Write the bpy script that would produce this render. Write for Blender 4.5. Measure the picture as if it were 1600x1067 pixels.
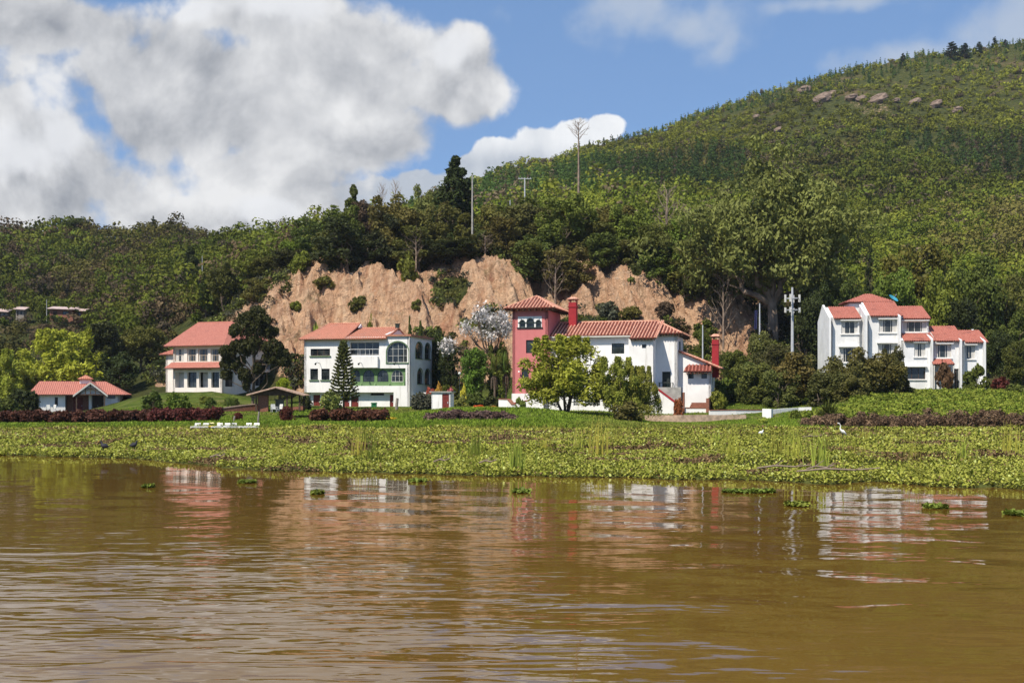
import bpy, math, random
import numpy as np
from mathutils import Vector, Matrix

for _o in list(bpy.data.objects): bpy.data.objects.remove(_o, do_unlink=True)
SC = bpy.context.scene
COL = SC.collection

# ------------------------------------------------------------------ camera
F = 1800.0; CX = 800.0; CH = 2.45; HY = 620.0     # photo pixels: focal length, centre column, eye height (m), horizon row
cam_d = bpy.data.cameras.new("camera"); cam = bpy.data.objects.new("camera", cam_d); COL.objects.link(cam)
cam.location = (0, 0, CH); cam.rotation_euler = (math.radians(90), 0, 0)
cam_d.sensor_width = 36.0; cam_d.lens = 36.0 * F / 1600.0
cam_d.shift_y = (HY - 533.5) / 1600.0
cam_d.clip_start = 0.1; cam_d.clip_end = 9000.0
SC.camera = cam

# ------------------------------------------------------------------ light
SUN_TO = Vector((-0.50, -0.60, 1.0)).normalized()
sun_d = bpy.data.lights.new("sun", 'SUN'); sun = bpy.data.objects.new("sun", sun_d); COL.objects.link(sun)
sun.location = (-60, -60, 150)
sun.rotation_euler = SUN_TO.to_track_quat('Z', 'Y').to_euler()
sun_d.energy = 4.8; sun_d.angle = math.radians(0.5); sun_d.color = (1.0, 0.91, 0.77)
SC.view_settings.view_transform = 'Standard'; SC.view_settings.look = 'None'
SC.view_settings.gamma = 1.0; SC.view_settings.use_curve_mapping = False
SC.view_settings.exposure = 0.34
SKY_S = 0.095
SC.cycles.max_bounces = 6; SC.cycles.diffuse_bounces = 3; SC.cycles.glossy_bounces = 3
SC.cycles.transparent_max_bounces = 6; SC.cycles.caustics_reflective = False; SC.cycles.caustics_refractive = False

# ------------------------------------------------------------------ node helpers
class NT:
    def __init__(s, tree): s.t = tree; s.n = tree.nodes; s.l = tree.links
    def node(s, kind, **kw):
        n = s.n.new(kind)
        for k, v in kw.items(): setattr(n, k, v)
        return n
    def put(s, sock, v):
        if v is None: return
        if hasattr(v, 'is_output') or isinstance(v, bpy.types.NodeSocket): s.l.new(v, sock)
        else: sock.default_value = v
    def math(s, op, a, b=None, c=None, clamp=False):
        n = s.node('ShaderNodeMath', operation=op); n.use_clamp = clamp
        s.put(n.inputs[0], a); s.put(n.inputs[1], b)
        if c is not None: s.put(n.inputs[2], c)
        return n.outputs[0]
    def vmath(s, op, a, b=None, scale=None):
        n = s.node('ShaderNodeVectorMath', operation=op)
        s.put(n.inputs[0], a)
        if b is not None: s.put(n.inputs[1], b)
        if scale is not None: s.put(n.inputs['Scale'], scale)
        return n.outputs[1] if op in ('LENGTH', 'DOT_PRODUCT') else n.outputs[0]
    def mix(s, f, a, b, blend='MIX'):
        n = s.node('ShaderNodeMix', data_type='RGBA', blend_type=blend)
        s.put(n.inputs[0], f); s.put(n.inputs[6], a); s.put(n.inputs[7], b)
        return n.outputs[2]
    def noise(s, vec, scale=1.0, detail=4.0, rough=0.55, dist=0.0, out=0):
        n = s.node('ShaderNodeTexNoise')
        s.put(n.inputs['Vector'], vec); n.inputs['Scale'].default_value = scale
        n.inputs['Detail'].default_value = detail; n.inputs['Roughness'].default_value = rough
        n.inputs['Distortion'].default_value = dist
        return n.outputs[out]
    def ramp(s, f, a, b, smooth=True):
        n = s.node('ShaderNodeMapRange'); n.interpolation_type = 'SMOOTHSTEP' if smooth else 'LINEAR'
        s.put(n.inputs[0], f); s.put(n.inputs[1], a); s.put(n.inputs[2], b)
        return n.outputs[0]
    def mapping(s, vec, scale=(1, 1, 1), rot=(0, 0, 0)):
        n = s.node('ShaderNodeMapping'); s.put(n.inputs[0], vec)
        n.inputs['Rotation'].default_value = rot; n.inputs['Scale'].default_value = scale
        return n.outputs[0]
def rgb(r, g, b): return (r, g, b, 1.0)

# ------------------------------------------------------------------ sky: Nishita + broken cumulus
W = bpy.data.worlds.new("World"); SC.world = W; W.use_nodes = True
N = NT(W.node_tree); N.n.clear()
sky = N.node('ShaderNodeTexSky', sky_type='NISHITA'); sky.sun_disc = False
sky.sun_elevation = math.asin(SUN_TO.z); sky.sun_rotation = math.atan2(SUN_TO.x, SUN_TO.y)
sky.air_density = 1.0; sky.dust_density = 0.6; sky.ozone_density = 2.2; sky.altitude = 2500
tc = N.node('ShaderNodeTexCoord')
sep = N.node('ShaderNodeSeparateXYZ'); N.l.new(tc.outputs['Generated'], sep.inputs[0])
dx, dy, dz = sep.outputs
AZ = N.math('ARCTAN2', dx, dy); EL = N.math('ARCSINE', dz)
W.cycles.sampling_method = 'MANUAL'; W.cycles.sample_map_resolution = 256
wn = N.noise(tc.outputs['Generated'], 7.0, 7.0, 0.58, 0.2)
wn2 = N.noise(tc.outputs['Generated'], 26.0, 5.0, 0.6, 0.3)
vb = N.node('ShaderNodeTexVoronoi', feature='SMOOTH_F1'); N.put(vb.inputs['Vector'], N.vmath('ADD', tc.outputs['Generated'], N.vmath('SCALE', N.noise(tc.outputs['Generated'], 18.0, 2.0, out=1), scale=0.05)))
vb.inputs['Scale'].default_value = 24.0; vb.inputs['Smoothness'].default_value = 0.35; vb.inputs['Detail'].default_value = 1.5
puff = N.math('SUBTRACT', 0.42, vb.outputs['Distance'])
FB = N.math('ADD', N.math('MULTIPLY', N.math('SUBTRACT', wn, 0.5), 1.9), N.math('MULTIPLY', N.math('SUBTRACT', wn2, 0.5), 0.55))
FB = N.math('ADD', FB, N.math('MULTIPLY', puff, 0.42))
def ael(px, py):
    u = (px - CX) / F; v = (HY - py) / F
    return math.atan(u), math.atan(v / math.sqrt(1 + u * u))
def blob_field(blobs, az, el):
    f = None
    for (px, py, rx, ry) in blobs:
        a, e = ael(px, py)
        x = N.math('DIVIDE', N.math('SUBTRACT', az, a), rx / F); y = N.math('DIVIDE', N.math('SUBTRACT', el, e), ry / F)
        d = N.math('SUBTRACT', 1.0, N.math('SQRT', N.math('ADD', N.math('MULTIPLY', x, x), N.math('MULTIPLY', y, y))))
        f = d if f is None else N.math('SMOOTH_MAX', f, d, 0.25)
    return f
grey = [(60, 275, 300, 150), (330, 150, 330, 150), (520, 120, 260, 175), (715, 92, 105, 80), (440, 280, 170, 85), (720, 135, 120, 70),
        (30, 30, 330, 60), (320, 345, 300, 45), (-300, 200, 420, 300), (560, 205, 160, 85), (430, 25, 200, 70), (470, 330, 140, 60), (240, 200, 150, 90)]
fg = blob_field(grey, AZ, EL)
up = N.vmath('ADD', tc.outputs['Generated'], (-0.012, 0.0, 0.022))
wu = N.noise(up, 7.0, 7.0, 0.58, 0.2)
D1 = N.math('SUBTRACT', wn, wu)
m1 = N.ramp(N.math('ADD', N.math('MULTIPLY', fg, 1.35), FB), 0.06, 0.42)
# tone: bright billows, grey bellies
tone = N.math('ADD', 0.58, N.math('ADD', N.math('MULTIPLY', D1, 3.4), N.math('MULTIPLY', puff, 0.5)))
big = N.noise(tc.outputs['Generated'], 4.2, 3.0, 0.5)
tone = N.math('ADD', tone, N.math('MULTIPLY', N.math('SUBTRACT', big, 0.5), 0.9))
tone = N.math('ADD', tone, N.math('MULTIPLY', N.ramp(N.math('ADD', N.math('MULTIPLY', fg, 1.25), FB), 0.95, 0.25), 0.20), clamp=True)
c1 = N.mix(tone, rgb(0.26, 0.275, 0.305), rgb(0.70, 0.70, 0.70))
white = [(-10, 235, 110, 60), (85, 150, 55, 62), (300, 10, 60, 30), (420, 5, 150, 45), (105, 215, 70, 60), (700, 75, 55, 50), (420, 330, 60, 30)]
fw = blob_field(white, AZ, EL)
mw = N.ramp(N.math('ADD', N.math('MULTIPLY', fw, 0.9), N.math('MULTIPLY', FB, 0.9)), 0.0, 0.5)
c1 = N.mix(N.math('MULTIPLY', mw, 0.75), c1, rgb(0.70, 0.71, 0.73))
cum = [(785, 242, 62, 34), (840, 226, 56, 40), (895, 208, 48, 34), (945, 200, 44, 32), (880, 250, 150, 50), (750, 265, 70, 34), (520, 318, 190, 48), (690, 298, 150, 42)]
fc = blob_field(cum, AZ, EL)
m2 = N.ramp(N.math('ADD', fc, N.math('MULTIPLY', FB, 0.85)), 0.06, 0.20)
belly = N.ramp(EL, ael(850, 262)[1], ael(850, 215)[1])
c2 = N.mix(N.math('ADD', N.math('MULTIPLY', belly, 0.8), N.math('MULTIPLY', D1, 2.5), clamp=True), rgb(0.40, 0.44, 0.50), rgb(0.80, 0.81, 0.82))
wis = [(950, 15, 260, 90), (1080, 40, 110, 60), (1585, 45, 140, 80), (1480, 90, 190, 38), (1300, 5, 130, 18), (1620, 20, 130, 60), (2100, 150, 350, 200)]
fws = blob_field(wis, AZ, EL)
m3 = N.math('MULTIPLY', N.ramp(N.math('ADD', N.math('MULTIPLY', fws, 1.1), N.math('MULTIPLY', FB, 1.5)), -0.1, 0.95), 0.7)
# everything the photo does not frame: scattered cloud all round the sky
off = N.math('MAXIMUM', N.ramp(N.math('ABSOLUTE', AZ), 0.62, 0.80), N.ramp(EL, 0.40, 0.55))
m4 = N.math('MULTIPLY', N.ramp(FB, -0.06, 0.16), off)
skyc = N.vmath('SCALE', sky.outputs[0], scale=SKY_S)
hz = N.math('MULTIPLY', N.ramp(EL, 0.22, 0.0), 0.35)
base = N.mix(N.math('ADD', hz, 0.45), skyc, rgb(0.17, 0.34, 0.66))
cc = N.mix(m4, base, c1)
cc = N.mix(m3, cc, rgb(0.44, 0.49, 0.56))
cc = N.mix(m2, cc, c2)
cc = N.mix(m1, cc, c1)
bg = N.node('ShaderNodeBackground'); N.put(bg.inputs[0], cc); bg.inputs[1].default_value = 1.0
out = N.node('ShaderNodeOutputWorld'); N.l.new(bg.outputs[0], out.inputs[0])

# ------------------------------------------------------------------ materials
MATS = {}
def newmat(name):
    m = bpy.data.materials.new(name); m.use_nodes = True; t = NT(m.node_tree); t.n.clear()
    MATS[name] = m
    return m, t
def finish(t, col, rough=0.8, spec=0.3, bump=None, metallic=0.0, dist=0.02, strength=1.0, trans=0.0):
    p = t.node('ShaderNodeBsdfPrincipled')
    t.put(p.inputs['Base Color'], col); t.put(p.inputs['Roughness'], rough)
    p.inputs['Specular IOR Level'].default_value = spec; t.put(p.inputs['Metallic'], metallic)
    if bump is not None:
        b = t.node('ShaderNodeBump'); b.inputs['Distance'].default_value = dist; b.inputs['Strength'].default_value = strength
        t.put(b.inputs['Height'], bump); t.l.new(b.outputs[0], p.inputs['Normal'])
    sh = p.outputs[0]
    if trans > 0:
        tr = t.node('ShaderNodeBsdfTranslucent'); t.put(tr.inputs[0], col)
        mx = t.node('ShaderNodeMixShader'); mx.inputs[0].default_value = trans
        t.l.new(sh, mx.inputs[1]); t.l.new(tr.outputs[0], mx.inputs[2]); sh = mx.outputs[0]
    o = t.node('ShaderNodeOutputMaterial'); t.l.new(sh, o.inputs[0])
def objco(t): return t.node('ShaderNodeTexCoord').outputs['Object']
def simple(name, c, rough=0.7, spec=0.3, var=0.15, scale=2.0, metallic=0.0, bump=0.0, stain=None):
    m, t = newmat(name); co = objco(t)
    n = t.noise(co, scale, 5.0, 0.6)
    lo = rgb(*[x * (1 - var) for x in c]); hi = rgb(*[min(1, x * (1 + var)) for x in c])
    col = t.mix(t.ramp(n, 0.3, 0.7), lo, hi)
    if stain:
        st = t.noise(t.mapping(co, (1.6, 1.6, 0.22)), 1.5, 6.0, 0.65)
        col = t.mix(t.math('MULTIPLY', t.ramp(st, 0.52, 0.78), stain[3]), col, rgb(*stain[:3]))
    finish(t, col, rough, spec, n if bump else None, metallic, dist=bump or 0.01)
    return m
simple('plaster', (0.82, 0.81, 0.80), 0.85, 0.2, 0.06, 0.5, stain=(0.46, 0.43, 0.38, 0.6), bump=0.01)
simple('plaster_old', (0.76, 0.77, 0.78), 0.85, 0.2, 0.07, 0.8, stain=(0.38, 0.36, 0.31, 0.65), bump=0.01)
simple('pink_plaster', (0.58, 0.19, 0.19), 0.85, 0.2, 0.06, 0.7, stain=(0.48, 0.10, 0.10, 0.45), bump=0.01)
simple('red_paint', (0.33, 0.022, 0.03), 0.7, 0.3, 0.15, 2)
simple('door_red', (0.17, 0.028, 0.022), 0.6, 0.3, 0.2, 3)
simple('green_paint', (0.15, 0.25, 0.11), 0.8, 0.2, 0.12, 1.5)
simple('green_trim', (0.10, 0.17, 0.085), 0.7, 0.2, 0.1, 2)
simple('dark_frame', (0.02, 0.035, 0.032), 0.5, 0.3, 0.2, 4)
simple('brown_frame', (0.09, 0.055, 0.04), 0.6, 0.3, 0.2, 4)
simple('white_frame', (0.62, 0.61, 0.57), 0.6, 0.3, 0.06, 4)
simple('timber', (0.085, 0.055, 0.038), 0.8, 0.2, 0.3, 6)
simple('grey_wood', (0.26, 0.23, 0.20), 0.85, 0.2, 0.25, 6)
simple('brick', (0.25, 0.11, 0.075), 0.9, 0.2, 0.3, 8)
simple('stone_wall', (0.52, 0.38, 0.28), 0.9, 0.2, 0.3, 2.5, bump=0.05, stain=(0.24, 0.18, 0.13, 0.5))
simple('concrete', (0.36, 0.35, 0.33), 0.9, 0.2, 0.2, 2)
simple('steel', (0.45, 0.47, 0.50), 0.5, 0.4, 0.1, 3)
simple('curtain', (0.55, 0.54, 0.52), 0.9, 0.1, 0.12, 6)
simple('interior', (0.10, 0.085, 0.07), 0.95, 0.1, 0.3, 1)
simple('bark', (0.13, 0.10, 0.075), 0.9, 0.1, 0.35, 3, bump=0.03)
simple('plaster_cream', (0.80, 0.74, 0.68), 0.85, 0.2, 0.05, 0.5, stain=(0.50, 0.44, 0.38, 0.5))
simple('pale_bark', (0.26, 0.20, 0.155), 0.85, 0.1, 0.35, 1.2, bump=0.03)
simple('rock', (0.20, 0.15, 0.12), 0.95, 0.1, 0.4, 0.5, bump=0.3)
simple('boat_white', (0.60, 0.60, 0.57), 0.35, 0.5, 0.05, 2)
simple('boat_yellow', (0.72, 0.52, 0.04), 0.35, 0.5, 0.05, 2)
simple('teal', (0.04, 0.30, 0.42), 0.5, 0.4, 0.1, 2)
simple('bin_green', (0.02, 0.16, 0.06), 0.5, 0.4, 0.1, 2)
simple('feather_white', (0.78, 0.78, 0.76), 0.8, 0.2, 0.04, 8)
simple('feather_dark', (0.035, 0.035, 0.045), 0.7, 0.2, 0.3, 8)
simple('beak_yellow', (0.60, 0.35, 0.05), 0.5, 0.3, 0.05, 8)
simple('leg_dark', (0.03, 0.03, 0.025), 0.6, 0.3, 0.05, 8)
simple('blue_tarp', (0.03, 0.035, 0.11), 0.7, 0.3, 0.2, 2)
simple('paving', (0.42, 0.30, 0.24), 0.9, 0.2, 0.2, 3)

m, t = newmat('glass'); co = objco(t)
n = t.noise(co, 0.9, 3.0, 0.6)
finish(t, t.mix(t.ramp(n, 0.35, 0.7), rgb(0.012, 0.016, 0.018), rgb(0.05, 0.058, 0.06)), 0.07, 0.6)
def tile_mat(name, a, b, c, bump=True):
    m, t = newmat(name); co = objco(t)
    n1 = t.noise(co, 6.0, 4.0, 0.7); n2 = t.noise(co, 0.9, 4.0, 0.6)
    col = t.mix(t.ramp(n1, 0.3, 0.7), rgb(*a), rgb(*b))
    col = t.mix(t.math('MULTIPLY', t.ramp(n2, 0.5, 0.75), 0.7), col, rgb(*c))
    w = t.node('ShaderNodeTexWave', bands_direction='Z'); t.put(w.inputs['Vector'], co); w.inputs['Scale'].default_value = 2.2
    w.inputs['Distortion'].default_value = 0.6
    finish(t, col, 0.85, 0.2, t.math('ADD', w.outputs['Fac'], n1), dist=0.03)
tile_mat('tile_salmon', (0.40, 0.145, 0.11), (0.52, 0.225, 0.175), (0.36, 0.15, 0.12))
tile_mat('tile_red', (0.31, 0.095, 0.070), (0.45, 0.18, 0.14), (0.17, 0.07, 0.06))
tile_mat('tile_clay', (0.44, 0.14, 0.085), (0.74, 0.46, 0.34), (0.40, 0.17, 0.12))
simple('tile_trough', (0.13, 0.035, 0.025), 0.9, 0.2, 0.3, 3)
tile_mat('tile_orange', (0.40, 0.15, 0.095), (0.58, 0.27, 0.19), (0.34, 0.20, 0.15))

# leaves: the object's own colour times a per-leaf variation
m, t = newmat('leaf')
oi = t.node('ShaderNodeObjectInfo'); at = t.node('ShaderNodeAttribute', attribute_name='v')
v = t.math('ADD', 0.75, t.math('MULTIPLY', at.outputs['Fac'], 1.1))
hue = t.math('ADD', 0.485, t.math('MULTIPLY', oi.outputs['Random'], 0.03))
hs = t.node('ShaderNodeHueSaturation'); t.put(hs.inputs['Hue'], hue); t.put(hs.inputs['Value'], v); t.put(hs.inputs['Color'], oi.outputs['Color'])
finish(t, hs.outputs[0], 0.6, 0.16, trans=0.24)
# leaves of a mass: colour held per plant in the mesh
m, t = newmat('mass_leaf')
at = t.node('ShaderNodeAttribute', attribute_name='Col')
finish(t, at.outputs['Color'], 0.75, 0.08, trans=0.20)

# ground
m, t = newmat('ground')
geo = t.node('ShaderNodeNewGeometry').outputs['Position']
at = t.node('ShaderNodeAttribute', attribute_name='bare').outputs['Fac']
lawn = t.node('ShaderNodeAttribute', attribute_name='lawn').outputs['Fac']
g1 = t.noise(geo, 0.05, 6.0, 0.6); g2 = t.noise(geo, 0.6, 6.0, 0.65); g3 = t.noise(geo, 3.0, 5.0, 0.7)
grass = t.mix(t.ramp(g2, 0.3, 0.7), rgb(0.045, 0.062, 0.016), rgb(0.12, 0.125, 0.035))
grass = t.mix(t.ramp(g1, 0.52, 0.68), grass, rgb(0.17, 0.13, 0.065))
lawnc = t.mix(t.ramp(g2, 0.3, 0.7), rgb(0.10, 0.17, 0.018), rgb(0.20, 0.25, 0.04))
lawnc = t.mix(t.ramp(t.noise(geo, 0.25, 3.0), 0.5, 0.7), lawnc, rgb(0.27, 0.27, 0.08))
grass = t.mix(lawn, grass, lawnc)
r1 = t.noise(t.mapping(geo, (0.75, 0.2, 0.16), (0, 0.35, 0)), 1.0, 8.0, 0.72, 0.8)
r2 = t.noise(geo, 0.9, 6.0, 0.7)
rockc = t.mix(t.ramp(r1, 0.30, 0.68), rgb(0.50, 0.265, 0.155), rgb(0.88, 0.60, 0.385))
rockc = t.mix(t.ramp(r2, 0.55, 0.8), rockc, rgb(0.66, 0.52, 0.40))
rockc = t.mix(t.math('MULTIPLY', t.ramp(t.noise(geo, 0.22, 5.0, 0.7), 0.56, 0.70), 0.8), rockc, rgb(0.24, 0.19, 0.10))
rockc = t.mix(t.math('MULTIPLY', t.ramp(t.noise(t.mapping(geo, (1, 1, 1)), 0.11, 4.0, 0.6), 0.60, 0.72), 0.6), rockc, rgb(0.42, 0.15, 0.11))
vor = t.node('ShaderNodeTexVoronoi'); t.put(vor.inputs['Vector'], t.mapping(geo, (0.7, 0.7, 1.0), (0.3, 0.6, 0))); vor.inputs['Scale'].default_value = 0.8
bmp = t.math('ADD', t.math('MULTIPLY', r2, 1.2), t.math('ADD', g3, vor.outputs['Distance']))
rockc = t.mix(t.math('MULTIPLY', t.ramp(t.noise(geo, 1.6, 5.0, 0.75), 0.58, 0.75), 0.75), rockc, rgb(0.80, 0.66, 0.52))
rockc = t.mix(t.math('MULTIPLY', t.ramp(t.noise(t.mapping(geo, (1.7, .5, .45), (0, .3, 0)), 1.0, 7.0, 0.75, 1.0), 0.52, 0.66), 0.50), rockc, rgb(0.34, 0.19, 0.11))
edge = t.ramp(t.math('ADD', at, t.math('MULTIPLY', t.math('SUBTRACT', r2, 0.5), 0.9)), 0.42, 0.58)
finish(t, t.mix(edge, grass, rockc), 0.95, 0.1, bmp, dist=1.0)

# water
m, t = newmat('water')
geo = t.node('ShaderNodeNewGeometry').outputs['Position']
sx = t.node('ShaderNodeSeparateXYZ'); t.put(sx.inputs[0], geo)
a = t.noise(t.mapping(geo, (0.42, 0.66, 1), (0, 0, 0.35)), 1.0, 3.0, 0.5, 0.25)
b = t.noise(t.mapping(geo, (0.95, 3.1, 1), (0, 0, 0.22)), 1.0, 2.0, 0.5, 0.4)
c = t.noise(t.mapping(geo, (3.6, 9.0, 1), (0, 0, 0.1)), 1.0, 2.0, 0.5)
w = t.node('ShaderNodeTexWave', bands_direction='X', wave_profile='SIN')
t.put(w.inputs['Vector'], t.mapping(geo, (1, 1, 1), (0, 0, -1.12))); w.inputs['Scale'].default_value = 0.13
w.inputs['Distortion'].default_value = 3.5; w.inputs['Detail'].default_value = 1.0; w.inputs['Detail Scale'].default_value = 0.6
# wind-ruffled water near the boat on the left
gust = t.math('MULTIPLY', t.ramp(t.math('ADD', sx.outputs[0], t.math('MULTIPLY', t.math('SUBTRACT', a, 0.5), 5.0)), 2.5, -2.5), t.ramp(sx.outputs[1], 24.0, 12.0))
calm = t.math('ADD', 0.16, t.math('MULTIPLY', t.ramp(sx.outputs[1], 38.0, 11.0), 0.84))   # sheltered by the floating mat
h = t.math('ADD', t.math('MULTIPLY', a, 0.044), t.math('MULTIPLY', b, t.math('ADD', 0.0042, t.math('MULTIPLY', gust, 0.024))))
h = t.math('ADD', h, t.math('MULTIPLY', c, 0.0007))
h = t.math('ADD', h, t.math('MULTIPLY', w.outputs['Fac'], 0.010))
deep = t.mix(t.noise(geo, 0.12, 3.0), rgb(0.118, 0.064, 0.011), rgb(0.150, 0.083, 0.016))
h = t.math('MULTIPLY', h, calm)
p = t.node('ShaderNodeBsdfPrincipled'); t.put(p.inputs['Base Color'], deep); p.inputs['Roughness'].default_value = 0.03
p.inputs['IOR'].default_value = 1.38
bp = t.node('ShaderNodeBump'); bp.inputs['Distance'].default_value = 1.0; t.put(bp.inputs['Height'], h); t.l.new(bp.outputs[0], p.inputs['Normal'])
o = t.node('ShaderNodeOutputMaterial'); t.l.new(p.outputs[0], o.inputs[0])

# ------------------------------------------------------------------ object helpers
def tag(o, label=None, cat=None, group=None, kind=None):
    if label: o['label'] = label
    if cat: o['category'] = cat
    if group: o['group'] = group
    if kind: o['kind'] = kind
    return o
def link(name, data, parent=None):
    o = bpy.data.objects.new(name, data); COL.objects.link(o)
    if parent: o.parent = parent
    return o
def empty(name, loc, rz=0.0, scale=None):
    o = bpy.data.objects.new(name, None); COL.objects.link(o); o.location = loc; o.rotation_euler = (0, 0, rz)
    if scale: o.scale = scale
    o.empty_display_size = 0.2
    return o
def np_mesh(name, V, Fc, mat, attrs=None, smooth=False):
    """V (n,3); Fc (m,k) same-size faces; attrs name->(n,) or (n,4)"""
    me = bpy.data.meshes.new(name); V = np.asarray(V, np.float32); Fc = np.asarray(Fc, np.int32)
    me.vertices.add(len(V)); me.vertices.foreach_set('co', V.ravel())
    k = Fc.shape[1]; me.loops.add(Fc.size); me.loops.foreach_set('vertex_index', Fc.ravel())
    me.polygons.add(len(Fc)); me.polygons.foreach_set('loop_start', np.arange(0, Fc.size, k, dtype=np.int32))
    me.polygons.foreach_set('use_smooth', np.full(len(Fc), smooth, dtype=bool))
    me.update(calc_edges=True)
    for nm, a in (attrs or {}).items():
        a = np.asarray(a, np.float32)
        if a.ndim == 1:
            at = me.attributes.new(nm, 'FLOAT', 'POINT'); at.data.foreach_set('value', a)
        else:
            at = me.attributes.new(nm, 'FLOAT_COLOR', 'POINT'); at.data.foreach_set('color', a.ravel())
    me.materials.append(MATS[mat] if isinstance(mat, str) else mat)
    return me
class MB:
    def __init__(s): s.v = []; s.f = []
    def poly(s, pts):
        b = len(s.v); s.v += [tuple(p) for p in pts]; s.f.append(tuple(range(b, b + len(pts))))
    def box(s, x0, x1, y0, y1, z0, z1):
        b = len(s.v); s.v += [(x, y, z) for z in (z0, z1) for y in (y0, y1) for x in (x0, x1)]
        for q in ((0, 2, 3, 1), (4, 5, 7, 6), (0, 1, 5, 4), (2, 6, 7, 3), (0, 4, 6, 2), (1, 3, 7, 5)): s.f.append(tuple(b + i for i in q))
    def prism(s, pts, vec):
        """closed solid: planar polygon pushed along vec"""
        n = len(pts); b = len(s.v); vec = Vector(vec)
        s.v += [tuple(Vector(p)) for p in pts] + [tuple(Vector(p) + vec) for p in pts]
        s.f.append(tuple(range(b, b + n))[::-1]); s.f.append(tuple(range(b + n, b + 2 * n)))
        for i in range(n): s.f.append((b + i, b + (i + 1) % n, b + n + (i + 1) % n, b + n + i))
    def tube(s, pts, rad, n=6, cap=True, squash=1.0):
        pts = [Vector(p) for p in pts]; b = len(s.v)
        if not hasattr(rad, '__len__'): rad = [rad] * len(pts)
        ref = None
        for i, p in enumerate(pts):
            d = (pts[min(i + 1, len(pts) - 1)] - pts[max(i - 1, 0)]).normalized()
            if ref is None: ref = d.orthogonal().normalized()
            u = (ref - d * ref.dot(d)).normalized(); ref = u; w = d.cross(u)
            for k in range(n):
                a = 2 * math.pi * k / n
                s.v.append(tuple(p + (u * math.cos(a) + w * math.sin(a) * squash) * rad[i]))
        for i in range(len(pts) - 1):
            for k in range(n):
                s.f.append((b + i * n + k, b + i * n + (k + 1) % n, b + (i + 1) * n + (k + 1) % n, b + (i + 1) * n + k))
        if cap:
            s.f.append(tuple(b + k for k in range(n))[::-1]); e = b + (len(pts) - 1) * n; s.f.append(tuple(e + k for k in range(n)))
    def mesh(s, name, mat, smooth=False):
        me = bpy.data.meshes.new(name); me.from_pydata(s.v, [], s.f); me.update()
        if smooth: me.polygons.foreach_set('use_smooth', [True] * len(me.polygons))
        me.materials.append(MATS[mat]); return me
    def build(s, name, mat, parent=None, smooth=False): return link(name, s.mesh(name, mat, smooth), parent)

# ------------------------------------------------------------------ numpy noise
def _h(ix, iy, s):
    h = (ix.astype(np.int64) * 374761393 + iy.astype(np.int64) * 668265263 + s * 974634777) & 0x7fffffff
    h = ((h ^ (h >> 13)) * 1274126177) & 0x7fffffff
    return ((h ^ (h >> 16)) & 0xffff) / 65535.0
def vnoise(x, y, s=0):
    x = np.asarray(x, float); y = np.asarray(y, float)
    ix = np.floor(x); iy = np.floor(y); fx = x - ix; fy = y - iy
    fx = fx * fx * (3 - 2 * fx); fy = fy * fy * (3 - 2 * fy)
    a = _h(ix, iy, s); b = _h(ix + 1, iy, s); c = _h(ix, iy + 1, s); d = _h(ix + 1, iy + 1, s)
    return (a * (1 - fx) + b * fx) * (1 - fy) + (c * (1 - fx) + d * fx) * fy
def fbm(x, y, o=4, s=0, g=0.5):
    r = 0; a = 1; t = 0
    for i in range(o): r = r + a * vnoise(np.asarray(x) * 2**i, np.asarray(y) * 2**i, s + i * 17); t += a; a *= g
    return r / t - 0.5
def sstep(a, b, x):
    t = np.clip((x - a) / (b - a), 0, 1); return t * t * (3 - 2 * t)

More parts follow.
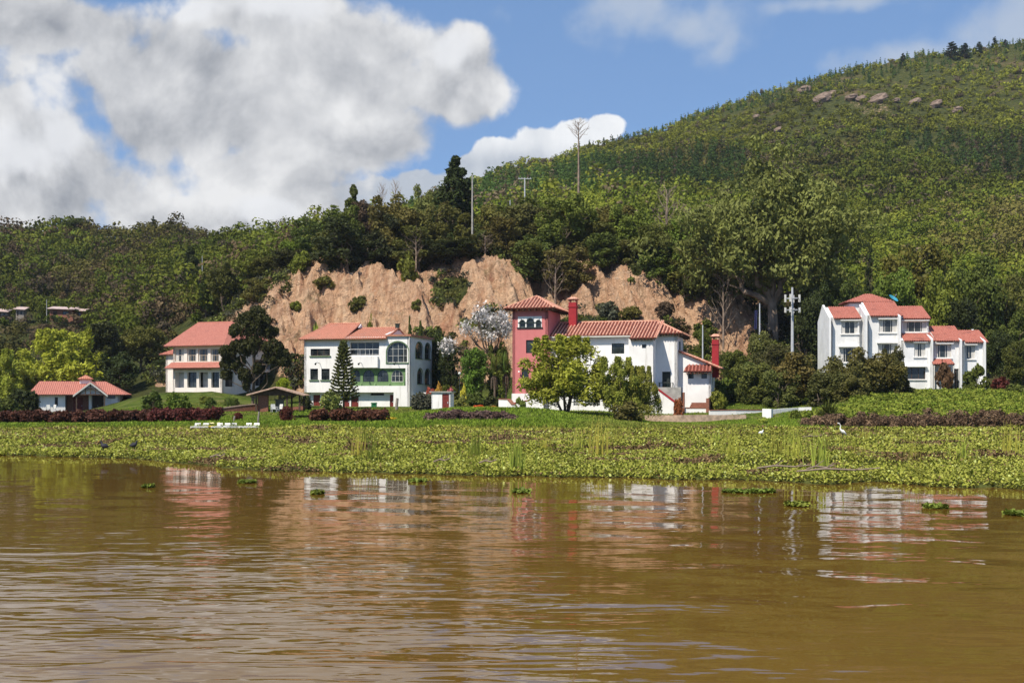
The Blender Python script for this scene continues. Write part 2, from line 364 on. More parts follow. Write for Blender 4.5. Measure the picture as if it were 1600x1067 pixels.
# ------------------------------------------------------------------ terrain
BACK = [(700, 480), (1000, 560), (3000, 612)]
L = {
 -1400: [(86, 664), (118, 655), (150, 645), (190, 600), (250, 520), (350, 400), (420, 440), (600, 500)],
 0: [(86, 664), (100, 656), (118, 650), (150, 643), (165, 630), (190, 590), (215, 545), (250, 495), (290, 435), (330, 378), (350, 362), (420, 430), (600, 520)],
 120: [(86, 664), (100, 656), (118, 650), (150, 643), (165, 628), (190, 585), (215, 545), (250, 497), (290, 430), (330, 375), (350, 360), (420, 430), (600, 520)],
 250: [(86, 663), (100, 652), (118, 641), (135, 628), (145, 614), (156, 612), (165, 590), (190, 545), (215, 505), (250, 460), (290, 415), (330, 375), (350, 365), (420, 430), (600, 520)],
 330: [(86, 662), (100, 652), (118, 640), (135, 622), (143, 613), (156, 611), (164, 575), (175, 530), (190, 500), (215, 470), (250, 440), (300, 400), (350, 372), (420, 430), (600, 500)],
 430: [(86, 662), (100, 652), (118, 640), (135, 632), (148, 625), (154, 600), (163, 520), (172, 450), (180, 432), (200, 425), (250, 405), (350, 385), (420, 430), (600, 480)],
 510: [(86, 662), (100, 652), (118, 641), (140, 632), (148, 612), (156, 530), (166, 440), (173, 408), (190, 398), (250, 388), (350, 380), (450, 390), (600, 440)],
 600: [(86, 662), (100, 650), (118, 641), (140, 632), (149, 610), (156, 540), (168, 460), (174, 438), (190, 405), (220, 390), (300, 375), (400, 360), (500, 355), (600, 400)],
 700: [(86, 662), (100, 650), (118, 641), (140, 632), (149, 608), (157, 530), (168, 450), (174, 425), (190, 390), (220, 375), (300, 350), (400, 320), (500, 300), (600, 370)],
 790: [(86, 662), (100, 650), (118, 641), (140, 632), (149, 600), (158, 500), (168, 425), (174, 408), (190, 385), (220, 370), (300, 340), (400, 305), (500, 272), (540, 268), (600, 300)],
 850: [(86, 662), (100, 650), (118, 641), (140, 632), (149, 600), (158, 520), (168, 450), (174, 420), (190, 385), (220, 370), (300, 335), (400, 300), (500, 262), (550, 254), (600, 290)],
 930: [(86, 663), (100, 652), (118, 641), (140, 632), (149, 600), (158, 500), (168, 420), (172, 400), (190, 378), (220, 365), (300, 335), (400, 290), (500, 248), (570, 236), (620, 270)],
 1020: [(86, 666), (100, 662), (108, 661), (110, 652), (125, 636), (140, 628), (149, 600), (158, 505), (168, 435), (172, 420), (190, 392), (220, 374), (300, 335), (400, 285), (500, 236), (590, 208), (640, 240)],
 985: [(86, 664), (100, 656), (118, 645), (140, 632), (149, 600), (158, 500), (168, 430), (172, 415), (190, 388), (220, 370), (300, 335), (400, 285), (500, 240), (590, 216), (640, 250)],
 1100: [(86, 666), (100, 662), (109, 660), (112, 648), (125, 634), (140, 622), (150, 590), (160, 520), (172, 465), (190, 420), (220, 390), (300, 340), (400, 280), (500, 218), (600, 173), (650, 200)],
 1190: [(86, 666), (100, 660), (109, 656), (112, 646), (125, 622), (140, 606), (150, 590), (160, 545), (172, 495), (190, 440), (220, 400), (300, 345), (400, 275), (500, 205), (600, 148), (650, 175)],
 1260: [(86, 667), (98, 655), (110, 645), (125, 622), (140, 605), (150, 590), (160, 560), (190, 490), (220, 430), (300, 360), (400, 275), (500, 195), (600, 130), (650, 150)],
 1330: [(86, 670), (92, 662), (100, 642), (118, 618), (128, 608), (150, 604), (160, 575), (190, 510), (220, 455), (300, 360), (400, 272), (500, 188), (600, 112), (650, 130)],
 1500: [(86, 672), (92, 664), (100, 644), (118, 618), (128, 608), (150, 604), (160, 575), (190, 510), (220, 455), (300, 360), (400, 270), (500, 180), (600, 84), (650, 100)],
 1600: [(86, 672), (92, 664), (100, 644), (118, 618), (128, 608), (150, 604), (160, 575), (190, 510), (220, 455), (300, 360), (400, 265), (500, 170), (600, 66), (650, 80)],
 2200: [(86, 668), (100, 646), (128, 608), (150, 604), (190, 510), (220, 455), (300, 360), (400, 250), (500, 130), (600, 0), (700, 20)],
 3000: [(86, 668), (100, 646), (128, 608), (150, 604), (190, 510), (220, 455), (300, 360), (400, 250), (500, 130), (600, 0), (700, 20)],
}
TY = np.concatenate([np.arange(5, 260, 1.0), np.arange(260, 720, 5.0), np.arange(720, 3100, 60.0)])
TPX = np.array(sorted(L)); TZ = np.zeros((len(TPX), len(TY)))
for i, c in enumerate(TPX):
    k = list(L[c])
    ys = [y for y, p in k]; zs = [CH + (HY - p) * y / F for y, p in k]
    last = zs[-1]
    ys = [5, 70, 80] + ys + [ys[-1] + 250, 1500, 3100]; zs = [-2.5, -1.0, -0.25] + zs + [last * 0.55, 25, 15]
    TZ[i] = np.interp(TY, ys, zs)
def base_z(px, Y):
    px = np.clip(px, TPX[0], TPX[-1]); i = np.clip(np.searchsorted(TPX, px) - 1, 0, len(TPX) - 2)
    t = (px - TPX[i]) / (TPX[i + 1] - TPX[i]); t = t * t * (3 - 2 * t) * 0.5 + t * 0.5
    Y = np.clip(Y, TY[0], TY[-1]); j = np.clip(np.searchsorted(TY, Y) - 1, 0, len(TY) - 2)
    s = (Y - TY[j]) / (TY[j + 1] - TY[j])
    return (TZ[i, j] * (1 - s) + TZ[i, j + 1] * s) * (1 - t) + (TZ[i + 1, j] * (1 - s) + TZ[i + 1, j + 1] * s) * t
def cliff_w(px, Y):
    return sstep(395, 470, px) * sstep(1260, 1180, px) * sstep(147, 152, Y) * sstep(181, 174, Y)
def ground(X, Y):
    X = np.asarray(X, float); Y = np.asarray(Y, float)
    px = CX + F * X / np.maximum(Y, 1.0)
    w = cliff_w(px, Y)
    rid = fbm(X * 0.10 + Y * 0.04, Y * 0.03, 3, 5); rid2 = np.abs(fbm(X * 0.30 + Y * 0.1, Y * 0.05, 4, 9))
    warp = w * (rid * 15.0 - rid2 * 18.0 + 2.4)
    z = base_z(px, Y + warp)
    z = z + w * (fbm(X * 0.5, Y * 0.5, 5, 21, 0.65) * 3.0 + np.abs(fbm(X * 1.1 + Y * 0.25, Y * 0.25, 4, 31)) * 3.4)
    hill = sstep(178, 215, Y)
    z = z + hill * (fbm(X * 0.03, Y * 0.03, 4, 41) * 9.0 * sstep(180, 330, Y) + fbm(X * 0.15, Y * 0.15, 3, 51) * 1.6)
    # grassy mound on the shore
    pm = np.exp(-((px - 762) / 125.0)**4) * np.exp(-((Y - 97) / 7.5)**2)
    z = z + pm * 0.72
    z = z + sstep(86, 92, Y) * (1 - hill) * (1 - w) * fbm(X * 0.3, Y * 0.3, 3, 61) * 0.22
    return z
def gz(X, Y): return float(ground(np.array([X]), np.array([Y]))[0])
def at(px, Y): return (px - CX) / F * Y
gp = np.concatenate([np.arange(-1400, -100, 25.0), np.arange(-100, 1720, 2.6), np.arange(1720, 3001, 25.0)])
gy = np.concatenate([[5, 40, 70, 78], np.arange(80, 147, 0.9), np.arange(147, 182, 0.28), np.arange(182, 260, 1.5), np.arange(260, 700, 5.0), np.arange(700, 3000, 90.0), [3090]])
PX, YY = np.meshgrid(gp, gy); XX = (PX - CX) / F * YY
ZZ = ground(XX, YY)
bare = cliff_w(PX, YY) * 1.0
bare *= 1 - 0.85 * sstep(0.11, 0.20, fbm(XX * 0.11, ZZ * 0.16, 4, 71))
bare = np.maximum(bare, 0.75 * sstep(60, 20, PX) * sstep(-60, -20, PX) * sstep(255, 275, YY) * sstep(320, 300, YY) * sstep(0, 0.1, fbm(XX * 0.08, YY * 0.05, 3, 77)))
bare = np.maximum(bare, sstep(235, 250, PX) * sstep(275, 262, PX) * sstep(158, 160, YY) * sstep(176, 170, YY))
bare = np.maximum(bare, 0.8 * sstep(330, 350, PX) * sstep(470, 440, PX) * sstep(158, 160, YY) * sstep(186, 180, YY))
bare = np.maximum(bare, 0.42 * sstep(1100, 1180, PX) * sstep(1540, 1460, PX) * sstep(485, 500, YY) * sstep(550, 530, YY) * sstep(0.10, 0.20, fbm(XX * 0.05, YY * 0.02, 4, 79)))
lawnm = sstep(150, 140, YY)
n_, m_ = PX.shape
idx = np.arange(n_ * m_).reshape(n_, m_)
Fc = np.stack([idx[:-1, :-1], idx[:-1, 1:], idx[1:, 1:], idx[1:, :-1]], -1).reshape(-1, 4)
g_me = np_mesh('ground', np.stack([XX, YY, ZZ], -1).reshape(-1, 3), Fc, 'ground', {'bare': bare.ravel(), 'lawn': lawnm.ravel()}, smooth=True)
tag(link('ground', g_me), kind='structure')
wv = [(-4000, -1500, 0), (4000, -1500, 0), (4000, 5000, 0), (-4000, 5000, 0)]
tag(link('water', np_mesh('water', wv, [(0, 1, 2, 3)], 'water')), kind='structure')

# ------------------------------------------------------------------ building kit
simple('cream_frame', (0.50, 0.40, 0.30), 0.7, 0.2, 0.1, 4)
class House:
    """Local frame: x along the lake front, y into the hill, z up; measuring helpers turn a photo pixel into local metres on a wall."""
    def __init__(s, name, px, Y, py, theta, label, cat='house', group=None):
        s.loc = Vector(((px - CX) / F * Y, Y, CH + (HY - py) / F * Y)); s.phi = -math.radians(theta)
        s.root = empty(name, s.loc, s.phi); tag(s.root, label, cat, group)
        s.R = Matrix.Rotation(-s.phi, 3, 'Z')
        s.o = s.R @ (Vector((0, 0, CH)) - s.loc)
    def ray(s, px, py): return s.R @ Vector(((px - CX) / F, 1, (HY - py) / F))
    def fr(s, px, py, y=0.0):
        d = s.ray(px, py); t = (y - s.o.y) / d.y; p = s.o + d * t; return p.x, p.z
    def sd(s, px, py, x):
        d = s.ray(px, py); t = (x - s.o.x) / d.x; p = s.o + d * t; return p.y, p.z
    def frect(s, x0, y0, x1, y1, y=0.0):
        a = s.fr(x0, y1, y); b = s.fr(x1, y0, y); return (a[0], a[1], b[0], b[1])
    def srect(s, x0, y0, x1, y1, x):
        a = s.sd(x0, y1, x); b = s.sd(x1, y0, x); return (a[0], a[1], b[0], b[1])
Z3 = Vector((0, 0, 1))
def arch_pts(u0, v0, u1, v1, ah, n=10):
    """outline of an arched opening, counter-clockwise from bottom left"""
    c = (u0 + u1) / 2; r = (u1 - u0) / 2; vs = v1 - ah
    return [(u0, v0), (u1, v0)] + [(c + r * math.cos(math.pi * k / n), vs + ah * math.sin(math.pi * k / n)) for k in range(n + 1)]
def wall_panel(mb, O, U, Nn, u0, u1, v0, v1, t, holes=()):
    """wall from (u0,v0) to (u1,v1) with real openings (u0,v0,u1,v1,arch_height) and reveals t deep"""
    O = Vector(O); U = Vector(U); Nn = Vector(Nn)
    P = lambda u, v, d=0: O + U * u + Z3 * v - Nn * d
    us = sorted({u0, u1, *[min(max(h[i], u0), u1) for h in holes for i in (0, 2)]})
    vs = sorted({v0, v1, *[min(max(h[i], v0), v1) for h in holes for i in (1, 3)]})
    def hole(i, j):
        if i < 0 or j < 0 or i >= len(us) - 1 or j >= len(vs) - 1: return None
        a = (us[i] + us[i + 1]) / 2; b = (vs[j] + vs[j + 1]) / 2
        return any(h[0] < a < h[2] and h[1] < b < h[3] for h in holes)
    for i in range(len(us) - 1):
        for j in range(len(vs) - 1):
            if hole(i, j): continue
            a, b, c, d = us[i], us[i + 1], vs[j], vs[j + 1]
            mb.poly([P(a, c), P(b, c), P(b, d), P(a, d)]); mb.poly([P(a, c, t), P(a, d, t), P(b, d, t), P(b, c, t)])
            if hole(i - 1, j) is not False: mb.poly([P(a, c), P(a, d), P(a, d, t), P(a, c, t)])
            if hole(i + 1, j) is not False: mb.poly([P(b, d), P(b, c), P(b, c, t), P(b, d, t)])
            if hole(i, j - 1) is not False: mb.poly([P(b, c), P(a, c), P(a, c, t), P(b, c, t)])
            if hole(i, j + 1) is not False: mb.poly([P(a, d), P(b, d), P(b, d, t), P(a, d, t)])
    for h in holes:
        if len(h) > 4 and h[4] > 0:
            a = arch_pts(*h[:4], h[4])[2:]; cu = (h[0] + h[2]) / 2
            for side, q in ((h[2], [p for p in a if p[0] >= cu - 1e-6]), (h[0], [p for p in a if p[0] <= cu + 1e-6])):
                for k in range(len(q) - 1):
                    p0, p1 = q[k], q[k + 1]
                    for d in (0.0, t):
                        mb.poly([P(p0[0], p0[1], d), P(p1[0], p1[1], d), P(p1[0], h[3], d), P(p0[0], h[3], d)] if side == h[0] or True else [])
                    mb.poly([P(p0[0], p0[1]), P(p1[0], p1[1]), P(p1[0], p1[1], t), P(p0[0], p0[1], t)])
def window(parent, O, U, Nn, h, nx=2, nz=1, inset=0.12, frame='dark_frame', w=0.06, pane='glass', name='window', curtain=0.0, sill=None, label=None, pname='pane'):
    O = Vector(O); U = Vector(U); Nn = Vector(Nn); u0, v0, u1, v1 = h[:4]; ah = h[4] if len(h) > 4 else 0
    P = lambda u, v, d=0: O + U * u + Z3 * v - Nn * d
    mb = MB()
    def bar(a, b, c, d, d0=inset, d1=inset + 0.06):
        pts = [P(a, c, d1), P(b, c, d1), P(b, d, d1), P(a, d, d1)]; mb.prism(pts, Nn * (d1 - d0))
    vs = v1 - ah
    bar(u0, u1, v0, v0 + w); bar(u0, u0 + w, v0 + w, vs if ah else v1 - w); bar(u1 - w, u1, v0 + w, vs if ah else v1 - w)
    if not ah: bar(u0, u1, v1 - w, v1)
    else:
        A = arch_pts(u0, v0, u1, v1, ah)[2:]; c = (u0 + u1) / 2; k = 1 - 2 * w / (u1 - u0)
        for i in range(len(A) - 1):
            q = [A[i], A[i + 1], (c + (A[i + 1][0] - c) * k, vs + (A[i + 1][1] - vs) * k), (c + (A[i][0] - c) * k, vs + (A[i][1] - vs) * k)]
            mb.prism([P(a, b, inset + 0.06) for a, b in q], Nn * 0.06)
    for i in range(1, nx):
        u = u0 + (u1 - u0) * i / nx
        top = v1 - w if not ah else vs + ah * math.sqrt(max(0, 1 - ((u - (u0 + u1) / 2) / ((u1 - u0) / 2))**2)) - w * 0.6
        bar(u - w * 0.35, u + w * 0.35, v0 + w, top, inset + 0.004, inset + 0.05)
    for j in range(1, nz):
        v = v0 + (v1 - v0) * j / nz
        if ah and v > vs:
            r = (u1 - u0) / 2 * math.sqrt(max(0, 1 - ((v - vs) / ah)**2)); c = (u0 + u1) / 2; a, b = c - r + w, c + r - w
        else: a, b = u0 + w, u1 - w
        bar(a, b, v - w * 0.3, v + w * 0.3, inset + 0.008, inset + 0.046)
    f = mb.build(name, frame, parent)
    if label: f['label'] = label
    g = MB(); d = inset + 0.03
    g.poly([P(a, b, d) for a, b in (arch_pts(u0, v0, u1, v1, ah) if ah else [(u0, v0), (u1, v0), (u1, v1), (u0, v1)])])
    g.build(pname, pane, f)
    if curtain:
        ww = (u1 - u0) * curtain
        for a, b in ((u0 + w, u0 + w + ww), (u1 - w - ww, u1 - w)):
            c = MB()
            n = max(3, int((b - a) / 0.12))
            for k in range(n):
                x0 = a + (b - a) * k / n; x1 = a + (b - a) * (k + 1) / n; xm = (x0 + x1) / 2
                c.poly([P(x0, v0 + w, d - 0.012), P(xm, v0 + w, d - 0.028), P(xm, v1 - w, d - 0.028), P(x0, v1 - w, d - 0.012)])
                c.poly([P(xm, v0 + w, d - 0.028), P(x1, v0 + w, d - 0.012), P(x1, v1 - w, d - 0.012), P(xm, v1 - w, d - 0.028)])
            c.build('curtain', 'curtain', f)
    if sill:
        s = MB(); s.prism([P(u0 - 0.12, v0 - 0.13, 0.02), P(u1 + 0.12, v0 - 0.13, 0.02), P(u1 + 0.12, v0 - 0.01, 0.02), P(u0 - 0.12, v0 - 0.01, 0.02)], Nn * 0.14)
        s.build('sill', sill, f)
    return f
def door(parent, O, U, Nn, h, mat='door_red', inset=0.1, knob=True):
    O = Vector(O); U = Vector(U); Nn = Vector(Nn); u0, v0, u1, v1 = h[:4]
    P = lambda u, v, d=0: O + U * u + Z3 * v - Nn * d
    mb = MB(); mb.prism([P(u0, v0, inset + .05), P(u1, v0, inset + .05), P(u1, v1, inset + .05), P(u0, v1, inset + .05)], Nn * .05)
    n = 2
    for i in range(n):
        a = u0 + (u1 - u0) * (i + .14) / n; b = u0 + (u1 - u0) * (i + .86) / n
        for c, d in ((v0 + .15, v0 + (v1 - v0) * .45), (v0 + (v1 - v0) * .52, v1 - .15)):
            mb.prism([P(a, c, inset), P(b, c, inset), P(b, d, inset), P(a, d, inset)], Nn * .02)
    dd = mb.build('door', mat, parent)
    if knob:
        k = MB(); u = u1 - .12; v = v0 + 1.0
        k.prism([P(u - .03, v - .08, inset - .02), P(u + .03, v - .08, inset - .02), P(u + .03, v + .08, inset - .02), P(u - .03, v + .08, inset - .02)], Nn * .05)
        k.build('handle', 'steel', dd)
    return dd
def tiled(mb, pts, pitch=0.30, h=0.07, slab=0.12, deck=None):
    """a planar roof slope: slab plus a ridge of barrel tile on every column; pts start with the two eave corners"""
    P = [Vector(p) for p in pts]
    U = (P[1] - P[0]).normalized(); nrm = None
    for k in range(2, len(P)):
        c = U.cross(P[k] - P[0])
        if c.length > 1e-4: nrm = c.normalized(); break
    if nrm.z < 0: nrm = -nrm
    Vv = nrm.cross(U)
    if Vv.z < 0: Vv = -Vv
    q = [((p - P[0]).dot(U), (p - P[0]).dot(Vv)) for p in P]
    (deck or mb).prism([p - nrm * slab for p in P], nrm * slab)
    a0 = min(x for x, _ in q); a1 = max(x for x, _ in q); n = max(2, int(round((a1 - a0) / pitch))); st = (a1 - a0) / n
    def rng(u):
        vs = []
        for i in range(len(q)):
            (x0, y0), (x1, y1) = q[i], q[(i + 1) % len(q)]
            if abs(x1 - x0) < 1e-6:
                if abs(u - x0) < 1e-4: vs += [y0, y1]
                continue
            s = (u - x0) / (x1 - x0)
            if -1e-6 <= s <= 1 + 1e-6: vs.append(y0 + (y1 - y0) * s)
        return (min(vs), max(vs)) if vs else None
    for i in range(n):
        prof = [(0.24, 0.002), (0.34, h * .8), (0.5, h), (0.66, h * .8), (0.76, 0.002)] if deck else [(0.14, 0.002), (0.30, h * .8), (0.5, h), (0.70, h * .8), (0.86, 0.002)]
        row = []
        for fx, hh in prof:
            u = a0 + (i + fx) * st; r = rng(min(max(u, a0 + 1e-4), a1 - 1e-4))
            if r is None or r[1] - r[0] < 0.05: row = None; break
            row.append((P[0] + U * u + Vv * (r[0] - 0.04) + nrm * hh, P[0] + U * u + Vv * r[1] + nrm * hh))
        if row:
            for k in range(len(row) - 1): mb.poly([row[k][0], row[k + 1][0], row[k + 1][1], row[k][1]])
            mb.poly([r_[0] for r_ in row])
def ridge_cap(mb, a, b, r=0.12): mb.tube([a, b], r, 8)
def chimney(parent, x, y, z0, z1, w, name='chimney', mat='red_paint'):
    m = MB(); m.box(x - w / 2, x + w / 2, y - w / 2, y + w / 2, z0, z1); m.box(x - w * .58, x + w * .58, y - w * .58, y + w * .58, z1 - .5, z1 - .4)
    c = m.build(name, mat, parent)
    k = MB()
    for sx in (-1, 1):
        for sy in (-1, 1): k.box(x + sx * w * .42 - .07, x + sx * w * .42 + .07, y + sy * w * .42 - .07, y + sy * w * .42 + .07, z1, z1 + .28)
    k.box(x - w * .62, x + w * .62, y - w * .62, y + w * .62, z1 + .28, z1 + .36)
    for sy in (-1, 1):
        k.poly([(x - w * .75, y + sy * w * .75, z1 + .36), (x + w * .75, y + sy * w * .75, z1 + .36), (x + w * .3, y, z1 + .62), (x - w * .3, y, z1 + .62)])
    for sx in (-1, 1): k.poly([(x + sx * w * .75, y - w * .75, z1 + .36), (x + sx * w * .75, y + w * .75, z1 + .36), (x + sx * w * .3, y, z1 + .62)])
    k.build('chimney_cap', 'tile_clay', c)
    return c
def rail(mb, p0, p1, h=0.9, n=8, r=0.02):
    p0 = Vector(p0); p1 = Vector(p1)
    mb.tube([p0 + Z3 * h, p1 + Z3 * h], r * 1.4, 5); mb.tube([p0 + Z3 * .12, p1 + Z3 * .12], r, 5)
    for i in range(n + 1):
        q = p0.lerp(p1, i / n); mb.tube([q + Z3 * .0, q + Z3 * h], r, 4)
X3 = Vector((1, 0, 0)); Y3 = Vector((0, 1, 0)); FN = (0, -1, 0)

# ================================================================== HOUSE 2: green arches
H = House('villa', 640, 131, 640, 13.5, 'white three storey villa with green trimmed arches and an orange tiled roof')
R = H.root
xl = H.fr(475.3, 600)[0]; Dp = H.sd(674.9, 600, 0.0)[0]
zt = H.fr(640, 525)[1]; ze = H.fr(475.3, 531)[1]; zo = H.fr(500, 613)[1]
xr = H.fr(604, 560)[0]        # where the flat-roofed arch bay starts
walls = MB()
w1 = H.frect(485.2, 544.8, 515.6, 556); w2 = H.frect(484.7, 576, 496.9, 593.4); w3 = H.frect(502.1, 576, 515, 593.4)
aw = H.frect(529, 534, 543.7, 562) + (0.5,)
bal = H.frect(546.5, 534.3, 592.4, 556)
big = H.frect(604.6, 534, 638.2, 566.6); big = big + (min(1.15, big[3] - big[1]),)
arc = H.frect(547, 575.2, 633.7, 602.8)
wall_panel(walls, (0, 0, 0), X3, FN, xl, xr - .1, zo, ze + .25, 0.35, [w1, w2, w3, aw, bal, (arc[0], arc[1], xr - .1, arc[3])])
wall_panel(walls, (0, 0, 0), X3, FN, xr - .1, 0, zo, zt, 0.35, [big, (xr - .1, arc[1], arc[2], arc[3])])
# ground storey set back a little on the left, flush on the right
zb = H.fr(600, 645)[1]
xq = H.fr(615, 630)[0]
d1 = H.frect(489.4, 616.8, 500.2, 641, .7); d2 = H.frect(502.5, 616.8, 511, 641, .7); d3 = H.frect(537, 618.7, 546, 641, .7); d4 = H.frect(548.4, 618.7, 560.2, 641, .7); d5 = H.frect(609, 616.6, 614.6, 641, .7)
vent = H.frect(578.4, 613.9, 600, 617.7, .7)
wall_panel(walls, (0, .7, 0), X3, FN, xl + .25, xq, zb, zo - .003, 0.3, [d1, d2, d3, d4, d5, vent])
wall_panel(walls, (0, 0, 0), X3, FN, xq, 0, zb, zo, 0.35)
walls.poly([(xq, 0, zb), (xq, .7, zb), (xq, .7, zo), (xq, 0, zo)])
walls.poly([(xl, 0, zo), (xl, .7, zo), (0, .7, zo), (0, 0, zo)])
s1 = H.srect(649.2, 535.3, 660.8, 559.6, 0); s2 = H.srect(663.6, 536.8, 673.0, 560.6, 0); s3 = H.srect(652, 576, 660.8, 599.6, 0); s4 = H.srect(663.6, 576.6, 672, 600.3, 0)
ss = [s + (min(.9, (s[3] - s[1]) * .5),) for s in (s1, s2, s3, s4)]
wall_panel(walls, (0, 0, 0), Y3, (1, 0, 0), 0, Dp, zb, zt, 0.3, ss)
wall_panel(walls, (xl, Dp, 0), X3, (0, 1, 0), 0, -xl, zb, zt, .3)
wall_panel(walls, (xl, 0, 0), Y3, (-1, 0, 0), 0, Dp, zo, ze + .25, .3); wall_panel(walls, (xl + .25, 0.7, 0), Y3, (-1, 0, 0), 0, Dp - .7, zb, zo, .3)
# solid balcony parapet standing proud
bp_ = H.frect(547, 556.5, 591.5, 574.6); walls.box(bp_[0], bp_[2], -.35, -.003, bp_[1], bp_[3])
# low terrace wall to the right of the villa
wl = walls.build('wall', 'plaster', R)
mb = MB(); mb.box(.003, H.fr(690, 630, 1.5)[0], 1.5, 1.8, zb, H.fr(660, 613, 1.5)[1]); mb.build('terrace_wall', 'plaster', R)
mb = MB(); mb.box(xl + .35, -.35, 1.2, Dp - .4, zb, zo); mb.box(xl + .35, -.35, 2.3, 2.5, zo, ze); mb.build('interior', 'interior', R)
mb = MB(); mb.box(xl + .3, -.3, .35, Dp - .3, zo + .001, zo + .15); mb.box(xl + .3, -.3, .35, Dp - .3, arc[3] + .15, arc[3] + .3); mb.build('floor_slab', 'plaster', R)
cor = MB(); cor.box(xr - .15, .25, -.25, Dp + .25, zt, zt + .18); cor.build('cornice', 'tile_orange', R)
# roof: left block gable, lower right block with white gable end
rise = 1.9; run = 4.6
ro = MB(); ex0, ex1 = H.fr(470, 531)[0], xr + .1
rz0 = ze + .05
a0 = H.fr(513.7, 506.2, run)[0]; zr = H.fr(540, 506.2, run)[1]
a1 = H.fr(563, 506.2, run)[0]
tiled(ro, [(ex0, -.55, rz0), (a1, -.55, rz0), (a1, run, zr), (a0, run, zr)], .28, .06)
tiled(ro, [(a1, 2 * run, rz0), (ex0, 2 * run, rz0), (a0, run, zr), (a1, run, zr)], .28, .06)
tiled(ro, [(ex0, 2 * run, rz0), (ex0, -.55, rz0), (a0, run, zr)], .28, .06)
zr2 = H.fr(590, 513, run)[1]; e2 = H.fr(624, 513, run)[0]
tiled(ro, [(a1, -.55, rz0 - .02), (ex1, -.55, rz0 - .02), (e2, run, zr2), (a1, run, zr2)], .28, .06)
tiled(ro, [(e2, 2 * run, rz0 - .02), (a1, 2 * run, rz0 - .02), (a1, run, zr2), (e2, run, zr2)], .28, .06)
ridge_cap(ro, (a0, run, zr + .02), (a1, run, zr + .02)); ridge_cap(ro, (a1, run, zr2 + .02), (e2, run, zr2 + .02)); ridge_cap(ro, (ex0, -.5, rz0), (a0, run, zr), .1)
rf = ro.build('roof', 'tile_orange', R)
gb = MB(); gb.prism([(e2 - .1, .3, zt + .18), (e2 - .1, 2 * run - .5, zt + .18), (e2 - .1, run, zr2 - .1)], (-.25, 0, 0)); gb.prism([(a1, run - .8, zr2 + .05), (a1, run + .8, zr2 + .05), (a1, run, zr - .05)], (.12, 0, 0)); gb.build('gable', 'plaster', R)
cx = H.fr(621, 512, run)[0]; mb = MB(); mb.box(cx - .2, cx + .2, run - .2, run + .2, zr2 - .3, zr2 + .45); mb.box(cx - .27, cx + .27, run - .27, run + .27, zr2 + .45, zr2 + .52); mb.build('chimney', 'dark_frame', rf)
window(R, (0, 0, 0), X3, FN, w1, 3, 1, frame='brown_frame', sill='green_trim'); window(R, (0, 0, 0), X3, FN, w2, 1, 3, sill='green_trim'); window(R, (0, 0, 0), X3, FN, w3, 1, 3, sill='green_trim')
window(R, (0, 0, 0), X3, FN, aw, 2, 2, frame='green_trim', w=.09)
window(R, (0, 0, 0), X3, FN, bal, 4, 1, inset=.28, frame='white_frame', w=.05)
mb = MB(); rail(mb, (bal[0] + .05, .1, bal[1]), (bal[2] - .05, .1, bal[1]), .75, 3, .025); mb.build('balcony_rail', 'steel', R)
window(R, (0, 0, 0), X3, FN, big, 4, 3, inset=.2, frame='white_frame', w=.05, label='big arched window with white bars')
def arch_trim(mb, O, U, Nn, h, w=.16, d=.04, n=14, base=True):
    O = Vector(O); U = Vector(U); Nn = Vector(Nn); u0, v0, u1, v1, ah = h; P = lambda u, v: O + U * u + Z3 * v
    A = arch_pts(u0, v0, u1, v1, ah, n)[2:]; c = (u0 + u1) / 2; vs = v1 - ah
    inn = [(u1, v0)] + A + [(u0, v0)]
    out_ = [(u1 + w, v0)] + [(c + (a - c) * (1 + 2 * w / (u1 - u0)), vs + (b - vs) * (1 + w / ah)) for a, b in A] + [(u0 - w, v0)]
    for i in range(len(inn) - 1):
        mb.prism([P(*inn[i]), P(*inn[i + 1]), P(*out_[i + 1]), P(*out_[i])], Nn * d)
    if base: mb.prism([P(u0 - w, v0 - w), P(u1 + w, v0 - w), P(u1 + w, v0), P(u0 - w, v0)], Nn * (d + .05))
tr = MB(); arch_trim(tr, (0, 0, 0), X3, FN, big, .12); tr.build('arch_trim', 'green_trim', R)
for s in ss: tr = MB(); arch_trim(tr, (0, 0, 0), Y3, (1, 0, 0), s, .07, .03); tr.build('arch_trim', 'green_trim', R)
for s in ss: window(R, (0, 0, 0), Y3, (1, 0, 0), s, 2, 3, frame='dark_frame', w=.06)
# green arcade, recessed
ga = MB(); ar = []
for x0, x1 in ((551.5, 563), (567.1, 584.9), (589.6, 607), (611.5, 629.9)):
    q = H.frect(x0, 577.8, x1, 596.5, .30); ar.append(q + (min(.75, q[3] - q[1]),))
wall_panel(ga, (0, .30, 0), X3, FN, arc[0] + .002, arc[2] - .002, arc[1] + .002, arc[3] - .002, .12, ar)
for q in ar: ga.prism([(q[2] + .05, .30, q[1] - .1), (q[2] + .05, .02, arc[1] + .002), (q[2] + .05, .30, arc[1] + .002)], (.14, 0, 0))
ga.build('arcade', 'green_paint', R)
for q in ar: window(R, (0, .30, 0), X3, FN, q, 3, 2, inset=.03, frame='white_frame' if q is ar[3] else 'dark_frame', w=.05)
for d in (d1, d2, d3, d4, d5): door(R, (0, .7, 0), X3, FN, d, 'door_red')
for px in (500, 567, 622):
    x, z = H.fr(px, 568); mb = MB(); mb.tube([(x, -.36 if px == 567 else 0, z), (x, -.9, z + .1), (x, -1.2, z)], .03, 5); mb.tube([(x, -1.15, z + .03), (x, -1.35, z - .12)], [.06, .12], 8); mb.build('wall_lamp', 'dark_frame', R)
mb = MB(); x, z = H.fr(639.5, 525); mb.tube([(x + .05, -.1, z), (x + .05, -.1, zb)], .05, 6); mb.build('downpipe', 'white_frame', R)
x, z = H.fr(583, 639, -.6)
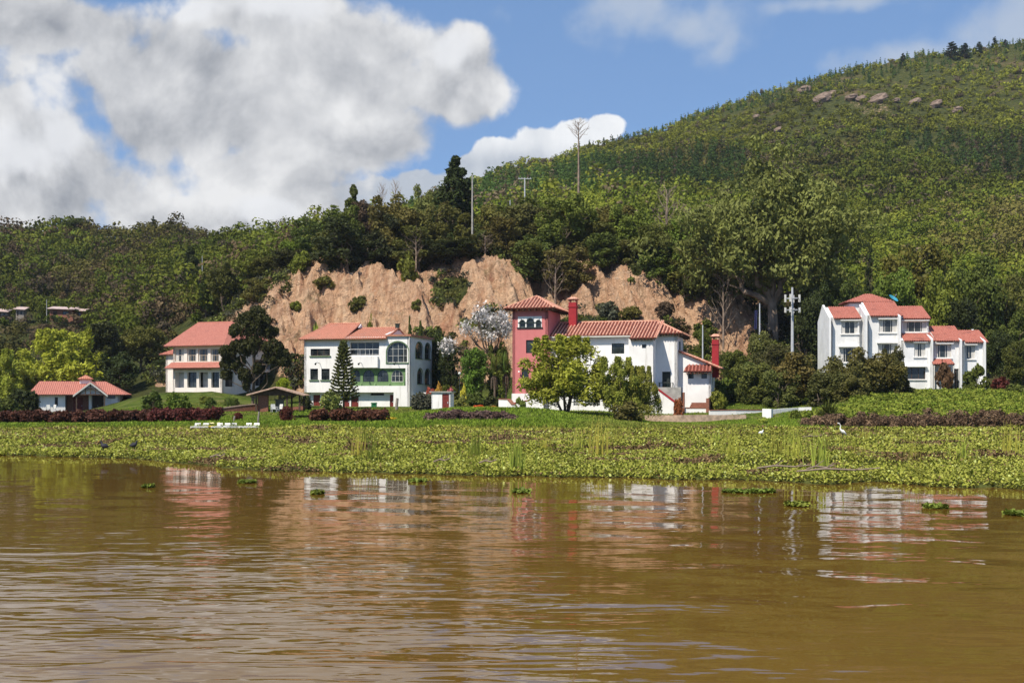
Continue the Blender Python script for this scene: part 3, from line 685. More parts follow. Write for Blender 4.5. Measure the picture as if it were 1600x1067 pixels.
q = House('litter_bin', 584.5, 128, 641.5, 0, 'small green litter bin standing by the white ground floor wall', 'bin')
m = MB(); m.prism([(-.28, -.28, 0), (.28, -.28, 0), (.28, .28, 0), (-.28, .28, 0)], (0, 0, .8)); m.build('bin_body', 'bin_green', q.root); m = MB(); m.box(-.32, .32, -.32, .32, .8, .9); m.box(-.1, .1, -.36, -.32, .78, .86); m.build('lid', 'bin_green', q.root)

# ================================================================== HOUSE 3: pink tower house
H = House('tower_house', 856.3, 120, 634, 15, 'house with a pink tower, long white wing, clay tiled roofs and red chimneys')
R = H.root
xl = H.fr(800.6, 600)[0]; TD = H.sd(875.5, 560, 0)[0]; TD = max(TD, 4.0)
zp = H.fr(820, 614.8)[1]; zt = H.fr(820, 482.5)[1]; zb = H.fr(820, 648)[1]
fz = H.frect(809.3, 494, 846.6, 512.2); fw_ = [H.frect(812.6, 500.5, 819.8, 511.5), H.frect(823.7, 498, 833.6, 511.5), H.frect(838.3, 500.5, 844.4, 511.5)]
fw_ = [q + ((q[2] - q[0]) / 2,) for q in fw_]
mw_ = H.frect(821.9, 531.1, 834.6, 551.8); lw = H.frect(815, 573.6, 826, 607.4); lw = lw + ((lw[2] - lw[0]) / 2,)
tw = MB()
wall_panel(tw, (0, 0, 0), X3, FN, xl, 0, zp, zt, .35, [fz, mw_, lw])
wall_panel(tw, (0, 0, 0), Y3, (1, 0, 0), 0, TD, zp, zt, .3); wall_panel(tw, (xl, 0, 0), Y3, (-1, 0, 0), 0, TD, zp, zt, .3); wall_panel(tw, (xl, TD, 0), X3, (0, 1, 0), 0, -xl, zp, zt, .3)
tw.build('tower_wall', 'pink_plaster', R)
m = MB(); m.box(xl - .06, .06, -.06, TD, zb, zp); m.build('plinth', 'plaster', R)
m = MB(); wall_panel(m, (0, -.02, 0), X3, FN, fz[0], fz[2], fz[1], fz[3], .2, fw_); m.build('frieze', 'plaster', R)
for q in fw_: window(R, (0, -.02, 0), X3, FN, q, 2, 2, inset=.1, w=.05)
m = MB()
for q in fw_: arch_trim(m, (0, -.02, 0), X3, FN, q, .07, .03, base=False)
m.box(fz[0] + .02, fz[2] - .02, -.09, -.025, fz[1] + .42 * (fz[3] - fz[1]), fz[1] + .48 * (fz[3] - fz[1])); m.box(fz[0] - .1, fz[2] + .1, -.12, -.025, fz[1] - .06, fz[1] + .03)
m.build('frieze_trim', 'dark_frame', R)
window(R, (0, 0, 0), X3, FN, mw_, 2, 3, w=.07); window(R, (0, 0, 0), X3, FN, lw, 2, 5, w=.06)
x, z = H.fr(812, 580); m = MB(); m.tube([(x, 0, z), (x, -.35, z)], .03, 5); m.tube([(x, -.3, z - .1), (x, -.3, z + .05)], [.12, .05], 8); m.build('wall_lamp', 'plaster', R)
# tower roof
ov = .75; cxm = xl / 2; cym = TD / 2; za = H.fr(837.7, 462.7, cym)[1]; x0, x1, y0, y1 = xl - ov, ov + .1, -ov, TD + ov; ez = zt + .02
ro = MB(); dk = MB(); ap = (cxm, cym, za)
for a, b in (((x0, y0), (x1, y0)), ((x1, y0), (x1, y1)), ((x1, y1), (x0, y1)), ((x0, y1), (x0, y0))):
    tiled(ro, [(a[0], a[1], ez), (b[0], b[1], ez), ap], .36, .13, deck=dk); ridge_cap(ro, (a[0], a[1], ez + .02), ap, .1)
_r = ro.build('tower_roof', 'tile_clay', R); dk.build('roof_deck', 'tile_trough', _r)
def rafter(*b): m = MB(); m.box(*b); m.build('rafter', 'timber', R)
for k in range(9):
    x = x0 + .2 + (x1 - x0 - .4) * k / 8; rafter(x - .05, x + .05, y0 + .05, 0, ez - .24, ez - .125)
    y = y0 + .2 + (y1 - y0 - .4) * k / 8; rafter(0, x1 - .05, y - .05, y + .05, ez - .24, ez - .125)
# long white wing: front plane at local y = 1.2
WY = 1.2
zE = H.fr(930, 525.5, WY)[1]; zB = H.fr(930, 648, WY)[1]; xe = H.fr(986.5, 540, WY)[0]
PY = -.6
xp = H.fr(1020.5, 560, PY)[0]; xs = xe
QY = 1.6; xq = H.fr(1058.4, 560, QY)[0]
zE2 = H.fr(1003, 529, PY)[1]; zE3 = H.fr(1040, 521.9, QY)[1]; zB3 = H.fr(1040, 640, QY)[1]
WD = 7.0
wa = H.frect(955.7, 536.3, 975.5, 552.8, WY); wb = H.frect(866, 536.5, 878, 545, WY); wc = H.frect(1003, 537.8, 1009.5, 544, PY)
wd = H.frect(1034.6, 580.6, 1048, 612, QY)
we = H.frect(905, 575, 915, 590, WY); we2 = H.frect(925, 577, 945, 592, WY)
walls = MB()
wall_panel(walls, (0, WY, 0), X3, FN, 0.003, xe, zB, zE, .3, [wa, wb, we2])
wall_panel(walls, (0, PY, 0), X3, FN, xe, xp, zB3, zE2, .3, [wc, H.frect(1020.8 - 6, 585, 1020.5 - 1.5, 603, PY)])
walls.poly([(xe, PY, zB3), (xe, WY, zB3), (xe, WY, zE2 + .3), (xe, PY, zE2)])
wall_panel(walls, (0, QY, 0), X3, FN, xp, xq, zB3, zE3, .3, [wd])
walls.poly([(xp, PY, zB3), (xp, QY, zB3), (xp, QY, zE3), (xp, PY, zE2)])
sw1 = H.srect(1061.1, 534, 1064.2, 566.4, xq); sw2 = H.srect(1066.2, 535.5, 1068.8, 554, xq)
wall_panel(walls, (xq, 0, 0), Y3, (1, 0, 0), QY, QY + 5.2, zB3, zE3, .3, [sw1, sw2])
wall_panel(walls, (0, QY + 5.2, 0), X3, (0, 1, 0), 0, xq, zB3, zE3, .3)
walls.build('wall', 'plaster', R)
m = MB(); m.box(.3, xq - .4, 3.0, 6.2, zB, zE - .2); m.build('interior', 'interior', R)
for q, c, nx, nz in ((wa, WY, 3, 3), (wb, WY, 2, 2), (we2, WY, 3, 2), (wc, PY, 1, 2), (wd, QY, 2, 3)):
    window(R, (0, c, 0), X3, FN, q, nx, nz, w=.07)
for q in (sw1, sw2): window(R, (xq, 0, 0), Y3, (1, 0, 0), q, 2, 4, w=.05)
m = MB(); x, z = wd[0] - .25, wd[1] - .02; rail(m, (x, QY - .45, z), (wd[2] + .25, QY - .45, z), .95, 8, .018); rail(m, (x, QY - .45, z), (x, QY, z), .95, 2, .018); rail(m, (wd[2] + .25, QY - .45, z), (wd[2] + .25, QY, z), .95, 2, .018); m.box(x - .05, wd[2] + .3, QY - .5, QY - .002, z - .1, z); m.build('balcony', 'dark_frame', R)
# wing roofs
rr = 3.6; ryy = WY + rr; zR = H.fr(950, 503.5, ryy)[1]
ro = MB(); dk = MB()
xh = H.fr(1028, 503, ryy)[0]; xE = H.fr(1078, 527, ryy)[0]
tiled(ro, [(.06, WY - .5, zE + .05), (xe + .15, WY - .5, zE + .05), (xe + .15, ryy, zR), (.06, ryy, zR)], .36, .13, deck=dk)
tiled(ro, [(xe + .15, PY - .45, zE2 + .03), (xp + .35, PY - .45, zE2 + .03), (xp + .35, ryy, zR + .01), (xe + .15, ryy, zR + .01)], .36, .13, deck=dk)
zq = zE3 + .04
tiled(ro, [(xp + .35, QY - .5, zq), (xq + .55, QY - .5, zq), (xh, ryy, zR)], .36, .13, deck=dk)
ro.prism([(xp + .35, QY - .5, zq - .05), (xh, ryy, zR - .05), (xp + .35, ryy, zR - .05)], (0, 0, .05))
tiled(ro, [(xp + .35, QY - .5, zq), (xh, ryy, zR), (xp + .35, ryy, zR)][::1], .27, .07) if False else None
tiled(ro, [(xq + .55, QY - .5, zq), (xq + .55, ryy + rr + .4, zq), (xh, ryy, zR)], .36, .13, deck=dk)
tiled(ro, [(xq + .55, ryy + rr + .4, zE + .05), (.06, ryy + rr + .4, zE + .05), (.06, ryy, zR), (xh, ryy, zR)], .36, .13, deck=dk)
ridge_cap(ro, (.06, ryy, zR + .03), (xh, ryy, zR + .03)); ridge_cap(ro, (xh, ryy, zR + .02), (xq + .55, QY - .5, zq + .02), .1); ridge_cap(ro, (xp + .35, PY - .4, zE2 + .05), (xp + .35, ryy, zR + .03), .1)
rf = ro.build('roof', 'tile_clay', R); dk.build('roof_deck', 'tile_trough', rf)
for k in range(8): x = xe + .3 + (xp - xe) * k / 7.5; rafter(x - .05, x + .05, PY - .4, PY, zE2 - .22, zE2 - .1)
for k in range(9): x = xp + .5 + (xq - xp) * k / 8; rafter(x - .05, x + .05, QY - .42, QY, zq - .27, zq - .14)
for k in range(9): y = QY + .1 + k * .62; rafter(xq, xq + .5, y - .05, y + .05, zq - .27, zq - .14)
m = MB(); m.box(.06, xe + .1, WY - .58, WY - .5, zE - .12, zE); m.build('gutter', 'white_frame', R)
ccx, cz = H.fr(895.5, 505, ryy - .6); chimney(rf, ccx, ryy - .6, zR - .8, H.fr(895.5, 473, ryy - .6)[1], .82)
# terrace, garage storey and the stair with its red coping
TY0 = -1.6
tz = H.fr(920, 617, TY0)[1]
m = MB(); tx0, tx1 = H.fr(858, 630, TY0)[0], H.fr(1016, 630, TY0)[0]
g1 = [H.frect(a, 621, b, 634, TY0) for a, b in ((862, 874), (896, 906), (914, 938), (966, 980))]
wall_panel(m, (0, TY0, 0), X3, FN, tx0, tx1, zB - .3, tz, .25, g1)
m.box(tx0, tx1, TY0 + .25, WY - .003, tz - .15, tz); m.box(tx0 - .1, tx1, TY0 - .12, TY0 + .14, tz + .003, tz + .12)
m.build('terrace', 'plaster', R)
for q in g1: window(R, (0, TY0, 0), X3, FN, q, 4, 3, w=.05, frame='white_frame')
SY = -2.1
a = H.fr(1011, 597, SY); b = H.fr(1063.5, 636.5, SY)
m = MB(); m.prism([(a[0], SY, zB - .5), (b[0], SY, zB - .5), (b[0], SY, b[1]), (a[0], SY, a[1])], (0, .25, 0)); m.box(b[0], b[0] + .22, SY, SY + .25, zB - .5, b[1] + .05); m.build('stair_wall', 'plaster', R)
m = MB(); m.prism([(a[0], SY - .06, a[1]), (b[0] + .1, SY - .06, b[1] - .04), (b[0] + .1, SY - .06, b[1] + .16), (a[0], SY - .06, a[1] + .2)], (0, .36, 0)); m.build('stair_coping', 'red_paint', R)
m = MB(); n = 16
for i in range(n):
    x0_ = a[0] + (b[0] - a[0]) * i / n; z_ = a[1] + (b[1] - a[1]) * (i + 1) / n - .35
    m.box(x0_, b[0], SY + .28, SY + 1.5, z_ - .17 if i < n - 1 else zB - .5, z_)
m.build('stairs', 'concrete', R)
# tower stair parapet at the left foot
a = H.fr(826, 626, -.9); b = H.fr(849, 611, -.9)
m = MB(); m.prism([(a[0] - 1.6, -.9, zb), (b[0], -.9, zb), (b[0], -.9, b[1]), (a[0], -.9, a[1]), (a[0] - 1.6, -.9, a[1] - .3)], (0, .2, 0)); m.build('tower_stair_wall', 'plaster', R)
m = MB(); m.prism([(a[0], -.95, a[1]), (b[0], -.95, b[1]), (b[0], -.95, b[1] + .1), (a[0], -.95, a[1] + .1)], (0, .3, 0)); m.prism([(a[0] - 1.6, -.95, a[1] - .3), (a[0], -.95, a[1]), (a[0], -.95, a[1] + .1), (a[0] - 1.6, -.95, a[1] - .2)], (0, .3, 0)); m.build('tower_stair_coping', 'red_paint', R)
# annex on the right
AY = 2.6
ax0, ax1 = xq, H.fr(1111, 600, AY)[0]
za0 = H.fr(1075, 553, AY + 1.5)[1]; za1 = H.fr(1111, 571, AY)[1]
zbb = H.fr(1080, 640, AY)[1]
wm, wn_ = H.frect(1075.3, 583.7, 1083.7, 591.3, AY), H.frect(1095.9, 583.7, 1104.7, 591.3, AY)
m = MB(); zlow = H.fr(1090, 580, AY)[1]; wall_panel(m, (0, AY, 0), X3, FN, ax0, ax1, zbb, zlow, .25, [wm, wn_])
m.prism([(ax0, AY, zlow), (ax1, AY, zlow), (ax1, AY, za1), (ax0, AY, za0 + .2)], (0, .25, 0))
sdw = H.srect(1112.5, 582, 1115, 612, ax1)
wall_panel(m, (ax1, 0, 0), Y3, (1, 0, 0), AY, AY + 4.2, zbb, za1, .25, [(sdw[0], sdw[1], sdw[0] + .9, sdw[3])])
m.build('annex_wall', 'plaster', R)
m = MB(); m.box(ax0 + .1, ax1 - .4, AY + 1, AY + 4, zbb, zlow); m.build('annex_interior', 'interior', R)
door(R, (ax1, 0, 0), Y3, (1, 0, 0), (sdw[0], sdw[1], sdw[0] + .9, sdw[3]), 'dark_frame')
for q in (wm, wn_): window(R, (0, AY, 0), X3, FN, q, 2, 1, w=.06)
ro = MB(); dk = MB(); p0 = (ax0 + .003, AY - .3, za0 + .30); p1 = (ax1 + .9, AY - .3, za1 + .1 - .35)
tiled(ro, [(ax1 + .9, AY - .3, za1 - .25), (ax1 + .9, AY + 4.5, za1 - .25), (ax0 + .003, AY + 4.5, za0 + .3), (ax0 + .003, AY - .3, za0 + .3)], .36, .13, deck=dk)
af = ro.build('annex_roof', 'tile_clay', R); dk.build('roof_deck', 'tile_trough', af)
ro = MB(); e0 = H.fr(1067.6, 580.5, AY - .9); e1 = H.fr(1112, 581, AY - .9); zt_ = H.fr(1090, 570, AY)[1]
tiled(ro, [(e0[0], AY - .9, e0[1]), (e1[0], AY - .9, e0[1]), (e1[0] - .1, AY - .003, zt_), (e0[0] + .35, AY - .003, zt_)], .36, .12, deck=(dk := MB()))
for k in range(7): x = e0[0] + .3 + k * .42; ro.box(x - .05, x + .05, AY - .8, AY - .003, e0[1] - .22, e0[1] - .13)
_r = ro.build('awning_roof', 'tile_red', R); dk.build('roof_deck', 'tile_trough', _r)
x, z = H.fr(1118, 560, AY + 2.2); chimney(R, x, AY + 2.2, za1 - 1.2, H.fr(1118, 531, AY + 2.2)[1], .68, 'annex_chimney')
# yard wall, brick steps
YY0 = -1.2
a = H.fr(1071.5, 641, YY0); b = H.fr(1106, 650, YY0)
m = MB(); m.box(a[0], b[0], YY0, YY0 + .25, b[1] - .2, H.fr(1090, 637.8, YY0)[1]); m.box(a[0] - .1, a[0] + .12, YY0 - .02, AY - .01, b[1] - .2, H.fr(1070, 637, YY0)[1]); m.build('yard_wall', 'plaster', R)
m = MB(); zz = H.fr(1090, 637.8, YY0)[1]; m.box(a[0] - .05, b[0] + .05, YY0 - .05, YY0 + .3, zz + .003, zz + .1); m.box(b[0] - .15, b[0] + .15, YY0 - .3, AY + .3, zz - .4, zz + 1.0)
m.box(a[0] - .35, a[0] - .1, YY0 - .3, YY0 + .1, zz - .8, H.fr(1070, 613, YY0)[1])
m.build('yard_pier', 'brick', R)
m = MB()
for k in range(4): m.box(b[0] - 2.0 + k * .05, b[0] - .2, YY0 + 1 + k * .35, YY0 + 1.36 + k * .35, zz - .5, zz + .05 + k * .17)
m.build('entrance_steps', 'brick', R)

# ================================================================== HOUSE 4: white terrace of stepped blocks
H = House('apartment_building', 1299.2, 131, 607, 5, 'white stepped apartment building with salmon tiled roofs, on the right behind dark trees', 'building')
R = H.root
SD = 6.4; zb = H.fr(1400, 609)[1]
blocks = []   # x0px, x1px, front y, eave py, roof top py
walls = MB(); roofs = MB(); wins = []
def blk(x0, x1, y, eave, top, depth, holes, left_open=True):
    a = H.fr(x0, 600, y)[0]; b = H.fr(x1, 600, y)[0]; z = H.fr(x0, eave, y)[1]
    wall_panel(walls, (0, y, 0), X3, FN, a, b, zb, z, .25, [h[0] for h in holes])
    wall_panel(walls, (a, 0, 0), Y3, (-1, 0, 0), y, SD, zb, z, .2); wall_panel(walls, (b, 0, 0), Y3, (1, 0, 0), y, SD, zb, z, .2)
    zr = H.fr(x0, top, y + depth)[1]
    # gable cheeks follow the slope
    for x, s in ((a, 1), (b, -1)): walls.prism([(x, y, z), (x, SD, z), (x, y + depth, zr - .05)], (s * .2, 0, 0))
    tiled(roofs, [(a + .205, y - .45, z - .08), (b + .15, y - .45, z - .08), (b + .15, y + depth, zr), (a + .205, y + depth, zr)], .25, .06)
    tiled(roofs, [(b + .15, SD + .3, z), (a + .205, SD + .3, z), (a + .205, y + depth, zr), (b + .15, y + depth, zr)], .25, .06)
    for h, nx, cur in holes: wins.append((y, h, nx, cur))
    return a, b, z
A = blk(1299.4, 1343, 0, 496.3, 479.5, 3.4, [(H.frect(1314.5, 502, 1341.5, 521.5), 2, .2), (H.frect(1312, 543, 1340, 566), 3, .2)])
B = blk(1356.2, 1408, -.3, 492.7, 472, 3.6, [(H.frect(1373.5, 499.6, 1401.5, 519.5, -.3), 3, .22), (H.frect(1372, 537, 1400, 556, -.3), 3, .22), (H.frect(1372, 575, 1400, 594, -.3), 3, .22)])
Cc = blk(1408.4, 1451, .2, 496.8, 478.5, 3.4, [(H.frect(1409.5, 502.3, 1449, 518.8, .2), 4, .18)])
D = blk(1408.8, 1458.4, -1.6, 531.5, 512, 3.4, [(H.frect(1428.5, 536.3, 1446, 557.4, -1.6), 2, .3), (H.frect(1414.5, 574, 1446, 592.3, -1.6), 3, .0)])
E = blk(1458.8, 1503.8, -1.3, 531.5, 509.5, 3.4, [(H.frect(1459.9, 538.3, 1486.5, 559, -1.3), 3, .2), (H.frect(1488, 576, 1499, 609, -1.3), 2, .0)])
Ff = blk(1504.2, 1540.8, -.5, 533.7, 516, 3.0, [(H.frect(1505.4, 540, 1523.6, 560.8, -.5), 2, .25)])
# fin walls between blocks and at the left end
for px, y0, y1, topf, topb in ((1299.2, -.9, SD, 497, 478), (1356, -1.4, 2, 493.5, 471), (1408.2, -1.2, 2, 494.5, 480), (1458.6, -2.2, 1, 530, 512), (1504, -1.9, 1, 532, 514), (1541.2, -1.1, SD, 534, 516)):
    x = H.fr(px, 600, y0)[0]; zf = H.fr(px, topf, y0)[1]; zk = H.fr(px, topb, 3.4)[1]
    walls.prism([(x - .26, y0, zb), (x - .26, min(y1, 3.4), zb), (x - .26, min(y1, 3.4), zf + (zk - zf) * (min(y1, 3.4) - y0) / (3.4 - y0) + .12), (x - .26, y0, zf + .05)], (.22, 0, 0))
    if y1 > 3.4: walls.prism([(x - .262, 3.4, zb), (x - .262, y1, zb), (x - .262, y1, zf), (x - .262, 3.4, zk + .12)], (.22, 0, 0))
x = H.fr(1350, 600, .6)[0]; wall_panel(walls, (0, .6, 0), X3, FN, A[1], B[0] - .05, zb, A[2] + .3, .2)
walls.build('wall', 'plaster_old', R)
roofs.build('roof', 'tile_red', R)
for y, h, nx, cur in wins:
    window(R, (0, y, 0), X3, FN, h, nx, 1, w=.06, frame='white_frame' if cur else 'brown_frame', curtain=cur)
for y, h, nx, cur in wins:
    if h[3] - h[1] > 1.0 and h[2] - h[0] > 1.0:
        m = MB(); m.box(h[0] - .15, h[2] + .15, y - .38, y - .003, h[3] + .06, h[3] + .16); m.build('window_canopy', 'plaster', R); m = MB(); m.box(h[0] - .1, h[2] + .1, y - .14, y - .003, h[1] - .12, h[1] - .02); m.build('window_ledge', 'plaster', R)
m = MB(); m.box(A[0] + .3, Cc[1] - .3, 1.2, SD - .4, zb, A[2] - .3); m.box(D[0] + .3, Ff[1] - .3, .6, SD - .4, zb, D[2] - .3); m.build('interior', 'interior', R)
# raised hipped lantern roof behind
ly = 3.6; a = H.fr(1321, 471.5, ly); b = H.fr(1398, 470, ly); c = H.fr(1352, 459.5, ly + 2)
m = MB(); tiled(m, [(a[0], ly, a[1]), (b[0], ly, a[1]), (c[0] + .6, ly + 2, c[1]), (c[0], ly + 2, c[1])], .25, .06); tiled(m, [(a[0], ly + 4, a[1]), (a[0], ly, a[1]), (c[0], ly + 2, c[1])], .25, .06); tiled(m, [(b[0], ly, a[1]), (b[0], ly + 4, a[1]), (c[0] + .6, ly + 2, c[1])], .25, .06)
tiled(m, [(b[0], ly + 4, a[1]), (a[0], ly + 4, a[1]), (c[0], ly + 2, c[1]), (c[0] + .6, ly + 2, c[1])], .25, .06)
m.build('lantern_roof', 'tile_red', R)
m = MB(); m.box(a[0] + .5, b[0] - .5, ly + .4, ly + 3.6, A[2] - .2, a[1] - .15); m.build('lantern_wall', 'plaster_old', R)
# porch roof, posts
q = H.frect(1459, 562, 1492, 568.5, -2.9); m = MB(); tiled(m, [(q[0], -2.9, q[1]), (q[2], -2.9, q[1]), (q[2], -1.303, q[3] + .15), (q[0], -1.303, q[3] + .15)], .25, .06); m.build('porch_roof', 'tile_red', R)
m = MB(); m.tube([(q[0] + .1, -2.75, zb), (q[0] + .1, -2.75, q[1] - .1)], .07, 6); m.tube([(q[2] - .1, -2.75, zb), (q[2] - .1, -2.75, q[1] - .1)], .07, 6); m.build('porch_post', 'white_frame', R)
m = MB()
for px, y in ((1408, -1.72), (1456.5, -1.72), (1504, -1.42)):
    x = H.fr(px, 600, y)[0]; m.tube([(x + .12, y, zb), (x + .12, y, D[2] - .2)], .05, 6)
m.build('downpipe', 'white_frame', R)
# satellite dish
x, z = H.fr(1395, 470, 4.2); dish = empty('satellite_dish', (0, 0, 0)); dish.location = H.root.matrix_world.inverted().to_3x3() @ Vector((0, 0, 0)) + H.loc + Matrix.Rotation(H.phi, 3, 'Z') @ Vector((x, 4.2, z - .55)); tag(dish, 'teal blue satellite dish standing on the salmon tiled rooftop', 'satellite dish')
m = MB(); rings = []
ax = Vector((.45, -.5, .75)).normalized(); u = ax.orthogonal().normalized(); v_ = ax.cross(u); base_c = Vector((0, 0, .75))
for i in range(5):
    r = .62 * i / 4; rings.append([base_c + (u * math.cos(k * math.pi / 10) + v_ * math.sin(k * math.pi / 10)) * r + ax * (r * r * .45) for k in range(20)])
for i in range(4):
    for k in range(20):
        for o_ in (0, -.03):
            m.poly([p + ax * o_ for p in (rings[i][k], rings[i][(k + 1) % 20], rings[i + 1][(k + 1) % 20], rings[i + 1][k])])
m.build('reflector', 'teal', dish)
m = MB(); m.tube([(0, 0, -.3), (0, 0, .7)], .04, 6); m.tube([base_c, base_c + ax * .6], .02, 5); m.tube([base_c + ax * .58, base_c + ax * .68], .05, 6); m.build('mast', 'steel', dish)

# ================================================================== HOUSE 1: two storey house with pale red roof
H = House('villa', 347, 146, 612, 22, 'white two storey house with a pale red roof behind the clumped tree')
R = H.root
xl = H.fr(270.5, 600)[0]; ze = H.fr(300, 541)[1]; zb = H.fr(300, 618)[1]; zm = H.fr(300, 570)[1]
D1 = H.sd(434, 590, 0)[0]
wu = [H.frect(a, 545, b, 565) for a, b in ((273.5, 287.5), (292.5, 307), (309.5, 325), (329, 343))]
wl_ = [H.frect(a, 581.5, b, 605.5) for a, b in ((272.5, 287.5), (292.5, 307), (311, 325), (330, 342.5))]
walls = MB(); wall_panel(walls, (0, 0, 0), X3, FN, xl, 0, zb, ze, .35, wu + wl_)
sq = [H.srect(399, 563, 430, 577, 0), H.srect(399, 580, 430, 603, 0)]
wall_panel(walls, (0, 0, 0), Y3, (1, 0, 0), 0, D1, zb, ze, .3, sq + [H.srect(358, 548, 372, 562, 0), H.srect(352, 583, 366, 604, 0)])
wall_panel(walls, (xl, 0, 0), Y3, (-1, 0, 0), 0, D1, zb, ze, .3); wall_panel(walls, (xl, D1, 0), X3, (0, 1, 0), 0, -xl, zb, ze, .3)
wx = H.fr(259, 600, 1.5)[0]; zw = H.fr(262, 553, 1.5)[1]; wall_panel(walls, (0, 1.5, 0), X3, FN, wx, xl - .002, zb, zw, .3); wall_panel(walls, (wx, 1.5, 0), Y3, (-1, 0, 0), 0, 4, zb, zw, .3)
for a, b in ((-.02, .5),): walls.box(a, .12, D1 - .3, D1 + .05, zb, ze)
walls.build('wall', 'plaster_cream', R)
m = MB(); m.box(xl + .35, -.4, 2.0, D1 - .4, zb, ze - .2); m.build('interior', 'interior', R)
m = MB(); m.box(xl + .3, -.3, .36, D1 - .3, zm - .1, zm + .1); m.build('floor_slab', 'plaster_cream', R)
for i, q in enumerate(wu): window(R, (0, 0, 0), X3, FN, q, 3, 2, w=.07, inset=.1, frame='cream_frame', curtain=.12 if i else .34)
for q in (wl_[1], wl_[3]): window(R, (0, 0, 0), X3, FN, q, 2, 1, w=.05, inset=.3, frame='dark_frame')
for q in (wl_[0], wl_[2]): window(R, (0, .6, 0), X3, FN, q, 2, 1, w=.05, inset=.2, frame='white_frame', curtain=.45)
for q in sq: window(R, (0, 0, 0), Y3, (1, 0, 0), q, 4, 1, w=.05, inset=.2, frame='white_frame')
m = MB(); rail(m, (.06, sq[0][0], sq[0][1]), (.06, sq[0][2], sq[0][1]), .9, 16, .02); m.box(.003, .35, sq[0][0] - .3, D1 + .3, sq[0][1] - .35, sq[0][1] - .05); m.build('balcony', 'plaster_cream', R)
ro = MB(); ri = D1 / 2; zr = H.fr(330, 504.5, ri)[1]; r0 = H.fr(309, 504.5, ri)[0]; r1 = H.fr(364, 504.5, ri)[0]
e0, e1 = xl - .9, .8; ze_ = ze + .05
tiled(ro, [(e0, -.7, ze_), (e1, -.7, ze_), (r1, ri, zr), (r0, ri, zr)], .25, .05); tiled(ro, [(e1, D1 + .7, ze_), (e0, D1 + .7, ze_), (r0, ri, zr), (r1, ri, zr)], .25, .05)
tiled(ro, [(e0, D1 + .7, ze_), (e0, -.7, ze_), (r0, ri, zr)], .25, .05); tiled(ro, [(e1, -.7, ze_), (e1, D1 + .7, ze_), (r1, ri, zr)], .25, .05)
ridge_cap(ro, (r0, ri, zr + .02), (r1, ri, zr + .02)); ridge_cap(ro, (e0, -.7, ze_), (r0, ri, zr), .08)
ro.build('roof', 'tile_salmon', R)
ro = MB(); z1 = H.fr(300, 566, 0)[1]; z0_ = H.fr(300, 574.5, -1.0)[1]; tiled(ro, [(xl - .6, -1.0, z0_), (.3, -1.0, z0_), (.2, -.003, z1), (xl - .2, -.003, z1)], .25, .05)
for k in range(16): x = xl - .4 + k * .42; ro.box(x - .05, x + .05, -.9, -.003, z0_ - .2, z0_ - .13) if x < .2 else None
ro.build('veranda_roof', 'tile_salmon', R)
ro = MB(); tiled(ro, [(wx - .7, 1.0, zw - .05), (xl - .003, 1.0, zw - .05), (xl - .003, 3.2, zw + .8), (wx + .5, 3.2, zw + .8)], .25, .05); tiled(ro, [(wx - .7, 5.5, zw - .05), (wx - .7, 1.0, zw - .05), (wx + .5, 3.2, zw + .8)], .25, .05); ro.build('side_roof', 'tile_salmon', R)

# ================================================================== cabin on the left
H = House('cabin', 187, 150, 641, -15, 'low white cabin with a red roof and a small timbered gable', 'cabin')
R = H.root
xl = H.fr(60, 620)[0]; ze = H.fr(120, 616)[1]; zb = -.4
g0, g1_ = H.fr(120, 616)[0], H.fr(166, 616)[0]
hs_ = [H.frect(85.5, 620.5, 90.5, 634), H.frect(167.5, 617.8, 180, 622.5)]
ph = (H.fr(102, 616)[0], zb, H.fr(162, 616)[0], ze - .05)
walls = MB(); wall_panel(walls, (0, 0, 0), X3, FN, xl, 0, zb, ze, .25, hs_ + [ph]); wall_panel(walls, (0, 0, 0), Y3, (1, 0, 0), 0, 7, zb, ze, .25); wall_panel(walls, (xl, 0, 0), Y3, (-1, 0, 0), 0, 7, zb, ze, .25); wall_panel(walls, (xl, 7, 0), X3, (0, 1, 0), 0, -xl, zb, ze, .25)
x = H.fr(143, 600)[0]; walls.box(x - .35, x, .2, 1.5, zb, ze - .06)
walls.build('wall', 'plaster', R)
m = MB(); m.box(ph[0] + .005, H.fr(143, 600)[0] - .36, 1.3, 1.5, zb, ze - .1); m.build('porch_wall', 'brick', R)
m = MB(); m.box(H.fr(143, 600)[0] + .005, ph[2] - .005, 1.5, 1.7, zb, ze - .1); m.build('interior', 'interior', R)
for q in hs_: window(R, (0, 0, 0), X3, FN, q, 1 if q is hs_[0] else 2, 1, w=.05, frame='brown_frame')
door(R, (0, 1.3, 0), X3, FN, (H.fr(113, 600)[0], zb, H.fr(128, 600)[0], ze - .4), 'door_red', inset=-.06); door(R, (0, 1.3, 0), X3, FN, (H.fr(147, 600)[0], zb, H.fr(153, 600)[0], ze - .4), 'brown_frame', inset=.0)
ro = MB(); zr = H.fr(120, 596, 3.5)[1]; ez = ze - .02
l0, l1 = xl - 1.2, H.fr(150, 616)[0]
a = H.fr(62, 597, 3.5)[0]; b = H.fr(148, 595, 3.5)[0]; c = H.fr(165, 600, 3.5)[0]
tiled(ro, [(l0, -.7, ez), (1.0, -.7, ez), (c, 3.5, zr), (a, 3.5, zr)], .25, .05); tiled(ro, [(1.0, 7.7, ez), (l0, 7.7, ez), (a, 3.5, zr), (c, 3.5, zr)], .25, .05); tiled(ro, [(1.0, -.7, ez), (1.0, 7.7, ez), (c, 3.5, zr)], .25, .05); tiled(ro, [(l0, 7.7, ez), (l0, -.7, ez), (a, 3.5, zr)], .25, .05)
gx = (g0 + g1_) / 2; gz_ = H.fr(143, 596.5, -1.4)[1]
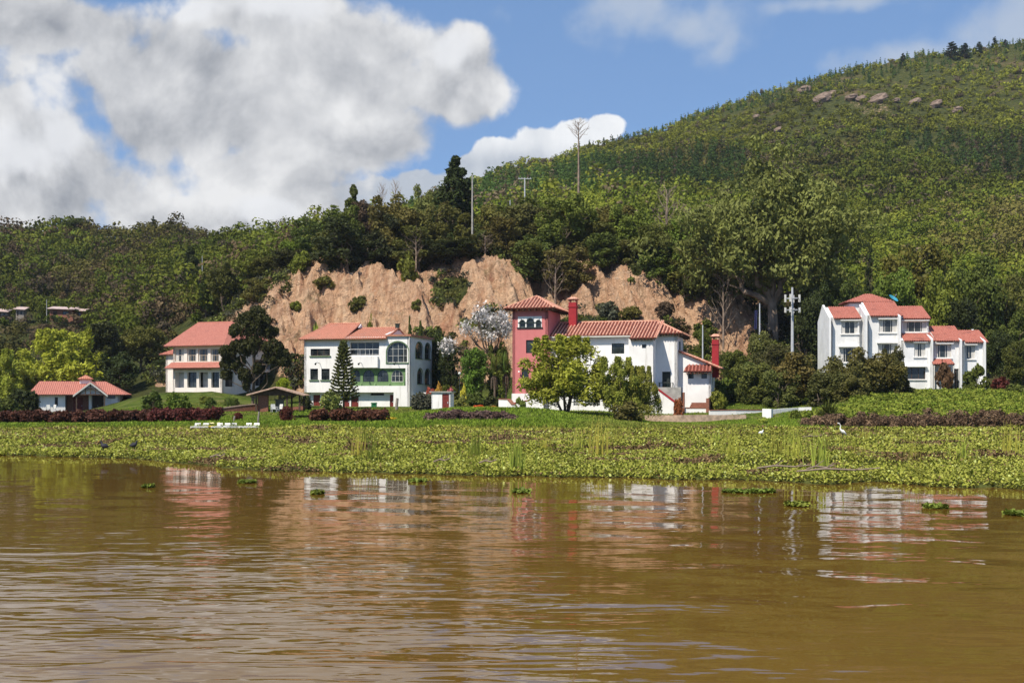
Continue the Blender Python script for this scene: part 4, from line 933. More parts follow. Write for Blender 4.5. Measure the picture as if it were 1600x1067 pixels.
for s, e in ((-1, g0 - .25), (1, g1_ + .25)):
    tiled(ro, [(e, -1.5, ez - .05), (e, 1.6, ez - .05), (gx, 2.6, gz_), (gx, -1.5, gz_)], .25, .05)
rf = ro.build('roof', 'tile_salmon', R)
m = MB(); xx0, xx1 = g0, g1_
for p, q in (((g0 - .3, ez - .1), (gx, gz_ - .05)), ((g1_ + .3, ez - .1), (gx, gz_ - .05))):
    m.prism([(p[0], -1.62, p[1]), (q[0], -1.62, q[1]), (q[0], -1.62, q[1] - .22), (p[0], -1.62, p[1] - .22)], (0, .1, 0))
m.build('barge_board', 'white_frame', R)
m = MB(); m.box(g0, g1_, -1.5, -1.38, ze - .1, ze + .05)
for k in range(1, 6):
    x = g0 + (g1_ - g0) * k / 6; zz_ = ze + (gz_ - ze) * (1 - abs(x - gx) / ((g1_ - g0) / 2)) - .15
    m.box(x - .05, x + .05, -1.49, -1.40, ze + .05, max(zz_, ze + .1))
zq_ = ze + (gz_ - ze) * .45; m.box(gx - (g1_ - g0) * .27, gx + (g1_ - g0) * .27, -1.505, -1.385, zq_, zq_ + .1)
m.tube([(g0, -1.44, ze), (gx, -1.44, zq_)], .05, 4); m.tube([(g1_, -1.44, ze), (gx, -1.44, zq_)], .05, 4)
for x in (g0 + .1, g1_ - .1): m.box(x - .07, x + .07, -1.48, -1.34, zb, ze - .1)
m.build('timber_gable', 'timber', R)
m = MB(); m.prism([(g0 + .15, -1.2, ze), (g1_ - .15, -1.2, ze), (gx, -1.2, gz_ - .2)], (0, .1, 0)); m.build('gable', 'plaster_old', R)
x, z = H.fr(134, 600, 3.2); m = MB(); m.box(x - .7, x + .7, 2.6, 3.8, zr - .3, H.fr(134, 592, 3.2)[1]); ch = m.build('chimney', 'plaster', rf)
m = MB(); zt = H.fr(134, 592, 3.2)[1]; tiled(m, [(x - .9, 2.3, zt), (x + .9, 2.3, zt), (x, 3.2, zt + .5)], .25, .05); tiled(m, [(x + .9, 2.3, zt), (x + .9, 4.1, zt), (x, 3.2, zt + .5)], .25, .05); tiled(m, [(x - .9, 4.1, zt), (x - .9, 2.3, zt), (x, 3.2, zt + .5)], .25, .05); m.build('chimney_cap', 'tile_orange', ch)

# ------------------------------------------------------------------ foliage kit
def leaf_quads(rng, C, Rr, per, size, up=0.25, jit=0.75, elong=1.0, flat=1.0, vbase=None, shell=0.55, droop=0.0):
    """C (n,3) clump centres, Rr (n,) radii -> small leaf-spray quads scattered through every clump; returns verts, faces, v"""
    C = np.asarray(C, float); Rr = np.asarray(Rr, float); n = len(C); m = n * per
    c = np.repeat(C, per, 0); r = np.repeat(Rr, per)
    d = rng.normal(size=(m, 3)); d[:, 2] += up; d /= np.linalg.norm(d, axis=1, keepdims=True)
    rad = r * (shell + (1 - shell) * rng.random(m)**0.6) * (0.85 + 0.3 * rng.random(m))
    p = c + d * rad[:, None] * np.array([1, 1, flat])
    nn = d + rng.normal(size=(m, 3)) * jit; nn /= np.linalg.norm(nn, axis=1, keepdims=True)
    t = np.cross(nn, rng.normal(size=(m, 3)) + np.array([0, 0, droop * 4])); t /= np.linalg.norm(t, axis=1, keepdims=True) + 1e-9
    b = np.cross(nn, t)
    if droop: t, b = b, t
    s = size * (0.6 + 0.8 * rng.random(m)); sa = (s * elong**0.5)[:, None] * t * 0.5; sb = (s / elong**0.5)[:, None] * b * 0.5
    # a ragged kite, not a card: four corners pulled about
    k = 0.65 + 0.6 * rng.random((4, m, 1))
    V = np.stack([p - sa * k[0] * 1.25, p - sb * k[1], p + sa * k[2] * 1.25, p + sb * k[3]], 1).reshape(-1, 3)
    Fq = np.arange(m * 4).reshape(m, 4)
    vb = rng.random(n) if vbase is None else vbase
    v = np.repeat(vb, per) * 0.45 + rng.random(m) * 0.55
    return V, Fq, np.repeat(v, 4)
def crown_mesh(name, parts):
    V = []; Q = []; A = []; o = 0
    for v, f, a in parts: V.append(v); Q.append(f + o); A.append(a); o += len(v)
    return np_mesh(name, np.concatenate(V), np.concatenate(Q), 'leaf', {'v': np.concatenate(A)})
def limbs(rng, mb, base, top, r0, targets, bend=0.25, r1=None, n=6):
    """a bent trunk from base to top with limbs out to the targets"""
    base = Vector(base); top = Vector(top); pts = []; K = 6
    off = Vector((rng.normal() * bend, rng.normal() * bend, 0))
    for i in range(K + 1):
        t = i / K; pts.append(base.lerp(top, t) + off * math.sin(t * 3.1) + Vector((rng.normal(), rng.normal(), 0)) * 0.06 * bend * (0 < i < K))
    r1 = r0 * 0.3 if r1 is None else r1
    mb.tube(pts, [r0 * (1 - i / K) + r1 * i / K for i in range(K + 1)], n)
    for t in targets:
        t = Vector(t); s = min(0.92, max(0.25, 0.35 + 0.5 * rng.random())); j = s * K; i = int(j); p = pts[i].lerp(pts[min(i + 1, K)], j - i)
        if p.z > t.z: p = pts[max(1, i - 2)]
        rr = (r0 * (1 - s) + r1 * s) * 0.62
        m1 = p.lerp(t, 0.35) + Vector((rng.normal(), rng.normal(), 0.6)) * 0.12 * (t - p).length; m2 = p.lerp(t, 0.7) + Vector((rng.normal(), rng.normal(), 0.4)) * 0.10 * (t - p).length
        mb.tube([p, m1, m2, t], [rr, rr * .7, rr * .45, rr * .18], 5)
PROTO = {}
def reg(kind, trunk_mb, crown, H, Wd, bark='bark'):
    PROTO.setdefault(kind, []).append((trunk_mb.mesh(kind + '_trunk', bark), crown, H, Wd))
def ellip(rng, n, R, z0, z1, inner=0.35, bottom=1.0):
    out = []
    while len(out) < n:
        p = rng.uniform(-1, 1, 3); q = math.sqrt(p[0]**2 + p[1]**2 + (p[2] * (bottom if p[2] < 0 else 1))**2)
        if inner < q < 1: out.append((p[0] * R, p[1] * R, (z0 + z1) / 2 + p[2] * (z1 - z0) / 2))
    return np.array(out)
def mk_broad(seed, H=10, R=4.2, z0=2.4, nb=42, rb=(0.8, 1.5), per=210, size=.27, lobes=3):
    rng = np.random.default_rng(seed); C = []
    for l in range(lobes):       # several overlapping lobes make the outline uneven
        a = rng.uniform(0, 6.28); rr = R * rng.uniform(.25, .5); cz = rng.uniform(.0, .22) * H
        e = ellip(rng, nb // lobes, R * rng.uniform(.5, .68), z0 + cz * .5, H * rng.uniform(.76, .93) if l else H * .95, .3)
        e[:, 0] += math.cos(a) * rr; e[:, 1] += math.sin(a) * rr; C.append(e)
    C = np.concatenate(C); r = rng.uniform(*rb, len(C)) * .86
    mb = MB(); limbs(rng, mb, (0, 0, -.5), (0, 0, H * .7), .24, [tuple(c) for c in C[rng.choice(len(C), min(16, len(C)), replace=False)]], .4)
    return mb, crown_mesh('crown', [leaf_quads(rng, C, r, per, size)]), H, 2 * R
for s in (1, 2, 3, 4): mb, c, H_, W_ = mk_broad(s); reg('broad', mb, c, H_, W_)
for s in (11, 12, 13): mb, c, H_, W_ = mk_broad(s, 10, 3.5, 1.0, 68, (.65, 1.15), 160, .24, 4); reg('dense', mb, c, H_, W_)
def mk_bush(seed, nb=22, per=110, size=.17, lob=.14):
    rng = np.random.default_rng(seed); C = ellip(rng, nb, .78, -.4, 1.35, .35); C = C[C[:, 2] > -.05]; C *= 1 + rng.normal(size=(len(C), 1)) * lob * .5; C[:, 2] = np.maximum(C[:, 2], .12)
    mb = MB(); limbs(rng, mb, (0, 0, -.3), (0, 0, .8), .04, [tuple(c) for c in C[:6]], .05)
    return mb, crown_mesh('foliage', [leaf_quads(rng, C, rng.uniform(.28, .42, len(C)), per, size, shell=.5)]), 1.5, 2.1
for s in (21, 22, 23): mb, c, H_, W_ = mk_bush(s); reg('bush', mb, c, H_, W_)
for s in (26,): mb, c, H_, W_ = mk_bush(s, 40, 130, .11, .02); reg('clipped', mb, c, H_, W_)
def mk_cypress(seed, H=12, R=2.8, per=110, size=.30, dense=85, pw=.75):
    rng = np.random.default_rng(seed); C = []; r = []
    for i in range(dense):
        t = rng.random()**.85; z = .9 + t * (H - 1.1); rr = R * (1 - t)**pw * rng.uniform(.35, 1.05) + .08
        a = rng.uniform(0, 6.28); C.append((math.cos(a) * rr, math.sin(a) * rr, z + rr * .25)); r.append(.28 + .62 * (1 - t) * rng.uniform(.6, 1.2))
    mb = MB(); limbs(rng, mb, (0, 0, -.5), (0, 0, H * .97), .22, [C[i] for i in range(18)], .12, r1=.03)
    return mb, crown_mesh('crown', [leaf_quads(rng, C, r, per, size, up=.6, elong=1.8, flat=1.3)]), H, 2 * R
for s in (31, 32, 33): mb, c, H_, W_ = mk_cypress(s); reg('cypress', mb, c, H_, W_)
def mk_pine(seed, H=12, R=2.7):
    rng = np.random.default_rng(seed); C = []; r = []
    for t in np.linspace(.22, .98, 12):
        z = t * H; n = 5 if t < .9 else 2; L = R * (1 - t)**.6 * rng.uniform(.75, 1.15) + .15
        for k in range(n):
            a = rng.uniform(0, 6.28)
            for q in (.45, .75, 1.0): C.append((math.cos(a) * L * q, math.sin(a) * L * q, z + .2 * q * L)); r.append(.32 + .18 * rng.random())
    mb = MB(); limbs(rng, mb, (0, 0, -.5), (0, 0, H * .98), .18, [C[i] for i in range(2, len(C), 3)], .08, r1=.03)
    return mb, crown_mesh('crown', [leaf_quads(rng, C, r, 26, .34, elong=2.0, flat=.6)]), H, 2 * R
for s in (41, 42, 43): mb, c, H_, W_ = mk_pine(s); reg('pine', mb, c, H_, W_)
def mk_willow(seed, H=7.5, R=3.8):
    rng = np.random.default_rng(seed); C = []; r = []
    for i in range(84):
        a = rng.uniform(0, 6.28); t = rng.random()**.7; rr = R * t; top = H * (1 - .42 * (t**2)) * rng.uniform(.7, 1.0)
        C.append((math.cos(a) * rr * (.75 + .25), math.sin(a) * rr, top * rng.uniform(.30, .97))); r.append(rng.uniform(.45, .85))
    for i in range(10):   # upright plumes
        a = rng.uniform(0, 6.28); rr = R * rng.random() * .8
        for k in range(3): C.append((math.cos(a) * rr, math.sin(a) * rr, H * (.82 + .07 * k))); r.append(.45 - .1 * k)
    mb = MB()
    for k in range(5):
        a = k * 1.26; limbs(rng, mb, (math.cos(a) * .15, math.sin(a) * .15, -.4), (math.cos(a) * R * .45, math.sin(a) * R * .45, H * .62), .13, [C[(k * 7 + j * 3) % len(C)] for j in range(5)], .2)
    return mb, crown_mesh('crown', [leaf_quads(rng, C, r, 190, .21, elong=2.2, flat=1.25, up=.5, jit=.7, shell=.3)]), H, 2 * R
for s in (51, 52, 53): mb, c, H_, W_ = mk_willow(s); reg('willow', mb, c, H_, W_)
def mk_euc(seed, H=16, R=8.5):
    rng = np.random.default_rng(seed); mb = MB(); C = []; r = []
    forks = [((-.3, 0, 3.0), (-5.4, -.6, 6.6)), ((-.1, 0, 3.2), (-2.6, -1.4, 9.4)), ((0, 0, 3.4), (.3, -.8, 11.5)), ((.2, 0, 3.0), (3.2, -1.0, 9.6)), ((.3, .2, 3.2), (5.2, .8, 7.6)), ((0, .3, 3.2), (1.4, 2.5, 10.0)), ((0, .2, 3), (-1.6, 2.6, 9.0))]
    mb.tube([(0, 0, -1), (.1, 0, 1.4), (0, 0, 3.4)], [.55, .42, .36], 8)
    for a, b in forks:
        a = Vector(a); b = Vector(b); p = [a]; K = 6
        for i in range(1, K + 1): p.append(a.lerp(b, i / K) + Vector((rng.normal() * .35, rng.normal() * .3, math.sin(i / K * 3.14) * -.6 + rng.normal() * .25)))
        mb.tube(p, [.22 * (1 - i / K) + .07 for i in range(K + 1)], 6)
        for j in range(9):
            q = p[rng.integers(3, K + 1)]; d = Vector((rng.normal() * 1.7, rng.normal() * 1.5, abs(rng.normal()) * 1.5 + .6)); e = q + d
            mb.tube([q, q.lerp(e, .5) + Vector((0, 0, -.25)), e], [.10, .06, .025], 4)
            for l in range(4): C.append(tuple(e + Vector((rng.normal() * 1.1, rng.normal() * 1.0, rng.normal() * .8)))); r.append(rng.uniform(.6, 1.25))
    for i in range(70):
        a = rng.uniform(0, 6.28); q = rng.uniform(.55, 1.0); C.append((math.cos(a) * R * .82 * q, math.sin(a) * R * .6 * q, 7.6 + rng.uniform(-4.4, 3.6) * (1 - q * .35))); r.append(rng.uniform(.7, 1.3))
    return mb, crown_mesh('crown', [leaf_quads(rng, C, r, 120, .25, elong=1.7, droop=.4, jit=.6, shell=.5)]), H, 2 * R
mb, c, H_, W_ = mk_euc(61); reg('eucalyptus', mb, c, 13.5, 15, 'pale_bark')
def mk_norfolk(seed=71, H=8.6, R=1.9):
    rng = np.random.default_rng(seed); mb = MB(); V = []; Q = []; A = []; o = 0
    limbs(rng, mb, (0, 0, -.3), (0, 0, H), .13, [], .03, r1=.03); C = []; r = []
    for t in np.linspace(.16, .99, 18):
        z = t * H; L = R * (1 - t * .80) * (1 if t < .93 else .6); n = 7; a0 = rng.uniform(0, 6.28)
        for k in range(n):
            a = a0 + k * 6.283 / n; prev = Vector((0, 0, z))
            for q in np.linspace(.15, 1, 9):
                p = Vector((math.cos(a) * L * q, math.sin(a) * L * q, z - .12 * math.sin(q * 3.0) + .40 * q**3 * L * .5)); C.append(tuple(p)); r.append(.10 + .06 * (1 - q))
            mb.tube([(0, 0, z), (math.cos(a) * L * .6, math.sin(a) * L * .6, z - .08), (math.cos(a) * L * .95, math.sin(a) * L * .95, z + .12 * L)], [.03, .02, .01], 4)
    for i in range(26):   # dense old top
        t = rng.uniform(.62, 1); C.append((rng.normal() * .16, rng.normal() * .16, t * H)); r.append(.36)
    return mb, crown_mesh('crown', [leaf_quads(rng, C, r, 12, .16, elong=1.6, up=.5, shell=.2)]), H, 2 * R
mb, c, H_, W_ = mk_norfolk(); reg('norfolk', mb, c, H_, W_)
def mk_clump_pine(seed=81):
    rng = np.random.default_rng(seed); C = []; r = []; big = []
    # separate rounded cushions at the branch ends, photo-like outline (x, z in metres, base at 0)
    for x, z, q in ((-.9, 9.6, 1.2), (.4, 10.2, 1.3), (1.5, 9.5, 1.15), (-1.8, 8.4, 1.2), (-.3, 8.6, 1.5), (1.2, 8.2, 1.5), (2.4, 8.3, .95), (-2.9, 6.2, 1.05), (-2.1, 6.9, .9), (-1.1, 6.6, 1.2), (.4, 6.9, 1.3), (1.9, 6.6, 1.1), (3.0, 6.6, 1.1), (3.9, 5.9, 1.0), (2.2, 5.5, 1.0), (3.2, 5.2, .9), (-3.6, 5.0, .95), (-2.7, 4.7, 1.0), (-1.6, 5.2, .9), (-3.3, 3.7, .8), (-1.2, 3.7, 1.0), (-.5, 3.2, .8), (-.9, 2.5, .6), (1.0, 4.4, .9), (4.3, 5.1, .7)):
        for s in (-1, 1): big.append((x + rng.normal() * .15, s * rng.uniform(.3, 1.5) * (1 - abs(z - 7) / 9), z, q * rng.uniform(.75, .95)))
    for x, y, z, q in big:
        for k in range(7): d = rng.normal(size=3); d /= np.linalg.norm(d); C.append((x + d[0] * q * .55, y + d[1] * q * .55, z + d[2] * q * .4)); r.append(q * .58)
    mb = MB(); limbs(rng, mb, (0, 0, -.5), (.3, 0, 9.2), .26, [(b[0], b[1], b[2] - b[3] * .3) for b in big[::2]], .15)
    return mb, crown_mesh('crown', [leaf_quads(rng, C, r, 110, .21, up=.7, elong=1.4)]), 11.3, 9.0
mb, c, H_, W_ = mk_clump_pine(); reg('clump_pine', mb, c, H_, W_)
def mk_white(seed=91):
    """Cecropia-like: wide flat canopy of large pale leaves"""
    rng = np.random.default_rng(seed); C = []; r = []; mb = MB(); T = []
    for i in range(40):
        x = rng.uniform(-3.0, 2.9); lo = 5.3 + .25 * abs(x); hi = 7.9 - .10 * x * x - (.6 if x < -1.5 else 0)
        p = (x, rng.uniform(-1.6, 1.6), rng.uniform(lo, hi)); C.append(p); r.append(rng.uniform(.4, .6)); T.append(p)
    for i in range(9): p = (rng.uniform(-5.2, -4.2), rng.uniform(-.6, .6), rng.uniform(4.6, 5.3)); C.append(p); r.append(.42); T.append(p)
    mb.tube([(1.0, 0, -.5), (.8, 0, 2.5), (.4, 0, 4.6)], [.22, .17, .13], 6)
    for p in T[::2]:
        a = Vector((.5, 0, 4.0)); p = Vector(p); m_ = a.lerp(p, .55); m_.z = min(p.z - .5, 4.7 + .2 * abs(m_.x)); mb.tube([a, m_, p], [.10, .06, .03], 4)
    rngs = np.random.default_rng(5); m = 1900; ii = rngs.integers(0, len(C), m); c = np.array(C)[ii] + rngs.normal(size=(m, 3)) * np.array([.34, .34, .26])
    V = []; Q = []; A = []
    for k in range(m):   # five-lobed drooping star leaves
        s = rngs.uniform(.10, .19); a0 = rngs.uniform(0, 6.28); tilt = rngs.normal(size=2) * .45; base = len(V); V.append(c[k]); n = 10
        for j in range(n):
            rr = s if j % 2 == 0 else s * .5; a = a0 + j * 6.283 / n; x, y = rr * math.cos(a), rr * math.sin(a); V.append(c[k] + np.array([x, y, x * tilt[0] + y * tilt[1] - (.30 if j % 2 == 0 else .08) * rr]))
        for j in range(n // 2): Q.append((base, base + 1 + (2 * j - 1) % n, base + 1 + 2 * j, base + 1 + (2 * j + 1) % n))
        A += [rngs.random()] * (n + 1)
    return mb, np_mesh('crown', np.array(V), np.array(Q), 'leaf', {'v': np.array(A)}), 8.6, 8.0
mb, c, H_, W_ = mk_white(); reg('white_tree', mb, c, H_, W_)
def mk_bare(seed, H=13, R=2.6, cluster=True, z0=.75):
    rng = np.random.default_rng(seed); mb = MB()
    def br(p, d, L, r, k):
        e = p + d * L; m_ = p.lerp(e, .5) + Vector(rng.normal(size=3)) * L * .06; mb.tube([p, m_, e], [r, r * .75, r * .5], 4)
        if k:
            for i in range(3):
                nd = (d + Vector(rng.normal(size=3)) * .42 + Vector((0, 0, .10))).normalized(); br(p.lerp(e, .45 + .27 * i), nd, L * .62, r * .5, k - 1)
    mb.tube([(0, 0, -.5), (.05, 0, H * .4), (-.02, 0, H * .8), (0, 0, H)], [.22, .17, .10, .03], 6)
    for i in range(16):
        z = H * (z0 + (1 - z0) * (i / 16)); a = i * 2.4; t = i / 16
        br(Vector((0, 0, z)), Vector((math.cos(a), math.sin(a), .9)).normalized(), R * (.75 - .45 * t), .05, 2)
    return mb, None, H, R * 2
mb, c, H_, W_ = mk_bare(101); reg('dead_tree', mb, c, H_, W_, 'pale_bark')
mb, c, H_, W_ = mk_bare(102, 8, 3.4, True, .25); reg('bare_bush', mb, c, H_, W_, 'pale_bark')
def mk_yucca(seed, n=240, L=1.5, w=.06, kind='yucca', spread=.8):
    rng = np.random.default_rng(seed); V = []; Q = []; A = []
    for i in range(n):
        a = rng.uniform(0, 6.28); el = rng.uniform(.15, 1.45); l = L * rng.uniform(.6, 1.1); d = np.array([math.cos(a) * math.cos(el), math.sin(a) * math.cos(el), math.sin(el)]); s = np.array([-math.sin(a), math.cos(a), 0]) * w * .5
        o = np.array([rng.normal() * .12 * spread, rng.normal() * .12 * spread, rng.uniform(0, .3 * L)]); m_ = o + d * l * .55; e = o + d * l - np.array([0, 0, .28 * l * math.cos(el)]); b = len(V)
        V += [o - s * .6, o + s * .6, m_ + s, m_ - s, e + s * .12, e - s * .12]; Q += [(b, b + 1, b + 2, b + 3), (b + 3, b + 2, b + 4, b + 5)]; A += [rng.random()] * 6
    mb = MB(); mb.tube([(0, 0, -.3), (0, 0, .35 * L)], [.09, .07], 6)
    return mb, np_mesh('fronds', np.array(V), np.array(Q), 'leaf', {'v': np.array(A)}), L * 1.25, L * 1.9
mb, c, H_, W_ = mk_yucca(111); reg('yucca', mb, c, H_, W_)
mb, c, H_, W_ = mk_yucca(112, 70, 2.2, .30); reg('palm', mb, c, H_, W_)
mb = MB()
def mk_palm_tall(seed):
    rng = np.random.default_rng(seed); mb, c, h, w = mk_yucca(seed, 46, 2.0, .42)
    V = np.empty(len(c.vertices) * 3, np.float32); c.vertices.foreach_get('co', V); V = V.reshape(-1, 3); V[:, 2] += 3.2; c.vertices.foreach_set('co', V.ravel()); c.update()
    mb = MB(); mb.tube([(0, 0, -.3), (.1, 0, 1.5), (0, 0, 3.5)], [.22, .17, .15], 8)
    for k in range(14): a = k * .7; mb.tube([(.1 * math.cos(a), .1 * math.sin(a), 3.2), (.45 * math.cos(a), .45 * math.sin(a), 2.9), (.5 * math.cos(a), .5 * math.sin(a), 1.9)], [.05, .07, .02], 4)
    return mb, c, 5.4, 3.8
mb, c, H_, W_ = mk_palm_tall(113); reg('palm_tree', mb, c, H_, W_)
def mk_reed(seed, n=26, L=1.0, spread=.28, w=.022):
    rng = np.random.default_rng(seed); V = []; Q = []; A = []
    for i in range(n):
        o = np.array([rng.normal() * spread, rng.normal() * spread * .7, 0]); l = L * rng.uniform(.45, 1.1); ln = rng.normal(size=2) * .16; s = np.array([w * .5 * (1 + rng.random()), 0, 0])
        m_ = o + np.array([ln[0] * l * .4, ln[1] * l * .4, l * .6]); e = o + np.array([ln[0] * l, ln[1] * l, l]); b = len(V)
        V += [o - s, o + s, m_ + s * .8, m_ - s * .8, e + s * .1, e - s * .1]; Q += [(b, b + 1, b + 2, b + 3), (b + 3, b + 2, b + 4, b + 5)]; A += [rng.random()] * 6
    return np_mesh('reed_clump', np.array(V), np.array(Q), 'leaf', {'v': np.array(A)})

# colours (linear base colours of the leaves)
DK = (0.036, 0.044, 0.012); MD = (0.078, 0.095, 0.018); BR = (0.120, 0.150, 0.022); OL = (0.105, 0.104, 0.025); YG = (0.22, 0.25, 0.030); RED = (0.095, 0.026, 0.019); PG = (0.15, 0.175, 0.042); GR = (0.075, 0.078, 0.05); BN = (0.085, 0.062, 0.032)
NAMEOF = {'broad': 'broadleaf_tree', 'dense': 'broadleaf_tree', 'bush': 'shrub', 'clipped': 'shrub', 'cypress': 'cypress_tree', 'pine': 'pine_tree', 'willow': 'willow_tree', 'eucalyptus': 'eucalyptus_tree', 'norfolk': 'norfolk_pine', 'clump_pine': 'araucaria_tree', 'white_tree': 'cecropia_tree', 'dead_tree': 'dead_tree', 'bare_bush': 'bare_tree', 'yucca': 'yucca_plant', 'palm': 'fan_palm', 'palm_tree': 'palm_tree'}
_rng = random.Random(7); _cnt = {}
def plant(kind, px, Y, top, width, label, color=MD, group=None, cat=None, zoff=0.0, base=None, rot=None, name=None):
    X = at(px, Y); zg = gz(X, Y) + zoff if base is None else CH + (HY - base) / F * Y
    zt_ = CH + (HY - top) / F * Y; h = max(zt_ - zg, .3); w = width / F * Y
    i = _cnt.get(kind, 0); _cnt[kind] = i + 1; vs = PROTO[kind]; tm, cm, H0, W0 = vs[i % len(vs)]
    nm = name or NAMEOF[kind]
    o = empty(nm, (X, Y, zg), _rng.uniform(0, 6.28) if rot is None else rot, (w / W0, w / W0, h / H0))
    tag(o, label, cat or nm.replace('_', ' '), group)
    if kind in ('bush', 'clipped', 'yucca', 'palm'): link('stem', tm, o)
    else: link('trunk', tm, o)
    if cm:
        c = link('foliage' if kind in ('bush', 'clipped', 'yucca', 'palm') else 'crown', cm, o); j = lambda: _rng.uniform(.9, 1.1); c.color = (color[0] * j(), color[1] * j(), color[2] * j(), 1)
    return o

# ------------------------------------------------------------------ trees along the top of the cliff, left to right
G = 'trees along the cliff top'
cl = [
 ('broad', 322, 196, 424, 46, MD, 'green tree on the slope above the left end of the salmon roof'),
 ('broad', 352, 192, 408, 62, MD, 'round green tree directly above the two storey house with the pale red roof'),
 ('broad', 392, 190, 388, 66, BR, 'bright green spreading tree left of the bare cliff'),
 ('dense', 428, 186, 398, 60, MD, 'leafy tree overhanging the left end of the bare cliff'),
 ('dense', 400, 172, 432, 50, OL, 'olive shrubby tree below the bright green spreading one'),
 ('broad', 462, 184, 372, 54, BR, 'fresh green tree on the left shoulder of the cliff'),
 ('broad', 495, 184, 338, 58, MD, 'tall dark green tree at the left shoulder of the cliff'),
 ('bush', 470, 174, 392, 36, BR, 'small bright shrub on the left shoulder of the cliff'),
 ('pine', 522, 184, 322, 40, BR, 'slender light green conifer left of the big dark tree'),
 ('cypress', 552, 190, 290, 46, MD, 'tall pointed green conifer behind the big dark tree'),
 ('dense', 545, 171, 338, 92, DK, 'largest very dark tree hanging over the cliff edge'),
 ('dense', 576, 188, 302, 50, BN, 'dark brownish tree with a rounded top on the skyline'),
 ('dead_tree', 597, 188, 292, 22, GR, 'thin leafless grey tree between the brown tree and the olive trees'),
 ('dense', 628, 176, 296, 84, OL, 'tall olive tree with a pointed top left of the dark cypress'),
 ('dead_tree', 618, 180, 288, 24, GR, 'thin leafless tree poking out of the tall olive tree'),
 ('broad', 664, 186, 284, 46, PG, 'pale green airy tree just left of the dark cypress'),
 ('cypress', 712, 184, 247, 88, DK, 'tallest dark cypress on the cliff top'),
 ('dense', 690, 174, 318, 66, OL, 'olive tree in front of the dark cypress'),
 ('cypress', 727, 172, 330, 56, OL, 'olive conifer at the foot of the pale mast'),
 ('bare_bush', 650, 171, 362, 50, GR, 'grey leafless tree in the middle of the cliff top trees'),
 ('bare_bush', 758, 172, 368, 50, GR, 'grey leafless tree right of the pale mast'),
 ('broad', 772, 180, 318, 60, OL, 'thin olive tree right of the pale mast'),
 ('bush', 640, 169, 398, 40, BR, 'small light shrub at the cliff edge below the olive trees'),
 ('dense', 838, 176, 306, 92, OL, 'rounded olive tree above the pink tower'),
 ('broad', 884, 175, 302, 84, BR, 'bright green tree at the foot of the tall dead trunk'),
 ('dense', 850, 169, 352, 84, MD, 'deep green tree above the tower chimney'),
 ('dense', 885, 167, 384, 76, OL, 'low olive tree spilling over the cliff above the red chimney'),
 ('bare_bush', 868, 165, 400, 62, GR, 'grey twiggy tree on the cliff edge above the pink tower'),
 ('broad', 945, 182, 312, 80, OL, 'olive tree right of the tall dead trunk'),
 ('broad', 985, 176, 318, 70, BR, 'light green tree above the white wing of the tower house'),
 ('dense', 958, 168, 356, 72, MD, 'deep green tree above the notch of the cliff'),
 ('bare_bush', 1042, 184, 296, 74, BN, 'brown leafless tree above the right half of the cliff'),
 ('broad', 1020, 171, 348, 80, MD, 'low green tree on the edge above the right half of the cliff'),
 ('broad', 1072, 172, 342, 82, BR, 'broad green tree on the cliff left of the big eucalyptus'),
 ('dense', 1115, 174, 350, 76, OL, 'dull green tree touching the left side of the eucalyptus'),
 ('dense', 1070, 166, 408, 50, MD, 'dark shrubby tree hanging over the right end of the cliff'),
 ('dense', 1128, 164, 412, 50, OL, 'olive shrubby tree below the lowest limb of the eucalyptus'),
 ('bare_bush', 1130, 158, 432, 60, GR, 'grey twiggy tree at the right end of the cliff'),
 ('eucalyptus', 1206, 160, 276, 285, PG, 'huge pale eucalyptus with bare white limbs right of the cliff'),
 ('dense', 1288, 168, 330, 76, OL, 'olive tree touching the right side of the eucalyptus'),
 ('broad', 1172, 176, 372, 70, BR, 'bright green tree seen through the limbs of the eucalyptus'),
]
cl += [
 ('dense', 452, 180, 388, 60, DK, 'dark tree low on the left shoulder of the cliff'), ('dense', 520, 176, 352, 70, OL, 'olive tree between the tall dark one and the big dark one'),
 ('dense', 600, 174, 330, 80, DK, 'dark tree right beside the largest dark one'), ('dense', 655, 172, 352, 76, OL, 'olive bushy tree at the edge in the middle of the cliff top'),
 ('dense', 712, 171, 372, 84, DK, 'dark low tree under the tall cypress'), ('dense', 752, 176, 345, 66, MD, 'green tree behind the grey leafless one'),
 ('dense', 792, 174, 338, 70, OL, 'olive tree left of the rounded one above the tower'), ('dense', 815, 168, 372, 66, MD, 'green tree on the edge left of the rounded olive one'),
 ('dense', 918, 174, 340, 80, MD, 'green tree under the foot of the tall dead trunk'), ('dense', 995, 169, 372, 70, OL, 'olive tree on the edge right of the cliff notch'),
 ('dense', 1042, 168, 378, 76, MD, 'green tree in front of the brown leafless one'), ('dense', 1098, 167, 380, 86, OL, 'olive tree on the edge left of the eucalyptus trunk'),
 ('dense', 575, 172, 372, 66, DK, 'dark shrubby tree at the foot of the largest dark one'), ('broad', 540, 184, 320, 60, MD, 'green tree left of the tall pointed conifer'),
 ('broad', 690, 190, 300, 70, OL, 'olive tree behind the pale airy one'), ('broad', 810, 190, 312, 80, MD, 'green tree near the pole with the crossarm')]
for k, px, Y, top, w, c, lab in cl: plant(k, px, Y + (1.5 if k == 'dense' else 0), top, w * (1.22 if k in ('dense', 'broad') else 1.0), lab, c, G, 'tree', zoff=-1.2 if k == 'dense' else -.4, rot=0.0 if k == 'eucalyptus' else None)
plant('dead_tree', 904, 178, 192, 46, 'tall dead tree with a long bare trunk and a fan of twigs against the cloud', GR, cat='tree', base=302)

